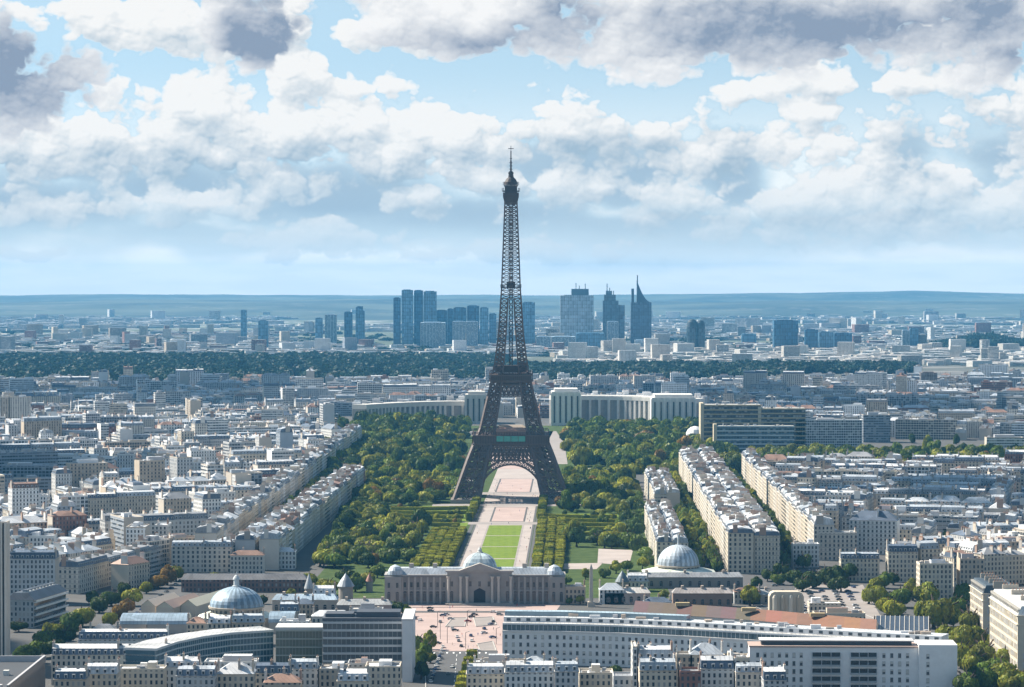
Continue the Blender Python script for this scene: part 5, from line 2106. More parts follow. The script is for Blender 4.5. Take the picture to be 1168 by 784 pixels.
def left_edge():
    # fluted tower cut by the left edge
    d = 1500.0
    x1 = at(5, d)
    root = thing('fluted_tower', (x1 - 12, d, 0))
    tag(root, 'tall pale tower with vertical ribs cut off by the left edge of the picture', 'tower')
    h = CAM_H - (597 - YV) * d / FPX
    b = MB(); b.c = (0.07, 0.065, 0.06)  # wall colour darkened to paint shade into the gaps between the ribs
    b.box(-12, 12, 0, 9, 0, h, blank=True)
    b.build('wall', PAINT, root)
    f = MB(); f.c = (0.66, 0.60, 0.53)  # rib colour lightened, painting in the lit look
    for i in range(13):
        x = -12 + 2 * i
        f.box(x - .45, x + .45, -.9, -.02, 0, h + .6, blank=True)
        f.box(12.02, 12.9, .7 * i, .7 * i + .35, 0, h + .6, blank=True)
    f.build('vertical_rib', PAINT, root)
    # low block with a finned wall
    y0, y1 = 1335.0, 1442.0
    x = at(49, y1)
    root = thing('finned_block', (x, y0, 0))
    tag(root, 'dark flat roof with a finned parapet wall in the bottom left corner', 'building')
    b = MB(); b.c = (0.05, 0.055, 0.065)
    b.box(-60, 0, 0, y1 - y0, 0, 13.2, blank=True)
    b.build('wall', PAINT, root)
    b = MB(); b.c = (0.36, 0.30, 0.26)
    k = 60
    for i in range(k):
        yy = (y1 - y0) * i / k
        b.box(0.02, 0.7, yy, yy + .7, 0, 16, blank=True)
    b.build('fin', PAINT, root)
    b = MB(); b.c = (0.42, 0.42, 0.44)
    b.box(-60, .9, y1 - y0 - .8, y1 - y0, 13.2, 16.2, blank=True)
    b.box(-.2, .9, 0, y1 - y0 - .82, 16.02, 16.5, blank=True, bottom=True)
    b.build('parapet', PAINT, root)
    # apartment house with banded balconies
    cx, cy = -282.0, 1690.0
    rot = atan2(52, 11)
    root = thing('banded_apartment_house', (cx, cy, 0), rot)
    tag(root, 'slate-roofed apartment house with white balcony bands, left foreground behind the trees', 'building')
    L, D, h = 53.0, 17.0, 16.5
    b = MB(); b.c, b.s = (0.36, 0.36, 0.36), 0.3
    b.box(0, L, 0, D, 0, h)
    b.build('wall', [FAC], root)
    for i in range(4):
        b = MB(); b.c = (0.68, 0.69, 0.68)
        z = 3.2 + i * 3.9
        b.box(-.2, L, -1.6, -.02, z, z + .25, blank=True, bottom=True)
        b.box(-.2, L, -1.7, -1.58, z + .25, z + 1.3, blank=True)
        b.build('balcony', PAINT, root)
    for i in range(4):
        b = MB(); b.c = (0.02, 0.022, 0.025)
        z = 4.8 + i * 3.9 - 3.9
        b.box(1, L - 1, -.05, .02, max(z, .6), z + 2.0, blank=True)
        b.build('window_band', GLASS, root)
    r = MB(); r.c = (0.07, 0.085, 0.11)
    r.loft([(-.3, -1), (L + .3, -1), (L + .3, D + .3), (-.3, D + .3)], [(1.5, 4), (L - 1, 4), (L - 1, D - 4), (1.5, D - 4)], h, h + 4, cap=0, col=None)
    r.box(4, L - 4, 5, 9, h + 4.02, h + 4.6, col=(0.72, 0.72, 0.72), blank=True)
    for i in range(9):
        r.box(4 + i * 5.3, 7 + i * 5.3, 5.5, 8.5, h + 4.6, h + 5.4, col=(0.12, 0.14, 0.17), blank=True)
    r.build('slate_roof', ROOF, root)
    # low brown wing behind the left dome
    d = 1885.0
    x0, x1 = at(206, d), at(350, d)
    root = thing('long_low_wing', (x0, d, 0))
    tag(root, 'long low brown stable wing with a dark roof behind the left-hand dome', 'building')
    b = MB(); b.c, b.s = (0.20, 0.12, 0.10), .3
    b.box(0, x1 - x0, 0, 12, 0, 8.2)
    b.build('wall', [FAC], root)
    b = MB(); b.c = (0.14, 0.14, 0.15)
    b.loft([(-.5, -.5), (x1 - x0 + .5, -.5), (x1 - x0 + .5, 12.5), (-.5, 12.5)], [(3, 5), (x1 - x0 - 3, 5), (x1 - x0 - 3, 7), (3, 7)], 8.2, 11.6, cap=0)
    b.build('roof', ROOF, root)
    # sheds with cream gables
    for i, (px, py, L, W_, lb, rc) in enumerate(((168, 704, 44, 9, 'long cream shed beside the parked cars, leftmost of three', (0.55, 0.48, 0.40)),
                                                 (187, 706, 50, 11, 'long brown-roofed shed with cream gable, middle one of three', (0.30, 0.22, 0.19)),
                                                 (214, 704, 60, 10, 'shed with a bright cream roof left of the domed hall', (0.62, 0.58, 0.46)))):
        x, y = pg(px, py)
        root = thing('gabled_shed', (x, y, 0), radians(-14))
        tag(root, lb, 'shed', 'cream gabled sheds left of the dome')
        b = MB(); b.c = (0.60, 0.52, 0.42)
        b.box(-W_ / 2, W_ / 2, 0, L, 0, 6.5, blank=True)
        for yy, fl in ((0, 0), (L, 1)):
            q = [(-W_ / 2, yy, 6.5), (W_ / 2, yy, 6.5), (0, yy, 10)]
            b.face(q[::-1] if fl else q, 0, None, (0.62, 0.56, 0.44))
        b.build('wall', PAINT, root)
        r = MB(); r.c = rc
        e = .5
        r.face([(-W_ / 2 - e, -e, 6.3), (0, -e, 10.2), (0, L + e, 10.2), (-W_ / 2 - e, L + e, 6.3)][::-1])
        r.face([(W_ / 2 + e, -e, 6.3), (W_ / 2 + e, L + e, 6.3), (0, L + e, 10.2), (0, -e, 10.2)][::1])
        r.build('roof', PAINT, root)
    # barrel-roofed zinc halls in front of the sheds
    for (p0, p1, py, h, lb) in ((136, 166, 722, 7, 'left zinc barrel-roofed hall in front of the sheds'), (167, 212, 724, 8, 'right zinc barrel-roofed hall in front of the sheds'),
                                (306, 334, 724, 9, 'small zinc-roofed hall with a pale front right of the left dome')):
        d = dist(py)
        x0, x1 = at(p0, d), at(p1, d)
        w = x1 - x0
        root = thing('zinc_hall', ((x0 + x1) / 2, d, 0))
        tag(root, lb, 'hall')
        b = MB(); b.c = (0.46, 0.42, 0.38)
        b.box(-w / 2, w / 2, 0, 26, 0, h - 2.5, blank=True)
        b.build('wall', PAINT, root)
        r = MB(); r.c = (0.24, 0.32, 0.40)
        n = 8
        for i in range(n):
            a0, a1 = pi * i / n, pi * (i + 1) / n
            r.face([(w / 2 + .3, 13 - 13.4 * cos(a0), h - 2.5 + 5 * sin(a0)), (w / 2 + .3, 13 - 13.4 * cos(a1), h - 2.5 + 5 * sin(a1)),
                    (-w / 2 - .3, 13 - 13.4 * cos(a1), h - 2.5 + 5 * sin(a1)), (-w / 2 - .3, 13 - 13.4 * cos(a0), h - 2.5 + 5 * sin(a0))])
        for sx in (-1, 1):
            q = [(sx * w / 2, 13 - 13 * cos(pi * i / n), h - 2.5 + 4.8 * sin(pi * i / n)) for i in range(n + 1)]
            r.face(q if sx > 0 else q[::-1], 0, None, (0.5, 0.46, 0.4))
        r.build('barrel_roof', ROOF, root)


left_edge()


def small_pavilions():
    # conical roofed towers flanking the palace
    for (px, py, r_, h, ch, lb, c) in ((394, 690, 4.6, 11.5, 8, 'round stone pavilion with a grey cone roof left of the palace', (0.30, 0.34, 0.39)),
                                       (421, 676, 2.2, 7, 5, 'little turret with a reddish cone roof next to the palace trees', (0.28, 0.14, 0.11)),
                                       (710, 678, 4.0, 8, 7, 'small turret with a dark pointed roof right of the palace', (0.12, 0.16, 0.19)),
                                       (352, 688, 2.6, 9, 9, 'slender turret with tilted grey spire behind the zinc roofs', (0.40, 0.42, 0.44))):
        x, y = pg(px, py)
        root = thing('turret', (x, y, 0))
        tag(root, lb, 'turret')
        b = MB(); b.c = (0.30, 0.27, 0.24)
        b.lathe([(r_, 0), (r_, h - .8), (r_ * 1.15, h - .6), (r_ * 1.15, h)], 16)
        b.build('wall', STONE, root)
        b = MB(); b.c = c
        b.lathe([(r_ * 1.22, h), (r_ * .7, h + ch * .5), (.25, h + ch), (0, h + ch + .8)], 16)
        b.build('cone_roof', ROOF, root)
    # arcade below the right dome, and lower ranges
    for (p0, p1, py, h, dp, c, rc, ar, lb) in (
        (716, 848, 672, 7.5, 9, (0.26, 0.24, 0.22), (0.30, 0.31, 0.33), 12, 'long low arcaded range in front of the pale right dome'),
        (768, 836, 694, 9, 10, (0.26, 0.18, 0.14), (0.34, 0.31, 0.30), 7, 'brown brick range with dark doorways before the arcade'),
        (690, 742, 690, 7, 12, (0.50, 0.40, 0.35), (0.52, 0.50, 0.48), 6, 'pinkish low range with a pale roof right of the palace'),
        (310, 384, 700, 8, 14, (0.46, 0.40, 0.34), (0.30, 0.38, 0.46), 8, 'low stone range with blue zinc roofs between dome and palace'),
        (384, 446, 706, 8, 10, (0.26, 0.23, 0.22), (0.36, 0.37, 0.38), 8, 'dark stone courtyard range joining the palace on its left'),
        (848, 880, 690, 6, 9, (0.34, 0.33, 0.31), (0.40, 0.41, 0.42), 3, 'small grey lodge left of the cream pavilion')):
        d = dist(py)
        x0, x1 = at(p0, d), at(p1, d)
        w = x1 - x0
        root = thing('low_range', (x0, d, 0))
        tag(root, lb, 'building')
        b = MB(); b.c = c
        b.box(0, w, 0, dp, 0, h, blank=True)
        b.build('wall', STONE, root)
        b = MB(); b.c = rc
        b.loft([(-.4, -.5), (w + .4, -.5), (w + .4, dp + .5), (-.4, dp + .5)], [(2, dp * .4), (w - 2, dp * .4), (w - 2, dp * .6), (2, dp * .6)], h, h + 2.8, cap=0)
        rf = b.build('roof', ROOF, root)
        me = window_mesh('arcade_opening', 2.2, 2.4, tuple(v * 1.1 for v in c), arch=True)
        put_windows(root, [(x, y - .02, z, r) for (x, y, z, r) in along((0, 0), (w, 0), ar, h * .2)], me, 'arched_opening')
        for i in range(3):
            k = MB(); k.c = (0.44, 0.36, 0.30)
            xx = w * (i + .5) / 3
            k.box(xx - .8, xx + .8, dp * .35, dp * .6, h + 1.5, h + 4.4, blank=True)
            k.build('chimney', STONE, rf)
    # slim memorial column
    x, y = pg(674.5, 693)
    root = thing('memorial_column', (x, y, 0))
    tag(root, 'slim pale stone column standing beside the clipped hedge right of the palace', 'monument')
    b = MB(); b.c = (0.50, 0.44, 0.37)
    b.box(-2.2, 2.2, -2.2, 2.2, 0, 3.2, blank=True)
    b.build('pedestal', STONE, root)
    b = MB(); b.c = (0.52, 0.47, 0.40)
    b.loft([(-1.3, -1.3), (1.3, -1.3), (1.3, 1.3), (-1.3, 1.3)], [(-.9, -.9), (.9, -.9), (.9, .9), (-.9, .9)], 3.2, 24.5)
    b.loft([(-.9, -.9), (.9, -.9), (.9, .9), (-.9, .9)], [(-.05, -.05), (.05, -.05), (.05, .05), (-.05, .05)], 24.5, 27)
    b.build('shaft', STONE, root)
    # white lumpy marquee on the far bank
    x, y = pg(793, 507)
    root = thing('white_marquee', (x, y, 0))
    tag(root, 'white domed tent with a bulging top among dark trees at the river', 'tent')
    b = MB(); b.c = (0.74, 0.74, 0.74)
    b.lathe([(8, 0), (8.6, 4), (11, 9), (11.5, 14), (9, 18.5), (5, 21.5), (1, 22.6), (0, 22.7)], 14)
    b.build('canopy', PAINT, root)
    b = MB(); b.c = (0.6, 0.6, 0.6)
    for i in range(7):
        a = 2 * pi * i / 7
        b.bar((8.2 * cos(a), 8.2 * sin(a), 0), (11.2 * cos(a), 11.2 * sin(a), 11), .6)
    b.build('frame', PAINT, root)


small_pavilions()


def right_houses():
    """two tall stone houses catching the sun at the lower right edge"""
    for (x, ya, yb, h, fl, dep, c, lb, rc) in (
        (at(1131, 1560), 1562, 1476, 32.5, 7, 22, (0.56, 0.50, 0.40), 'tall sunlit cream stone house with white attic at the lower right edge', (0.62, 0.63, 0.62)),
        (at(1109, 1690), 1694, 1648, 25.0, 6, 20, (0.54, 0.48, 0.39), 'sunlit cream stone house with a dark slate mansard, behind the tall one at right', (0.06, 0.08, 0.10))):
        L = ya - yb
        root = thing('stone_town_house', (x, ya, 0), -pi / 2)   # local +x runs towards the viewer, front faces left
        tag(root, lb, 'building')
        b = MB(); b.c = c
        b.box(0, L, 0, dep, 0, h, blank=True)
        b.build('wall', STONE, root)
        fh = h / fl
        for z in (fh * 1, fh * (fl - 1), h):
            k = MB(); k.c = tuple(v * 1.1 for v in c)
            k.box(-.5, L + .5, -.7, dep + .5, z - .35, z + .02, blank=True, bottom=True)
            k.build('cornice', STONE, root)
        me = [window_mesh('french_window', 1.5, fh * .62, tuple(v * .9 for v in c), blind=q, shut=k) for q, k in ((0, 0), (0, 1), (.4, 0), (.9, 1), (0, 1))]
        ws = []
        for i in range(fl):
            ws += [(p[0], p[1] - .02, p[2], p[3]) for p in along((0, 0), (L, 0), int(L / 3.8), i * fh + fh * .18, 1)]
            ws += [(p[0] + .02, p[1], p[2], p[3]) for p in along((L, 0), (L, dep), 4, i * fh + fh * .18, 2)]
        put_windows(root, ws, me, 'french_window')
        r = MB(); r.c = rc
        r.loft([(0.1, 0), (L - .1, 0), (L - .1, dep - .1), (.1, dep - .1)], [(1.5, 2.2), (L - 1.5, 2.2), (L - 1.5, dep - 2), (1.5, dep - 2)], h + .02, h + 4.6, cap=0)
        rf = r.build('mansard_roof', ROOF, root)
        n = int(L / 4.2)
        src = None
        for i in range(n):
            px_ = (i + .5) * L / n
            if src is None:
                k = MB(); k.c = (0.50, 0.47, 0.42)
                k.box(-.9, .9, 0, 2.2, 0, 2.4, blank=True)
                k.face([(-1.05, -.2, 2.4), (1.05, -.2, 2.4), (0, -.2, 3.3)])
                k.face([(-1.05, -.2, 2.4), (0, -.2, 3.3), (0, 2.4, 3.3), (-1.05, 2.4, 2.4)])
                k.face([(0, -.2, 3.3), (1.05, -.2, 2.4), (1.05, 2.4, 2.4), (0, 2.4, 3.3)])
                k.face([(-.6, -.03, .4), (.6, -.03, .4), (.6, -.03, 2.0), (-.6, -.03, 2.0)], 0, None, (.03, .03, .04))
                src = k.build('dormer', PAINT, rf, loc=(px_, .25, h + .5))
            else:
                inst(src, rf, (px_, .25, h + .5))
        for i in range(4):
            k = MB(); k.c = (0.46, 0.40, 0.33)
            xx = 1 + (L - 2) * i / 3
            k.box(xx - .5, xx + .5, dep * .3, dep * .7, h + 3, h + 7, blank=True)
            for j in range(5):
                yy = dep * (.34 + .08 * j)
                k.box(xx - .2, xx + .2, yy - .2, yy + .2, h + 7, h + 7.9, col=(.40, .2, .13), blank=True)
            k.build('chimney', STONE, rf)


def corner_roof_plant():
    # plant on the dark corner roof
    rnd = random.Random(8)
    root = bpy.data.objects['finned_block']
    for i in range(14):
        b = MB(); b.c = rnd.choice([(.5, .5, .5), (.3, .3, .32), (.62, .62, .6)])
        xx, yy, ww = rnd.uniform(-55, -6), rnd.uniform(8, 98), rnd.uniform(1.5, 5)
        b.box(xx - ww / 2, xx + ww / 2, yy - 1.5, yy + 1.5, 13.2, 13.2 + rnd.uniform(1, 2.6), blank=True)
        b.build('roof_plant', PAINT, root)


right_houses()
corner_roof_plant()


# --- ordinary houses of the foreground, as things with parts
def fg(p0, p1, yt, yb, dep, wall, roof, kind, region, sty=.3, rot=0.0):
    s = slab(p0, p1, yt, yb, dep, wall, sty, roof, region, rot, kind)
    building_thing(s)


FGR = 'bottom edge before white building'
for a in [(532, 575, 770, 812, 14, 'cream', 'pale zinc', 'mansard'), (540, 600, 758, 800, 12, 'off-white', 'pale zinc', 'flat'), (576, 632, 768, 818, 14, 'off-white', 'pale zinc', 'mansard'),
          (598, 622, 757, 798, 10, 'light beige', 'blue-grey', 'hip'), (633, 660, 767, 820, 14, 'pale grey', 'blue-grey', 'mansard'), (661, 700, 771, 815, 16, 'cream', 'white', 'flat'),
          (722, 727, 740, 800, 22, 'off-white', 'white', 'flat'), (728, 768, 752, 800, 14, 'brick red', 'pale zinc', 'mansard'), (730, 772, 766, 825, 14, 'cream', 'blue-grey', 'mansard'),
          (772, 790, 750, 802, 12, 'tan', 'white', 'flat'), (788, 826, 748, 802, 14, 'cream', 'blue-grey', 'hip'), (776, 800, 769, 826, 14, 'brick red', 'grey', 'flat'),
          (800, 838, 764, 822, 14, 'off-white', 'pale zinc', 'mansard'), (828, 856, 753, 806, 14, 'cream', 'white', 'flat'), (840, 872, 768, 824, 16, 'light beige', 'blue-grey', 'mansard'),
          (700, 722, 774, 822, 14, 'pale grey', 'grey', 'flat'), (872, 898, 777, 830, 14, 'pale grey', 'white', 'mansard')]:
    fg(*a, FGR)
FGL = 'bottom edge before glass offices'
for a in [(88, 190, 730, 768, 13, 'pale grey', 'white', 'mansard'), (57, 188, 748, 783, 14, 'light beige', 'white', 'mansard'), (96, 132, 770, 815, 14, 'cream', 'pale zinc', 'mansard'),
          (132, 186, 766, 806, 14, 'cream', 'white', 'flat'), (186, 226, 762, 802, 13, 'off-white', 'pale zinc', 'mansard'), (200, 244, 772, 822, 14, 'pale grey', 'blue-grey', 'mansard'),
          (232, 292, 758, 800, 13, 'off-white', 'white', 'flat'), (246, 288, 770, 818, 14, 'cream', 'pale zinc', 'hip'), (290, 330, 769, 812, 13, 'light beige', 'dark slate', 'mansard'),
          (329, 362, 764, 806, 12, 'off-white', 'blue-grey', 'mansard'), (364, 396, 766, 808, 16, 'tan', 'pale zinc', 'flat'), (396, 424, 760, 800, 14, 'pale grey', 'brown', 'flat'),
          (416, 456, 763, 806, 18, 'cream', 'white', 'flat'), (60, 96, 776, 824, 14, 'tan', 'pale zinc', 'mansard'), (300, 342, 780, 840, 12, 'tan', 'brown', 'hip'), (384, 420, 778, 836, 14, 'cream', 'pale zinc', 'mansard')]:
    fg(*a, FGL)
for a in [(236, 262, 712, 738, 10, 'cream', 'pale zinc', 'mansard', 'between left dome and offices'), (264, 300, 711, 738, 10, 'tan', 'blue-grey', 'mansard', 'between left dome and offices'),
          (318, 352, 711, 740, 12, 'off-white', 'pale zinc', 'flat', 'between left dome and offices'), (10, 62, 638, 690, 16, 'pale grey', 'dark slate', 'mansard', 'left edge behind banded house'),
          (355, 400, 704, 738, 10, 'light beige', 'pale zinc', 'hip', 'between left dome and offices'), (12, 60, 613, 655, 16, 'off-white', 'pale zinc', 'flat', 'left edge behind banded house'),
          (1096, 1124, 640, 690, 14, 'tan', 'brown', 'flat', 'behind the sunlit stone houses'), (1014, 1048, 630, 665, 14, 'cream', 'dark slate', 'mansard', 'beyond the lower right trees')]:
    fg(*a)
# low houses and workshops filling the ground round the two domes
for a in [(100, 132, 722, 742, 12, 'tan', 'grey', 'hip', 'low roofs left of the dome'), (212, 234, 712, 732, 12, 'cream', 'brown', 'hip', 'low roofs left of the dome'),
          (334, 356, 690, 708, 14, 'tan', 'dark slate', 'hip', 'low roofs right of left dome'), (318, 340, 698, 716, 12, 'cream', 'blue-grey', 'mansard', 'low roofs right of left dome'),
          (398, 436, 698, 716, 12, 'pale grey', 'grey', 'flat', 'low roofs right of left dome'), (356, 382, 678, 696, 10, 'off-white', 'pale zinc', 'mansard', 'low roofs right of left dome'),
          (262, 300, 634, 656, 12, 'light beige', 'brown', 'hip', 'low roofs behind long wing'), (300, 336, 630, 650, 12, 'off-white', 'pale zinc', 'hip', 'low roofs behind long wing'),
          (640, 668, 672, 690, 12, 'tan', 'grey', 'flat', 'low roofs right of palace'), (684, 712, 674, 690, 12, 'off-white', 'blue-grey', 'hip', 'low roofs right of palace'),
          (735, 766, 688, 704, 10, 'tan', 'dark slate', 'hip', 'low roofs right of palace'), (716, 740, 664, 676, 10, 'light beige', 'pale zinc', 'mansard', 'low roofs right of palace'),
          (838, 868, 676, 690, 10, 'pale grey', 'brown', 'hip', 'low roofs right of pale dome'), (924, 960, 690, 704, 12, 'cream', 'white', 'flat', 'by the parking court'),
          (930, 988, 702, 722, 12, 'cream', 'brown', 'flat', 'by the parking court'), (960, 1004, 638, 664, 12, 'cream', 'blue-grey', 'mansard', 'beyond the lower right trees'),
          (905, 935, 622, 648, 12, 'off-white', 'pale zinc', 'flat', 'front row of right district')]:
    fg(*a)
n0 = len(SPECS)
row((-283, 1875), (-246, 2020), 'terrace along lower left street', 'old', 51, 15, (22, 30), (16, 18), 'mansard', ['cream', 'light beige', 'pale grey'], ['pale zinc', 'grey'])
row((-239, 2012), (-197, 2012), 'corner where left avenue begins', 'old', 52, 15, (20, 22), (18, 19), 'mansard', ['light beige'], ['blue-grey'])
row((-197, 2028), (-193, 2056), 'corner where left avenue begins', 'old', 53, 15, (26, 29), (18, 19), 'mansard', ['light beige'], ['blue-grey'])
for s in SPECS[n0:]:
    building_thing(s)


# ------------------------------------------------------------------ trees
try:
    import numpy as np
except ImportError:
    np = None


def crown_arrays(seed, r, h, n, size, lobes=9, boxy=False):
    """leaf-cluster quads over a lumpy crown; base of the crown at z=0"""
    g = np.random.default_rng(seed)
    if boxy:
        p = g.uniform(-1, 1, (n, 3))
        ax_ = g.integers(0, 3, n)
        sg = np.where(g.random(n) < .5, -1.0, 1.0)
        up = g.random(n) < .5
        p[np.arange(n), ax_] = sg * g.uniform(.82, 1.02, n)
        p[up & (ax_ == 2), 2] = np.abs(p[up & (ax_ == 2), 2])
        nrm = np.zeros((n, 3))
        nrm[np.arange(n), ax_] = np.sign(p[np.arange(n), ax_])
        p /= (1 + 0.13 * (np.abs(p[:, [0]]) * np.abs(p[:, [2]])))
        pos = p * np.array([r, r, h / 2]) + np.array([0, 0, h / 2])
        tone = np.ones(n)
    else:
        c = g.normal(0, 1, (lobes, 3))
        c /= np.linalg.norm(c, axis=1, keepdims=True)
        form = seed % 3
        c *= g.uniform(*((.30, .72), (.18, .50), (.22, .60))[form], (lobes, 1))
        if form == 2:
            c[:, :2] *= .72
        c[:, 2] = np.abs(c[:, 2]) * (1.0, 1.0, 1.5)[form] - .40
        lr = g.uniform(*((.26, .50), (.42, .58), (.28, .48))[form], lobes)
        lt = g.uniform(.62, 1.30, lobes)
        k = g.integers(0, lobes, n * 3)
        d = g.normal(0, 1, (n * 3, 3))
        d[:, 2] += .35
        d /= np.linalg.norm(d, axis=1, keepdims=True)
        q = c[k] + d * lr[k][:, None] * g.uniform(.72, 1.06, (n * 3, 1))
        dist_ = np.linalg.norm(q[:, None, :] - c[None], axis=2) / lr[None]
        ok = (dist_.min(axis=1) > .62)
        q, d, k = q[ok][:n], d[ok][:n], k[ok][:n]
        n = len(q)
        pos = q * np.array([r, r, h / 2]) * 1.02 + np.array([0, 0, h * .45])
        nrm = d
        tone = lt[k]
    nrm = nrm + g.normal(0, .26, (n, 3))
    nrm /= np.linalg.norm(nrm, axis=1, keepdims=True)
    ref = g.normal(0, 1, (n, 3))
    a = np.cross(nrm, ref)
    a /= np.linalg.norm(a, axis=1, keepdims=True)
    b = np.cross(nrm, a)
    s = size * g.uniform(.45, 1.5, (n, 1))
    a, b = a * s, b * s * .75
    V = np.stack([pos - a, pos - b * .9, pos + a, pos + b], axis=1).reshape(-1, 3)
    br = tone * g.uniform(.70, 1.30, n)
    hue = g.uniform(-.14, .14, n)
    C = np.stack([br * (1 + hue), br, br * (1 - hue), np.ones(n)], axis=1)
    return V, C


def leaf_mesh(name, V, C):
    n = len(C)
    me = bpy.data.meshes.new(name)
    me.vertices.add(n * 4)
    me.vertices.foreach_set('co', V.astype(np.float32).ravel())
    me.loops.add(n * 4)
    me.loops.foreach_set('vertex_index', np.arange(n * 4, dtype=np.int32))
    me.polygons.add(n)
    me.polygons.foreach_set('loop_start', np.arange(0, n * 4, 4, dtype=np.int32))
    me.polygons.foreach_set('loop_total', np.full(n, 4, dtype=np.int32))
    me.update(calc_edges=True)
    a = me.attributes.new('Col', 'FLOAT_COLOR', 'FACE')
    a.data.foreach_set('color', C.astype(np.float32).ravel())
    me.materials.append(LEAF)
    return me


CROWN_N = [crown_arrays(100 + i, 1, 1, 4200, .072, 12) for i in range(6)]
CROWN_M = [crown_arrays(200 + i, 1, 1, 2600, .086, 9) for i in range(7)]
CROWN_F = [crown_arrays(300 + i, 1, 1, 700, .155, 7) for i in range(6)]
CROWN_B = [crown_arrays(400 + i, 1, 1, 1300, .12, boxy=True) for i in range(3)]
ME_N = [leaf_mesh('crown', *a) for a in CROWN_N]
ME_M = [leaf_mesh('crown', *a) for a in CROWN_M]
ME_B = [leaf_mesh('crown', *a) for a in CROWN_B]


def trunk_mesh(name, seed):
    rnd = random.Random(seed)
    b = MB(); b.c = (0.07, 0.05, 0.035)
    b.lathe([(.09, 0), (.055, .12), (.045, .55), (.03, .8), (0, .95)], 7)
    for i in range(6):
        a = rnd.uniform(0, 2 * pi)
        z = rnd.uniform(.3, .6)
        e = (cos(a) * rnd.uniform(.3, .6), sin(a) * rnd.uniform(.3, .6), z + rnd.uniform(.12, .4))
        b.bar((0, 0, z), e, .035)
    o = b.build(name, BARK)
    me = o.data
    bpy.data.objects.remove(o)
    return me


TRUNKS = [trunk_mesh('trunk', i) for i in range(3)]
HUES = {'dark green': (0.055, 0.090, 0.018), 'mid green': (0.110, 0.160, 0.022), 'olive green': (0.195, 0.215, 0.026), 'bright yellow-green': (0.290, 0.300, 0.034),
        'rusty brown': (0.250, 0.155, 0.034)}
TREES = []     # x, y, r, h, hue, boxy, region, category


def add_tree(x, y, r, h, hue, region, boxy=False, nm='broadleaf_tree'):
    TREES.append((x, y, r, h, hue, boxy, region, nm))


def pick_hue(rnd, w=(3, 4, 3, 1.2, .25)):
    return rnd.choices(list(HUES), w)[0]


def in_any(polys, x, y):
    return any(inside(p, x, y) for p in polys)


def scatter(poly, sp, r, hue_w, region, seed, avoid=(), jit=.4, hr=(1.1, 1.75)):
    rnd = random.Random(seed)
    xs, ys = [p[0] for p in poly], [p[1] for p in poly]
    y = min(ys)
    i = 0
    while y < max(ys):
        x = min(xs) + (i % 2) * sp / 2
        while x < max(xs):
            a, b = x + rnd.uniform(-jit, jit) * sp, y + rnd.uniform(-jit, jit) * sp
            if inside(poly, a, b) and not in_any(avoid, a, b):
                rr = rnd.uniform(*r)
                add_tree(a, b, rr, rr * rnd.uniform(*hr), pick_hue(rnd, hue_w), region)
            x += sp
        y += sp * .87
        i += 1


def tree_row(a, b, sp, r, h, hue_w, region, seed, boxy=False, jit=.12):
    rnd = random.Random(seed)
    L = hypot(b[0] - a[0], b[1] - a[1])
    n = int(L / sp)
    for i in range(n + 1):
        t = i / max(n, 1)
        k = rnd.uniform(.88, 1.12)
        add_tree(a[0] + (b[0] - a[0]) * t + rnd.uniform(-jit, jit) * sp, a[1] + (b[1] - a[1]) * t + rnd.uniform(-jit, jit) * sp,
                 r * k, h * rnd.uniform(.9, 1.1), pick_hue(rnd, hue_w), region, boxy, 'clipped_tree' if boxy else 'broadleaf_tree')


def hedge_things():
    """long low clipped hedges crossing the gardens"""
    ordn = ('nearest', 'second nearest', 'third nearest', 'fourth nearest', 'farthest')
    rows = [(-102, -32, 2388 + 44 * k, '%s low clipped hedge crossing the left gardens' % ordn[k]) for k in range(5)]
    rows += [(34, 98, 2302 + 44 * k, '%s low clipped hedge crossing the right gardens' % ordn[k]) for k in range(5)]
    for i, (o0, o1, y, lb) in enumerate(rows):
        V, C = [], []
        n = int((o1 - o0) / 4)
        for k in range(n):
            v, c = CROWN_B[k % 3]
            V.append(v * np.array([2.3, 2.2, 3.2]) + np.array([o0 + ax(y) + 4 * k, y + 7 * math.sin(k * .18 + i), 0]))
            C.append(c)
        me = leaf_mesh('hedge', np.concatenate(V), np.concatenate(C))
        o = bpy.data.objects.new('clipped_hedge', me)
        o.color = (*HUES['bright yellow-green'], 1)
        COL.objects.link(o)
        tag(o, lb, 'hedge', 'long garden hedges')


hedge_things()

GREEN = (3, 4, 3, 1.5, .3)
# clipped rows framing the lawn
for k, off in enumerate((-31, -38, -45, -52)):
    tree_row((ax(2010) + off, 2010), (ax(2330) + off, 2330), 5.2, 2.7, 4.8, (0, 1, 3, 5, 0), 'in %s clipped row left of lawn' % ('first', 'second', 'third', 'fourth')[k], 60 + k, True, .03)
for k, off in enumerate((33, 41, 49)):
    tree_row((ax(2010) + off, 2010), (ax(2420) + off, 2420), 5.4, 2.8, 4.8, (0, 1, 3, 5, 0), 'in %s clipped row right of lawn' % ('first', 'second', 'third')[k], 70 + k, True, .03)
tree_row((ax(2440) - 30, 2440), (ax(2640) - 30, 2640), 8, 2.6, 6, (0, 3, 3, 2, 0), 'in short line left of forecourt', 80, True, .03)
tree_row((ax(2440) + 31, 2440), (ax(2640) + 31, 2640), 8, 2.6, 6, (0, 3, 3, 2, 0), 'in short line right of forecourt', 81, True, .03)
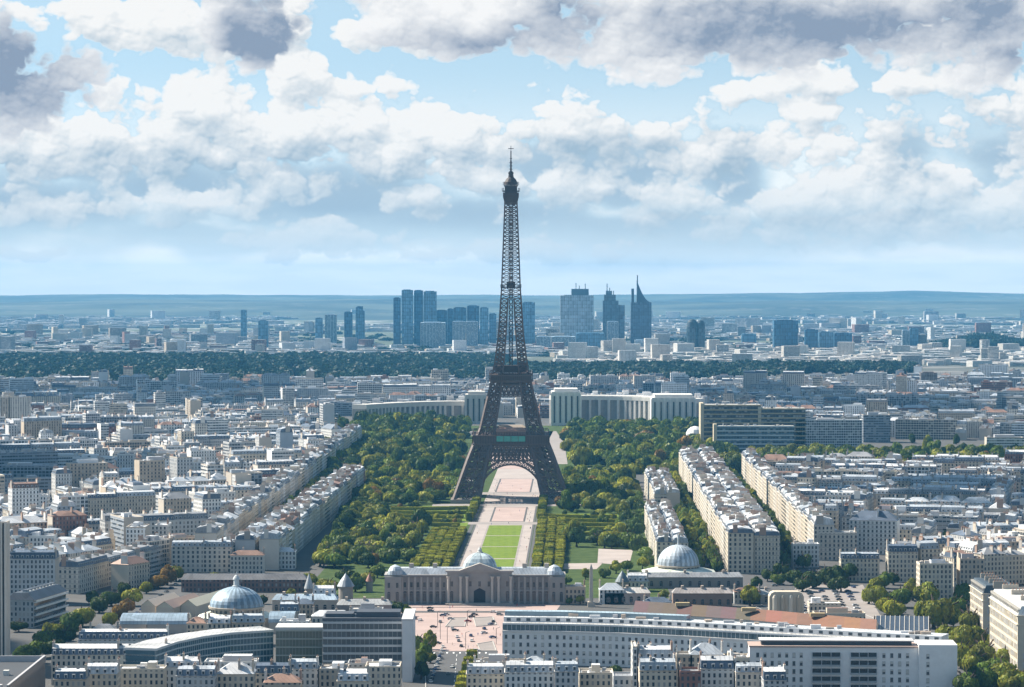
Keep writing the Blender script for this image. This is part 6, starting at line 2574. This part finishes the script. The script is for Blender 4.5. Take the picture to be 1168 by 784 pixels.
AV = [[(-34, 2640), (34, 2640), (60, 3010), (-60, 3010)], strip(2370, 2610, -106, -26, 1)[0], strip(2290, 2520, 28, 100, 1)[0], strip(2600, 2635, -60, 62, 1)[0], strip(2745, 2780, -62, 64, 1)[0],
      [(-118, 2925), (-36, 2925), (-36, 2992), (-118, 2992)], [(60, 2990), (102, 2990), (98, 3135), (58, 3135)], [(28, 2030), (94, 2030), (94, 2190), (28, 2190)],
      [(120, 2470), (152, 2470), (152, 2765), (120, 2765)]]
scatter([(-136, 2040), (-74, 2040), (-74, 2350), (-52, 2380), (-46, 3000), (-150, 3000)], 20.5, (8.5, 12.5), GREEN, 'in wood left of gardens', 90, AV)
scatter([(44, 2190), (98, 2050), (98, 2360), (118, 2400), (118, 2990), (48, 2990)], 20, (8, 12), GREEN, 'in wood right of gardens', 91, AV)
scatter([(56, 2640), (90, 2640), (90, 2800), (56, 2800)], 15, (9, 11), (5, 1, 0, 0, 0), 'in dark clump by tower foot', 92)
scatter([(-215, 3020), (-52, 3020), (-62, 3420), (-60, 3960), (-250, 4020)], 25, (10, 14), (5, 3, 2, .6, .1), 'on the far river bank left of the tower', 93, [[(-118, 2925), (-36, 2925), (-36, 3060), (-118, 3060)]])
scatter([(70, 3020), (255, 3020), (262, 4020), (70, 3960)], 25, (10, 14), (5, 3, 2, .6, .1), 'on the far river bank right of the tower', 94, AV + [[(238, 3540), (266, 3540), (266, 3620), (238, 3620)]])
scatter([(262, 3000), (640, 3080), (680, 3420), (280, 3380)], 23, (9, 12), (5, 3, 3, .6, .1), 'in the wooded belt beyond the right-hand district', 95)
scatter([(-200, 3840), (-92, 3880), (-96, 4010), (-215, 4000)], 19, (11, 15), (6, 3, 1, .3, .1), 'before the left palace wing', 96, hr=(1.6, 2.1))
rnd = random.Random(44)
for i in range(26):
    sd_ = rnd.choice((-1, 1))
    y = rnd.uniform(2380, 2600) if sd_ < 0 else rnd.uniform(2295, 2510)
    add_tree(ax(y) + sd_ * rnd.uniform(40, 98), y, rnd.uniform(3, 5.5), rnd.uniform(5, 9), pick_hue(rnd, GREEN), 'among hedges of %s gardens' % ('left' if sd_ < 0 else 'right'))
# avenues
for (a, b, nm, sd) in (((132, 2015), (158, 2960), 'in avenue left of right terrace', 1), ((143, 2005), (166, 2960), 'in avenue beside long right terrace', 2),
                       ((192, 2020), (212, 2960), 'in avenue right of long terrace', 3), ((206, 2040), (226, 2960), 'on far side of right avenue', 4),
                       ((-202, 2080), (-180, 3400), 'in the left-hand avenue', 5), ((-139, 2060), (-133, 2760), 'along left edge of gardens', 6)):
    tree_row(a, b, 13, 6.2, 14.5, (3, 4, 3, 1, .1), nm, 100 + sd)
# lower right boulevard, single trees placed from the photograph
LR = 'in boulevard at lower right'
for (px, py, r, h, hue) in ((992, 690, 7, 14, 'olive green'), (1003, 694, 7, 14, 'olive green'), (1014, 702, 7, 13, 'bright yellow-green'), (1021, 706, 7, 13, 'bright yellow-green'),
                            (1028, 694, 8, 16, 'dark green'), (1042, 686, 8, 15, 'mid green'), (1058, 694, 10, 18, 'olive green'), (1066, 718, 12, 20, 'olive green'), (1080, 716, 11, 19, 'dark green'),
                            (1092, 704, 8, 15, 'dark green'), (1100, 690, 8, 14, 'dark green'), (1078, 738, 7, 13, 'mid green'), (1084, 752, 7, 13, 'mid green'), (1100, 746, 8, 15, 'olive green'),
                            (1098, 764, 8, 16, 'mid green'), (1106, 724, 8, 17, 'olive green'), (1112, 776, 9, 17, 'olive green'), (1124, 762, 9, 17, 'mid green'), (1118, 746, 9, 16, 'olive green'),
                            (1136, 780, 9, 16, 'dark green'), (1146, 790, 9, 16, 'mid green'), (1122, 792, 9, 16, 'dark green'), (1104, 796, 9, 15, 'dark green'), (1148, 766, 8, 15, 'olive green'),
                            (1160, 796, 9, 15, 'mid green'), (1137, 748, 7, 14, 'olive green')):
    x, y = pg(px, py)
    add_tree(x, y, r * 1.12, h * 1.12, {'dark green': 'mid green', 'mid green': 'olive green'}.get(hue, hue), LR)
for (px, py, r, h, hue) in ((916, 676, 8, 14, 'dark green'), (928, 672, 9, 16, 'dark green'), (942, 668, 9, 16, 'dark green'), (955, 668, 9, 16, 'dark green'), (968, 664, 9, 16, 'dark green'),
                            (982, 660, 9, 16, 'dark green'), (994, 656, 9, 15, 'dark green'), (906, 668, 8, 14, 'dark green'), (893, 660, 8, 14, 'dark green'), (960, 676, 8, 13, 'dark green')):
    x, y = pg(px, py)
    add_tree(x, y, r, h, hue, 'in clump behind parking court')
for (px, py, r, h, hue) in ((856, 692, 7.5, 16, 'bright yellow-green'), (757, 686, 6, 9, 'olive green'), (863, 672, 6, 10, 'dark green')):
    x, y = pg(px, py)
    add_tree(x, y, r, h, hue, 'standing near pale right dome')
for (px, py, r, h, hue) in ((662, 690, 4, 8, 'bright yellow-green'), (650, 690, 3, 6, 'mid green'), (690, 660, 5, 9, 'mid green'), (703, 655, 6, 10, 'bright yellow-green'), (716, 652, 6, 10, 'mid green'),
                            (733, 650, 6, 10, 'olive green'), (745, 645, 6, 10, 'mid green')):
    x, y = pg(px, py)
    add_tree(x, y, r, h, hue, 'in garden right of palace')
for (px, py, r, h, hue) in ((374, 680, 9, 14, 'bright yellow-green'), (352, 672, 8, 13, 'olive green'), (405, 676, 8, 14, 'mid green'), (418, 668, 7, 12, 'bright yellow-green'), (338, 668, 7, 10, 'olive green'),
                            (392, 668, 9, 15, 'dark green'), (452, 703, 8, 12, 'dark green'), (463, 704, 5, 8, 'mid green'), (475, 650, 5, 11, 'bright yellow-green'), (430, 660, 7, 11, 'mid green')):
    x, y = pg(px, py)
    add_tree(x, y, r, h, hue, 'close behind palace, left side')
for (px, py, r, h, hue) in ((190, 668, 8, 15, 'rusty brown'), (200, 664, 7, 14, 'olive green'), (180, 672, 7, 13, 'rusty brown'), (166, 678, 5, 10, 'bright yellow-green'), (152, 692, 8, 15, 'bright yellow-green'),
                            (144, 700, 6, 11, 'rusty brown'), (134, 708, 6, 12, 'rusty brown'), (124, 716, 6, 11, 'olive green'), (112, 700, 8, 13, 'dark green'), (126, 692, 8, 13, 'dark green'),
                            (92, 716, 9, 16, 'bright yellow-green'), (80, 726, 9, 15, 'dark green'), (72, 738, 8, 14, 'dark green'), (60, 732, 8, 14, 'olive green'), (50, 742, 8, 14, 'mid green'),
                            (40, 752, 8, 13, 'mid green'), (28, 758, 8, 13, 'mid green'), (20, 722, 6, 9, 'dark green'), (62, 750, 8, 12, 'dark green'), (104, 690, 7, 12, 'dark green'), (140, 682, 7, 12, 'dark green')):
    x, y = pg(px, py)
    add_tree(x, y, r, h, hue, 'along street at lower left')
for (px, py, r, h, hue) in ((478, 764, 5, 12, 'mid green'), (485, 752, 5, 13, 'mid green'), (490, 742, 5, 12, 'olive green'), (480, 776, 5, 11, 'dark green'), (476, 745, 5, 12, 'mid green'), (491, 758, 4, 8, 'olive green')):
    x, y = pg(px, py)
    add_tree(x, y, r, h, hue, 'in clump left of street mouth')
for i in range(6):
    x, y = pg(538 - i * 2.6, 758 + i * 8)
    add_tree(x, y, 3.2, 7, 'bright yellow-green', 'in line right of street mouth', True, 'clipped_tree')
for (px, py, r, h, hue) in ((690, 782, 6, 11, 'mid green'), (702, 784, 6, 12, 'dark green'), (683, 786, 5, 9, 'mid green'), (712, 786, 6, 10, 'dark green')):
    x, y = pg(px, py)
    add_tree(x, y, r, h, hue, 'in clump before white building')
for (px, py, r, h, hue) in ((336, 776, 6, 10, 'bright yellow-green'), (344, 778, 6, 11, 'mid green'), (352, 776, 5, 9, 'mid green')):
    x, y = pg(px, py)
    add_tree(x, y, r, h, hue, 'in clump before glass offices')
for (px, py, r, h, hue) in ((236, 668, 5, 8, 'mid green'), (244, 664, 5, 8, 'olive green'), (300, 690, 5, 8, 'dark green'), (332, 684, 5, 8, 'olive green'), (370, 708, 5, 7, 'mid green'),
                            (876, 664, 6, 10, 'dark green'), (888, 668, 6, 11, 'mid green'), (836, 688, 5, 8, 'dark green'), (752, 704, 4, 6, 'olive green'), (646, 668, 5, 8, 'mid green'),
                            (668, 662, 5, 9, 'olive green'), (1010, 672, 7, 12, 'mid green'), (1020, 668, 7, 12, 'dark green'), (1000, 676, 7, 12, 'olive green')):
    x, y = pg(px, py)
    add_tree(x, y, r, h, hue, 'among low roofs round the domes')
# courts and squares of the districts
rnd = random.Random(5)
for (pxa, pxb, pya, pyb, n, nm) in ((14, 190, 518, 524, 16, 'in the little square of the left district'), (0, 330, 545, 640, 34, 'in a courtyard of the left district'), (300, 390, 520, 545, 12, 'by the avenue end left of the park'),
                                    (930, 1160, 560, 640, 22, 'in a courtyard of the right-hand district'), (1040, 1168, 505, 528, 16, 'in the wooded belt at the right edge')):
    for i in range(n):
        x, y = pg(rnd.uniform(pxa, pxb), rnd.uniform(pya, pyb))
        add_tree(x, y, rnd.uniform(5.5, 8), rnd.uniform(14, 19), pick_hue(rnd, GREEN), nm)

N_TREES = 298
TREES.sort(key=lambda t: t[1] - t[2] * 25)
sV, sC = [], []
rnd = random.Random(99)
for i, (x, y, r, h, hue, boxy, region, nm) in enumerate(TREES):
    a = rnd.uniform(0, 2 * pi)
    base = Vector(HUES[hue]) * rnd.uniform(.82, 1.2)
    th = h * (.07 if not boxy else .05)
    if i < N_TREES:
        root = thing(nm, (x, y, gz(x, y)))
        size = 'small' if h < 9 else ('tall' if h > 15.5 else 'mid-sized')
        form = 'clipped tree' if boxy else 'rounded tree'
        tag(root, '%s %s %s %s' % (size, hue, form.split()[0] + ' tree', region), 'tree', 'trees ' + region, auto=True)
        t = bpy.data.objects.new('trunk', TRUNKS[i % 3])
        COL.objects.link(t)
        t.parent = root
        t.scale = (h * .75, h * .75, h * .9)
        me = rnd.choice(ME_B) if boxy else rnd.choice(ME_N if y < 1950 else ME_M)
        c = bpy.data.objects.new('crown', me)
        COL.objects.link(c)
        c.parent = root
        c.location = (0, 0, th)
        c.rotation_euler = (0, 0, 0 if boxy else a)
        c.scale = (r * rnd.uniform(.85, 1.15), r * rnd.uniform(.85, 1.15), (h - th) * rnd.uniform(.9, 1.15))
        c.color = (*base, 1)
    else:
        V, C = (rnd.choice(CROWN_B) if boxy else rnd.choice(CROWN_M if y < 2700 else CROWN_F))
        V = V * np.array([r * rnd.uniform(.85, 1.15), r * rnd.uniform(.85, 1.15), h * rnd.uniform(.85, 1.25)])
        ca, sa = cos(a), sin(a)
        V = np.stack([V[:, 0] * ca - V[:, 1] * sa + x, V[:, 0] * sa + V[:, 1] * ca + y, V[:, 2] + .5], axis=1)
        sV.append(V)
        sC.append(C * np.array([base[0], base[1], base[2], 1]))
me = leaf_mesh('park_canopy', np.concatenate(sV), np.concatenate(sC))
o = bpy.data.objects.new('park_trees', me)
COL.objects.link(o)
stuff(o, 'mass of further park and avenue trees around the tower and along the river', 'trees')
print('trees', len(TREES), 'leaf quads in mass', len(me.polygons))


def far_wood():
    rnd = random.Random(12)
    V, C = [], []
    def clump(x, y, r, h):
        v, c = CROWN_F[rnd.randrange(6)]
        k = rnd.sample(range(len(c)), 70)
        idx = np.array([[4 * i, 4 * i + 1, 4 * i + 2, 4 * i + 3] for i in k]).ravel()
        vv = v[idx].reshape(-1, 4, 3)
        m = vv.mean(axis=1, keepdims=True)
        vv = (m + (vv - m) * 1.9).reshape(-1, 3)
        V.append(vv * np.array([r, r, h]) + np.array([x, y, gz(x, y)]))
        b = rnd.uniform(.75, 1.2)
        C.append(c[k] * np.array([.020 * b, .042 * b, .026 * b, 1]))
    y = 5500.0
    while y < 7700:
        x = -.2 * y
        while x < .2 * y:
            px = 584 + x * FPX / y
            n = mnoise.noise(Vector((x * .0021, y * .0021, 2)))
            front = 5500 + 350 * (n + .3) + (250 if px > 700 else 0)
            back = 7600 if px < 575 else 6800
            gap = (330 < px < 350 and y < 7000) or (px > 1040) or (px > 880 and y > 7150) or (430 < px < 448 and y < 6400)
            if px > 880:
                front = 6300
            if front < y < back and not gap:
                clump(x + rnd.uniform(-9, 9), y + rnd.uniform(-9, 9), rnd.uniform(17, 27), rnd.uniform(15, 23))
            x += 27
        y += 34
    for i in range(500):          # wooded rise on the right
        px, py = rnd.uniform(1062, 1170), rnd.uniform(0, 1)
        yy = 8300 + py * 900
        clump(at(px, yy), yy, rnd.uniform(18, 28), 18 + 30 * math.exp(-((px - 1125) / 34) ** 2))
    for i in range(420):
        yy = rnd.uniform(7700, 11500)
        clump(rnd.uniform(-.19, .19) * yy, yy, rnd.uniform(18, 40), rnd.uniform(10, 18))
    me = leaf_mesh('wood_canopy', np.concatenate(V), np.concatenate(C))
    o = bpy.data.objects.new('far_wood', me)
    COL.objects.link(o)
    stuff(o, 'dark blue-green wood stretching across the plain before the business district', 'wood')


far_wood()


# ------------------------------------------------------------------ cars, lamps
def car_parts():
    b = MB()
    pr = [(-2.15, .35), (2.15, .35), (2.2, .75), (1.9, .92), (-1.95, .98), (-2.2, .8)]
    b.face([(x, -.88, z) for x, z in pr])
    b.face([(x, .88, z) for x, z in reversed(pr)])
    for i in range(len(pr)):
        p, q = pr[i], pr[(i + 1) % len(pr)]
        b.face([(q[0], -.88, q[1]), (p[0], -.88, p[1]), (p[0], .88, p[1]), (q[0], .88, q[1])])
    g = MB()
    A, B = [(-1.7, -.82), (1.05, -.82), (1.05, .82), (-1.7, .82)], [(-1.2, -.68), (.35, -.68), (.35, .68), (-1.2, .68)]
    g.loft(A, B, .95, 1.42, cap=None)
    r = MB()
    r.face([(*p, 1.43) for p in B])
    w = MB()
    w.M = Matrix.Rotation(pi / 2, 4, 'X')
    w.lathe([(0, -.11), (.33, -.11), (.33, .11), (0, .11)], 10)
    w.M = None
    def me(m, nm, mt):
        o = m.build(nm, mt)
        d = o.data
        bpy.data.objects.remove(o)
        return d
    return me(g, 'cabin_glass', GLASS), me(w, 'wheel', RUBBER), b, r, me


GLM, WHM, BODY, ROOFM, MKME = car_parts()
CARC = {'white': (.72, .72, .72), 'silver': (.45, .46, .48), 'black': (.02, .02, .022), 'dark blue': (.03, .05, .14), 'red': (.35, .03, .03), 'grey': (.16, .17, .18)}
BODIES = {}
for k, c in CARC.items():
    BODY.col = [c] * len(BODY.f)
    ROOFM.col = [c] * len(ROOFM.f)
    BODIES[k] = (MKME(BODY, 'body', CARP), MKME(ROOFM, 'roof_panel', CARP))


CARS_AT = []


def car(x, y, rot, colr, region):
    if any(abs(x - a) < 4.6 and abs(y - b) < 5.2 for a, b in CARS_AT):
        return
    CARS_AT.append((x, y))
    root = thing('parked_car', (x, y, .12), rot)
    tag(root, '%s car %s' % (colr, region), 'car', 'cars ' + region, auto=True)
    for me, nm in ((BODIES[colr][0], 'body'), (BODIES[colr][1], 'roof_panel'), (GLM, 'cabin_glass')):
        o = bpy.data.objects.new(nm, me)
        COL.objects.link(o)
        o.parent = root
    for sx in (-1.35, 1.35):
        for sy in (-.8, .8):
            o = bpy.data.objects.new('wheel', WHM)
            COL.objects.link(o)
            o.parent = root
            o.location = (sx, sy, .33)


rnd = random.Random(31)
CK = list(CARC)
CW = [4, 3, 4, 1.5, .6, 3]
for i in range(12):
    t = i / 11
    x, y = pg(505 - 14 * t, 740 + 40 * t)
    car(x, y, pi / 2 + .1, rnd.choices(CK, CW)[0], 'parked along left street kerb')
for (px, py, c, a, nm) in ((537, 727, 'dark blue', 1.5, 'waiting on the square'), (538, 733, 'white', 1.6, 'waiting on the square'), (523, 733, 'grey', 1.6, 'waiting on the square'), (526, 739, 'black', 1.5, 'waiting on the square'),
                       (552, 724, 'silver', .6, 'waiting on the square'), (562, 729, 'dark blue', .5, 'waiting on the square'), (563, 700, 'white', -.4, 'near the palace steps'), (570, 703, 'grey', -.5, 'near the palace steps'),
                       (560, 714, 'dark blue', .9, 'by the cobbled island'), (519, 721, 'black', .1, 'by the cobbled island'), (543, 744, 'white', .2, 'by the cobbled island'), (507, 757, 'black', 1.6, 'driving down the street'),
                       (511, 771, 'grey', 1.6, 'driving down the street'), (516, 763, 'white', 1.4, 'driving down the street')):
    x, y = pg(px, py)
    car(x, y, a, c, nm)
for r_ in range(6):
    for i in range(9):
        t = i / 8
        if rnd.random() < .15:
            continue
        x, y = pg(893 + r_ * 15 + t * 14, 676 + t * 26)
        car(x, y, radians(20), rnd.choices(CK, CW)[0], 'parked in court by cream pavilion')
for i in range(18):
    t = i / 17
    x, y = pg(212 - 98 * t, 660 + 70 * t)
    car(x + rnd.uniform(-1, 1), y, radians(70), rnd.choices(CK, CW)[0], 'parked along the lower left street')
for i in range(12):
    t = i / 11
    x, y = pg(1030 + 50 * t, 700 + 46 * t)
    car(x + rnd.uniform(-1, 1), y, radians(115), rnd.choices(CK, CW)[0], 'parked along the lower right boulevard')
for i in range(8):
    t = i / 7
    x, y = pg(462 + 20 * t, 704 + 6 * t)
    car(x, y, radians(80), rnd.choices(CK, CW)[0], 'in the dark row left of the square')

for i in range(40):
    px, py = rnd.uniform(882, 990), rnd.uniform(646, 672)
    x, y = pg(px, py)
    if not in_any(KEEPOUT, x, y):
        car(x, y, radians(rnd.choice([15, 100, 105, 20])), rnd.choices(CK, CW)[0], 'on the street beyond the parking court')
for i in range(22):
    x, y = pg(rnd.uniform(474, 575), rnd.uniform(694, 742))
    car(x, y, rnd.choice([0, .2, 1.5, 1.7, -.4]), rnd.choices(CK, CW)[0], 'crossing the pink square')
for i, (px, py, nm) in enumerate(((533, 715, 'tall street lamp between the two cobbled islands'), (499, 716, 'street lamp at the left of the pink square'), (531, 741, 'street lamp standing at the mouth of the street'),
                                  (510, 735, 'street lamp left of the street mouth'), (566, 736, 'street lamp near the corner of the long white building'), (502, 730, 'street lamp on the left pavement before the trees'))):
    x, y = pg(px, py)
    root = thing('street_lamp', (x, y, 0))
    tag(root, nm, 'street lamp', 'lamps of the square')
    b = MB(); b.c = (.08, .08, .085)
    b.bar((0, 0, 0), (0, 0, 9), .28)
    b.bar((0, 0, 9), (1.6, 0, 9.5), .2)
    b.build('pole', PAINT, root)
    b = MB(); b.c = (.6, .6, .58)
    b.box(1.2, 2.4, -.25, .25, 9.4, 9.65, blank=True, bottom=True)
    b.build('lamp_head', PAINT, root)

# painted lines and kerbs of the street and the square
mk = []
for i in range(9):
    t0, t1 = i / 9, (i + .5) / 9
    (xa, ya), (xb, yb) = pg(521 - 4 * t0, 748 + 44 * t0), pg(521 - 4 * t1, 748 + 44 * t1)
    mk.append([(xa - .12, ya), (xa + .12, ya), (xb + .12, yb), (xb - .12, yb)])
for i in range(9):
    x, y = pg(494 + i * 7.4, 747)
    mk.append([(x, y), (x + .9, y), (x + .9, y + 5), (x, y + 5)])
for i in range(10):
    x, y = pg(893 + i * 12, 708)
    mk.append([(x, y), (x + .25, y), (x - 14, y + 95), (x - 14.25, y + 95)])
sheet('road_marking', [q[::-1] if (q[1][0] - q[0][0]) * (q[2][1] - q[1][1]) - (q[1][1] - q[0][1]) * (q[2][0] - q[1][0]) < 0 else q for q in mk], WHITE, 0.24)
kb = MB(); kb.c = (0.42, 0.41, 0.39)
for pl in ([(508, 716), (530, 716), (532, 706), (516, 706)], [(543, 716), (566, 714), (562, 705), (540, 706)], [(548, 744), (566, 744), (562, 733), (544, 736)],
           [(486, 800), (484, 752)], [(550, 800), (568, 752)], [(470, 752), (484, 752)], [(470, 694), (600, 694)]):
    pp = [pg(*q) for q in pl]
    for i in range(len(pp) if len(pp) > 2 else 1):
        kb.bar((*pp[i], .3), (*pp[(i + 1) % len(pp)], .3), .45, h=.3)
structure(kb.build('kerb', STONE))


def person_mesh(step):
    """one continuous skinned body, walking"""
    V = [((0, 0, .95), .15), ((0, 0, 1.18), .14), ((0, 0, 1.40), .17), ((0, -.01, 1.52), .06), ((0, -.02, 1.62), .09), ((0, -.02, 1.72), .095), ((0, -.01, 1.79), .06)]
    E = [(i, i + 1) for i in range(6)]
    for sd in (-1, 1):
        n = len(V)
        V += [((sd * .10, 0, .88), .10), ((sd * .11, -.10 * step * sd, .50), .065), ((sd * .11, .06 - .22 * step * sd, .10), .045), ((sd * .12, -.12 - .22 * step * sd, .04), .045)]
        E += [(0, n), (n, n + 1), (n + 1, n + 2), (n + 2, n + 3)]
        n = len(V)
        V += [((sd * .19, 0, 1.42), .07), ((sd * .25, .08 * step * sd, 1.14), .05), ((sd * .26, .16 * step * sd - .05, .88), .04), ((sd * .26, .18 * step * sd - .07, .78), .04)]
        E += [(2, n), (n, n + 1), (n + 1, n + 2), (n + 2, n + 3)]
    me = bpy.data.meshes.new('person_base')
    me.from_pydata([v[0] for v in V], E, [])
    o = bpy.data.objects.new('person_base', me)
    COL.objects.link(o)
    md = o.modifiers.new('skin', 'SKIN')
    for i, v in enumerate(V):
        me.skin_vertices[0].data[i].radius = (v[1], v[1])
    me.skin_vertices[0].data[0].use_root = True
    sb = o.modifiers.new('sub', 'SUBSURF')
    sb.levels = sb.render_levels = 1
    dg = bpy.context.evaluated_depsgraph_get()
    m2 = bpy.data.meshes.new_from_object(o.evaluated_get(dg))
    bpy.data.objects.remove(o)
    for p in m2.polygons:
        c = p.center
        hand = abs(c.x) > .2 and c.z < .9
        k = 2 if (c.z > 1.5 or hand) else (0 if c.z > .92 else 1)
        if c.z > 1.70 or (c.z > 1.6 and c.y > .03):
            k = 3
        p.material_index = k
        p.use_smooth = True
    return m2


PBASE = [person_mesh(.8), person_mesh(1.2)]
TR, SK, HR = m_plain('dark_trousers', (.05, .06, .09)), m_plain('skin', (.45, .30, .22)), m_plain('hair', (.04, .03, .02))
PM = {}


def walker(x, y, top, trouser, rot, label):
    key = tuple(top)
    if key not in PM:
        t = m_plain('shirt', top)
        PM[key] = []
        for q in PBASE:
            m = q.copy()
            m.name = 'person'
            m.materials.clear()
            for k in (t, TR, SK, HR):
                m.materials.append(k)
            PM[key].append(m)
    o = bpy.data.objects.new('person', PM[key][int(x * 7) % 2])
    COL.objects.link(o)
    o.location = (x, y, .14)
    o.rotation_euler = (0, 0, rot)
    tag(o, label, 'person', 'people walking on the square and paths', auto=True)


rnd = random.Random(17)
for i in range(26):
    px, py = rnd.uniform(474, 600), rnd.uniform(692, 742)
    if py > 716 and px > 575:
        px -= 60
    x, y = pg(px, py)
    tn, tc = rnd.choice([('white', (.7, .7, .7)), ('dark', (.04, .04, .05)), ('red', (.4, .05, .05)), ('blue', (.08, .14, .35)), ('tan', (.4, .3, .2))])
    walker(x, y, tc, (.05, .06, .09), rnd.uniform(0, 6), 'person in a %s top walking on the pink square' % tn)


for i in range(70):
    y = rnd.uniform(2020, 2950)
    x = ax(y) + rnd.choice([rnd.uniform(-23, -14), rnd.uniform(18, 25), rnd.uniform(-20, 22)])
    if 2010 < y < 2400 and -12 < x - ax(y) < 17:
        x = ax(y) - 18
    tn, tc = rnd.choice([('white', (.7, .7, .7)), ('dark', (.04, .04, .05)), ('red', (.4, .05, .05)), ('blue', (.08, .14, .35)), ('tan', (.4, .3, .2))])
    walker(x, y, tc, (.05, .06, .09), rnd.uniform(0, 6), 'person in a %s top strolling on the garden paths' % tn)


# added unseen clouds above the view, placed to cast shade patches on the city
def shade_cloud(tx, ty, rx, ry, seed, label):
    z = 1250.0
    k = z / math.tan(SUN_EL)
    cx, cy = tx + k * sin(SUN_AZ), ty + k * cos(SUN_AZ)
    rnd = random.Random(seed)
    bm = bmesh.new()
    n = 46
    for i in range(n):
        a, q = rnd.uniform(0, 2 * pi), sqrt(rnd.random())
        r = rnd.uniform(.12, .3) * min(rx, ry) * (1.25 - .6 * q)
        T = Matrix.Translation((rx * q * cos(a), ry * q * sin(a), r * .35)) @ Matrix.Diagonal((r * 1.3, r * 1.1, r * .6, 1))
        bmesh.ops.create_icosphere(bm, subdivisions=2, radius=1.0, matrix=T)
    for v in bm.verts:
        v.co += Vector((mnoise.noise(v.co * .02), mnoise.noise(v.co * .02 + Vector((9, 2, 1))), mnoise.noise(v.co * .02 + Vector((3, 8, 1))))) * min(rx, ry) * .05
    for f in bm.faces:
        f.smooth = True
    me = bpy.data.meshes.new('shade_cloud')
    bm.to_mesh(me)
    bm.free()
    me.materials.append(SHADE_CLOUDM)
    o = bpy.data.objects.new('shade_cloud', me)
    o.location = (cx, cy, z)
    COL.objects.link(o)
    structure(o)


SHADE_CLOUDM = m_plain('shade_cloud_white', (0.85, 0.86, 0.88), 1.0, var=0.03, scale=0.01)
shade_cloud(-620, 4700, 520, 420, 1, '')
shade_cloud(300, 4700, 260, 260, 2, '')
shade_cloud(-420, 1560, 190, 130, 4, '')
shade_cloud(470, 2500, 170, 190, 5, '')
shade_cloud(-520, 2750, 190, 260, 6, '')
shade_cloud(560, 4300, 260, 240, 7, '')

# ------------------------------------------------------------------ labels: every one singles out one thing
bpy.context.view_layer.update()
by = {}
for o in LABELS:
    by.setdefault(o['label'], []).append(o)
ORD = ['first', 'second', 'third', 'fourth', 'fifth', 'sixth', 'seventh', 'eighth', 'ninth', 'tenth', '11th', '12th', '13th', '14th', '15th', '16th', '17th', '18th', '19th', '20th']
for lab, os_ in by.items():
    n = len(os_)
    if n == 1:
        continue
    xs = [584 + o.location.x * FPX / o.location.y for o in os_]
    ys = [o.location.y for o in os_]
    lat = (max(xs) - min(xs)) > (max(ys) - min(ys)) * .12
    os_.sort(key=(lambda o: o.location.x / o.location.y) if lat else (lambda o: o.location.y))
    for i, o in enumerate(os_):
        q = {1: '2nd', 2: '3rd'}.get(i, '%dth' % (i + 1))
        if i > 10 and (i + 1) % 10 in (1, 2, 3) and (i + 1) % 100 not in (11, 12, 13):
            q = '%d%s' % (i + 1, ('st', 'nd', 'rd')[(i + 1) % 10 - 1])
        if lat:
            w = 'leftmost' if i == 0 else ('rightmost' if i == n - 1 else q + ' from left')
        else:
            w = 'nearest' if i == 0 else ('farthest' if i == n - 1 else q + ' nearest')
        o['label'] = '%s, %s' % (lab, w)
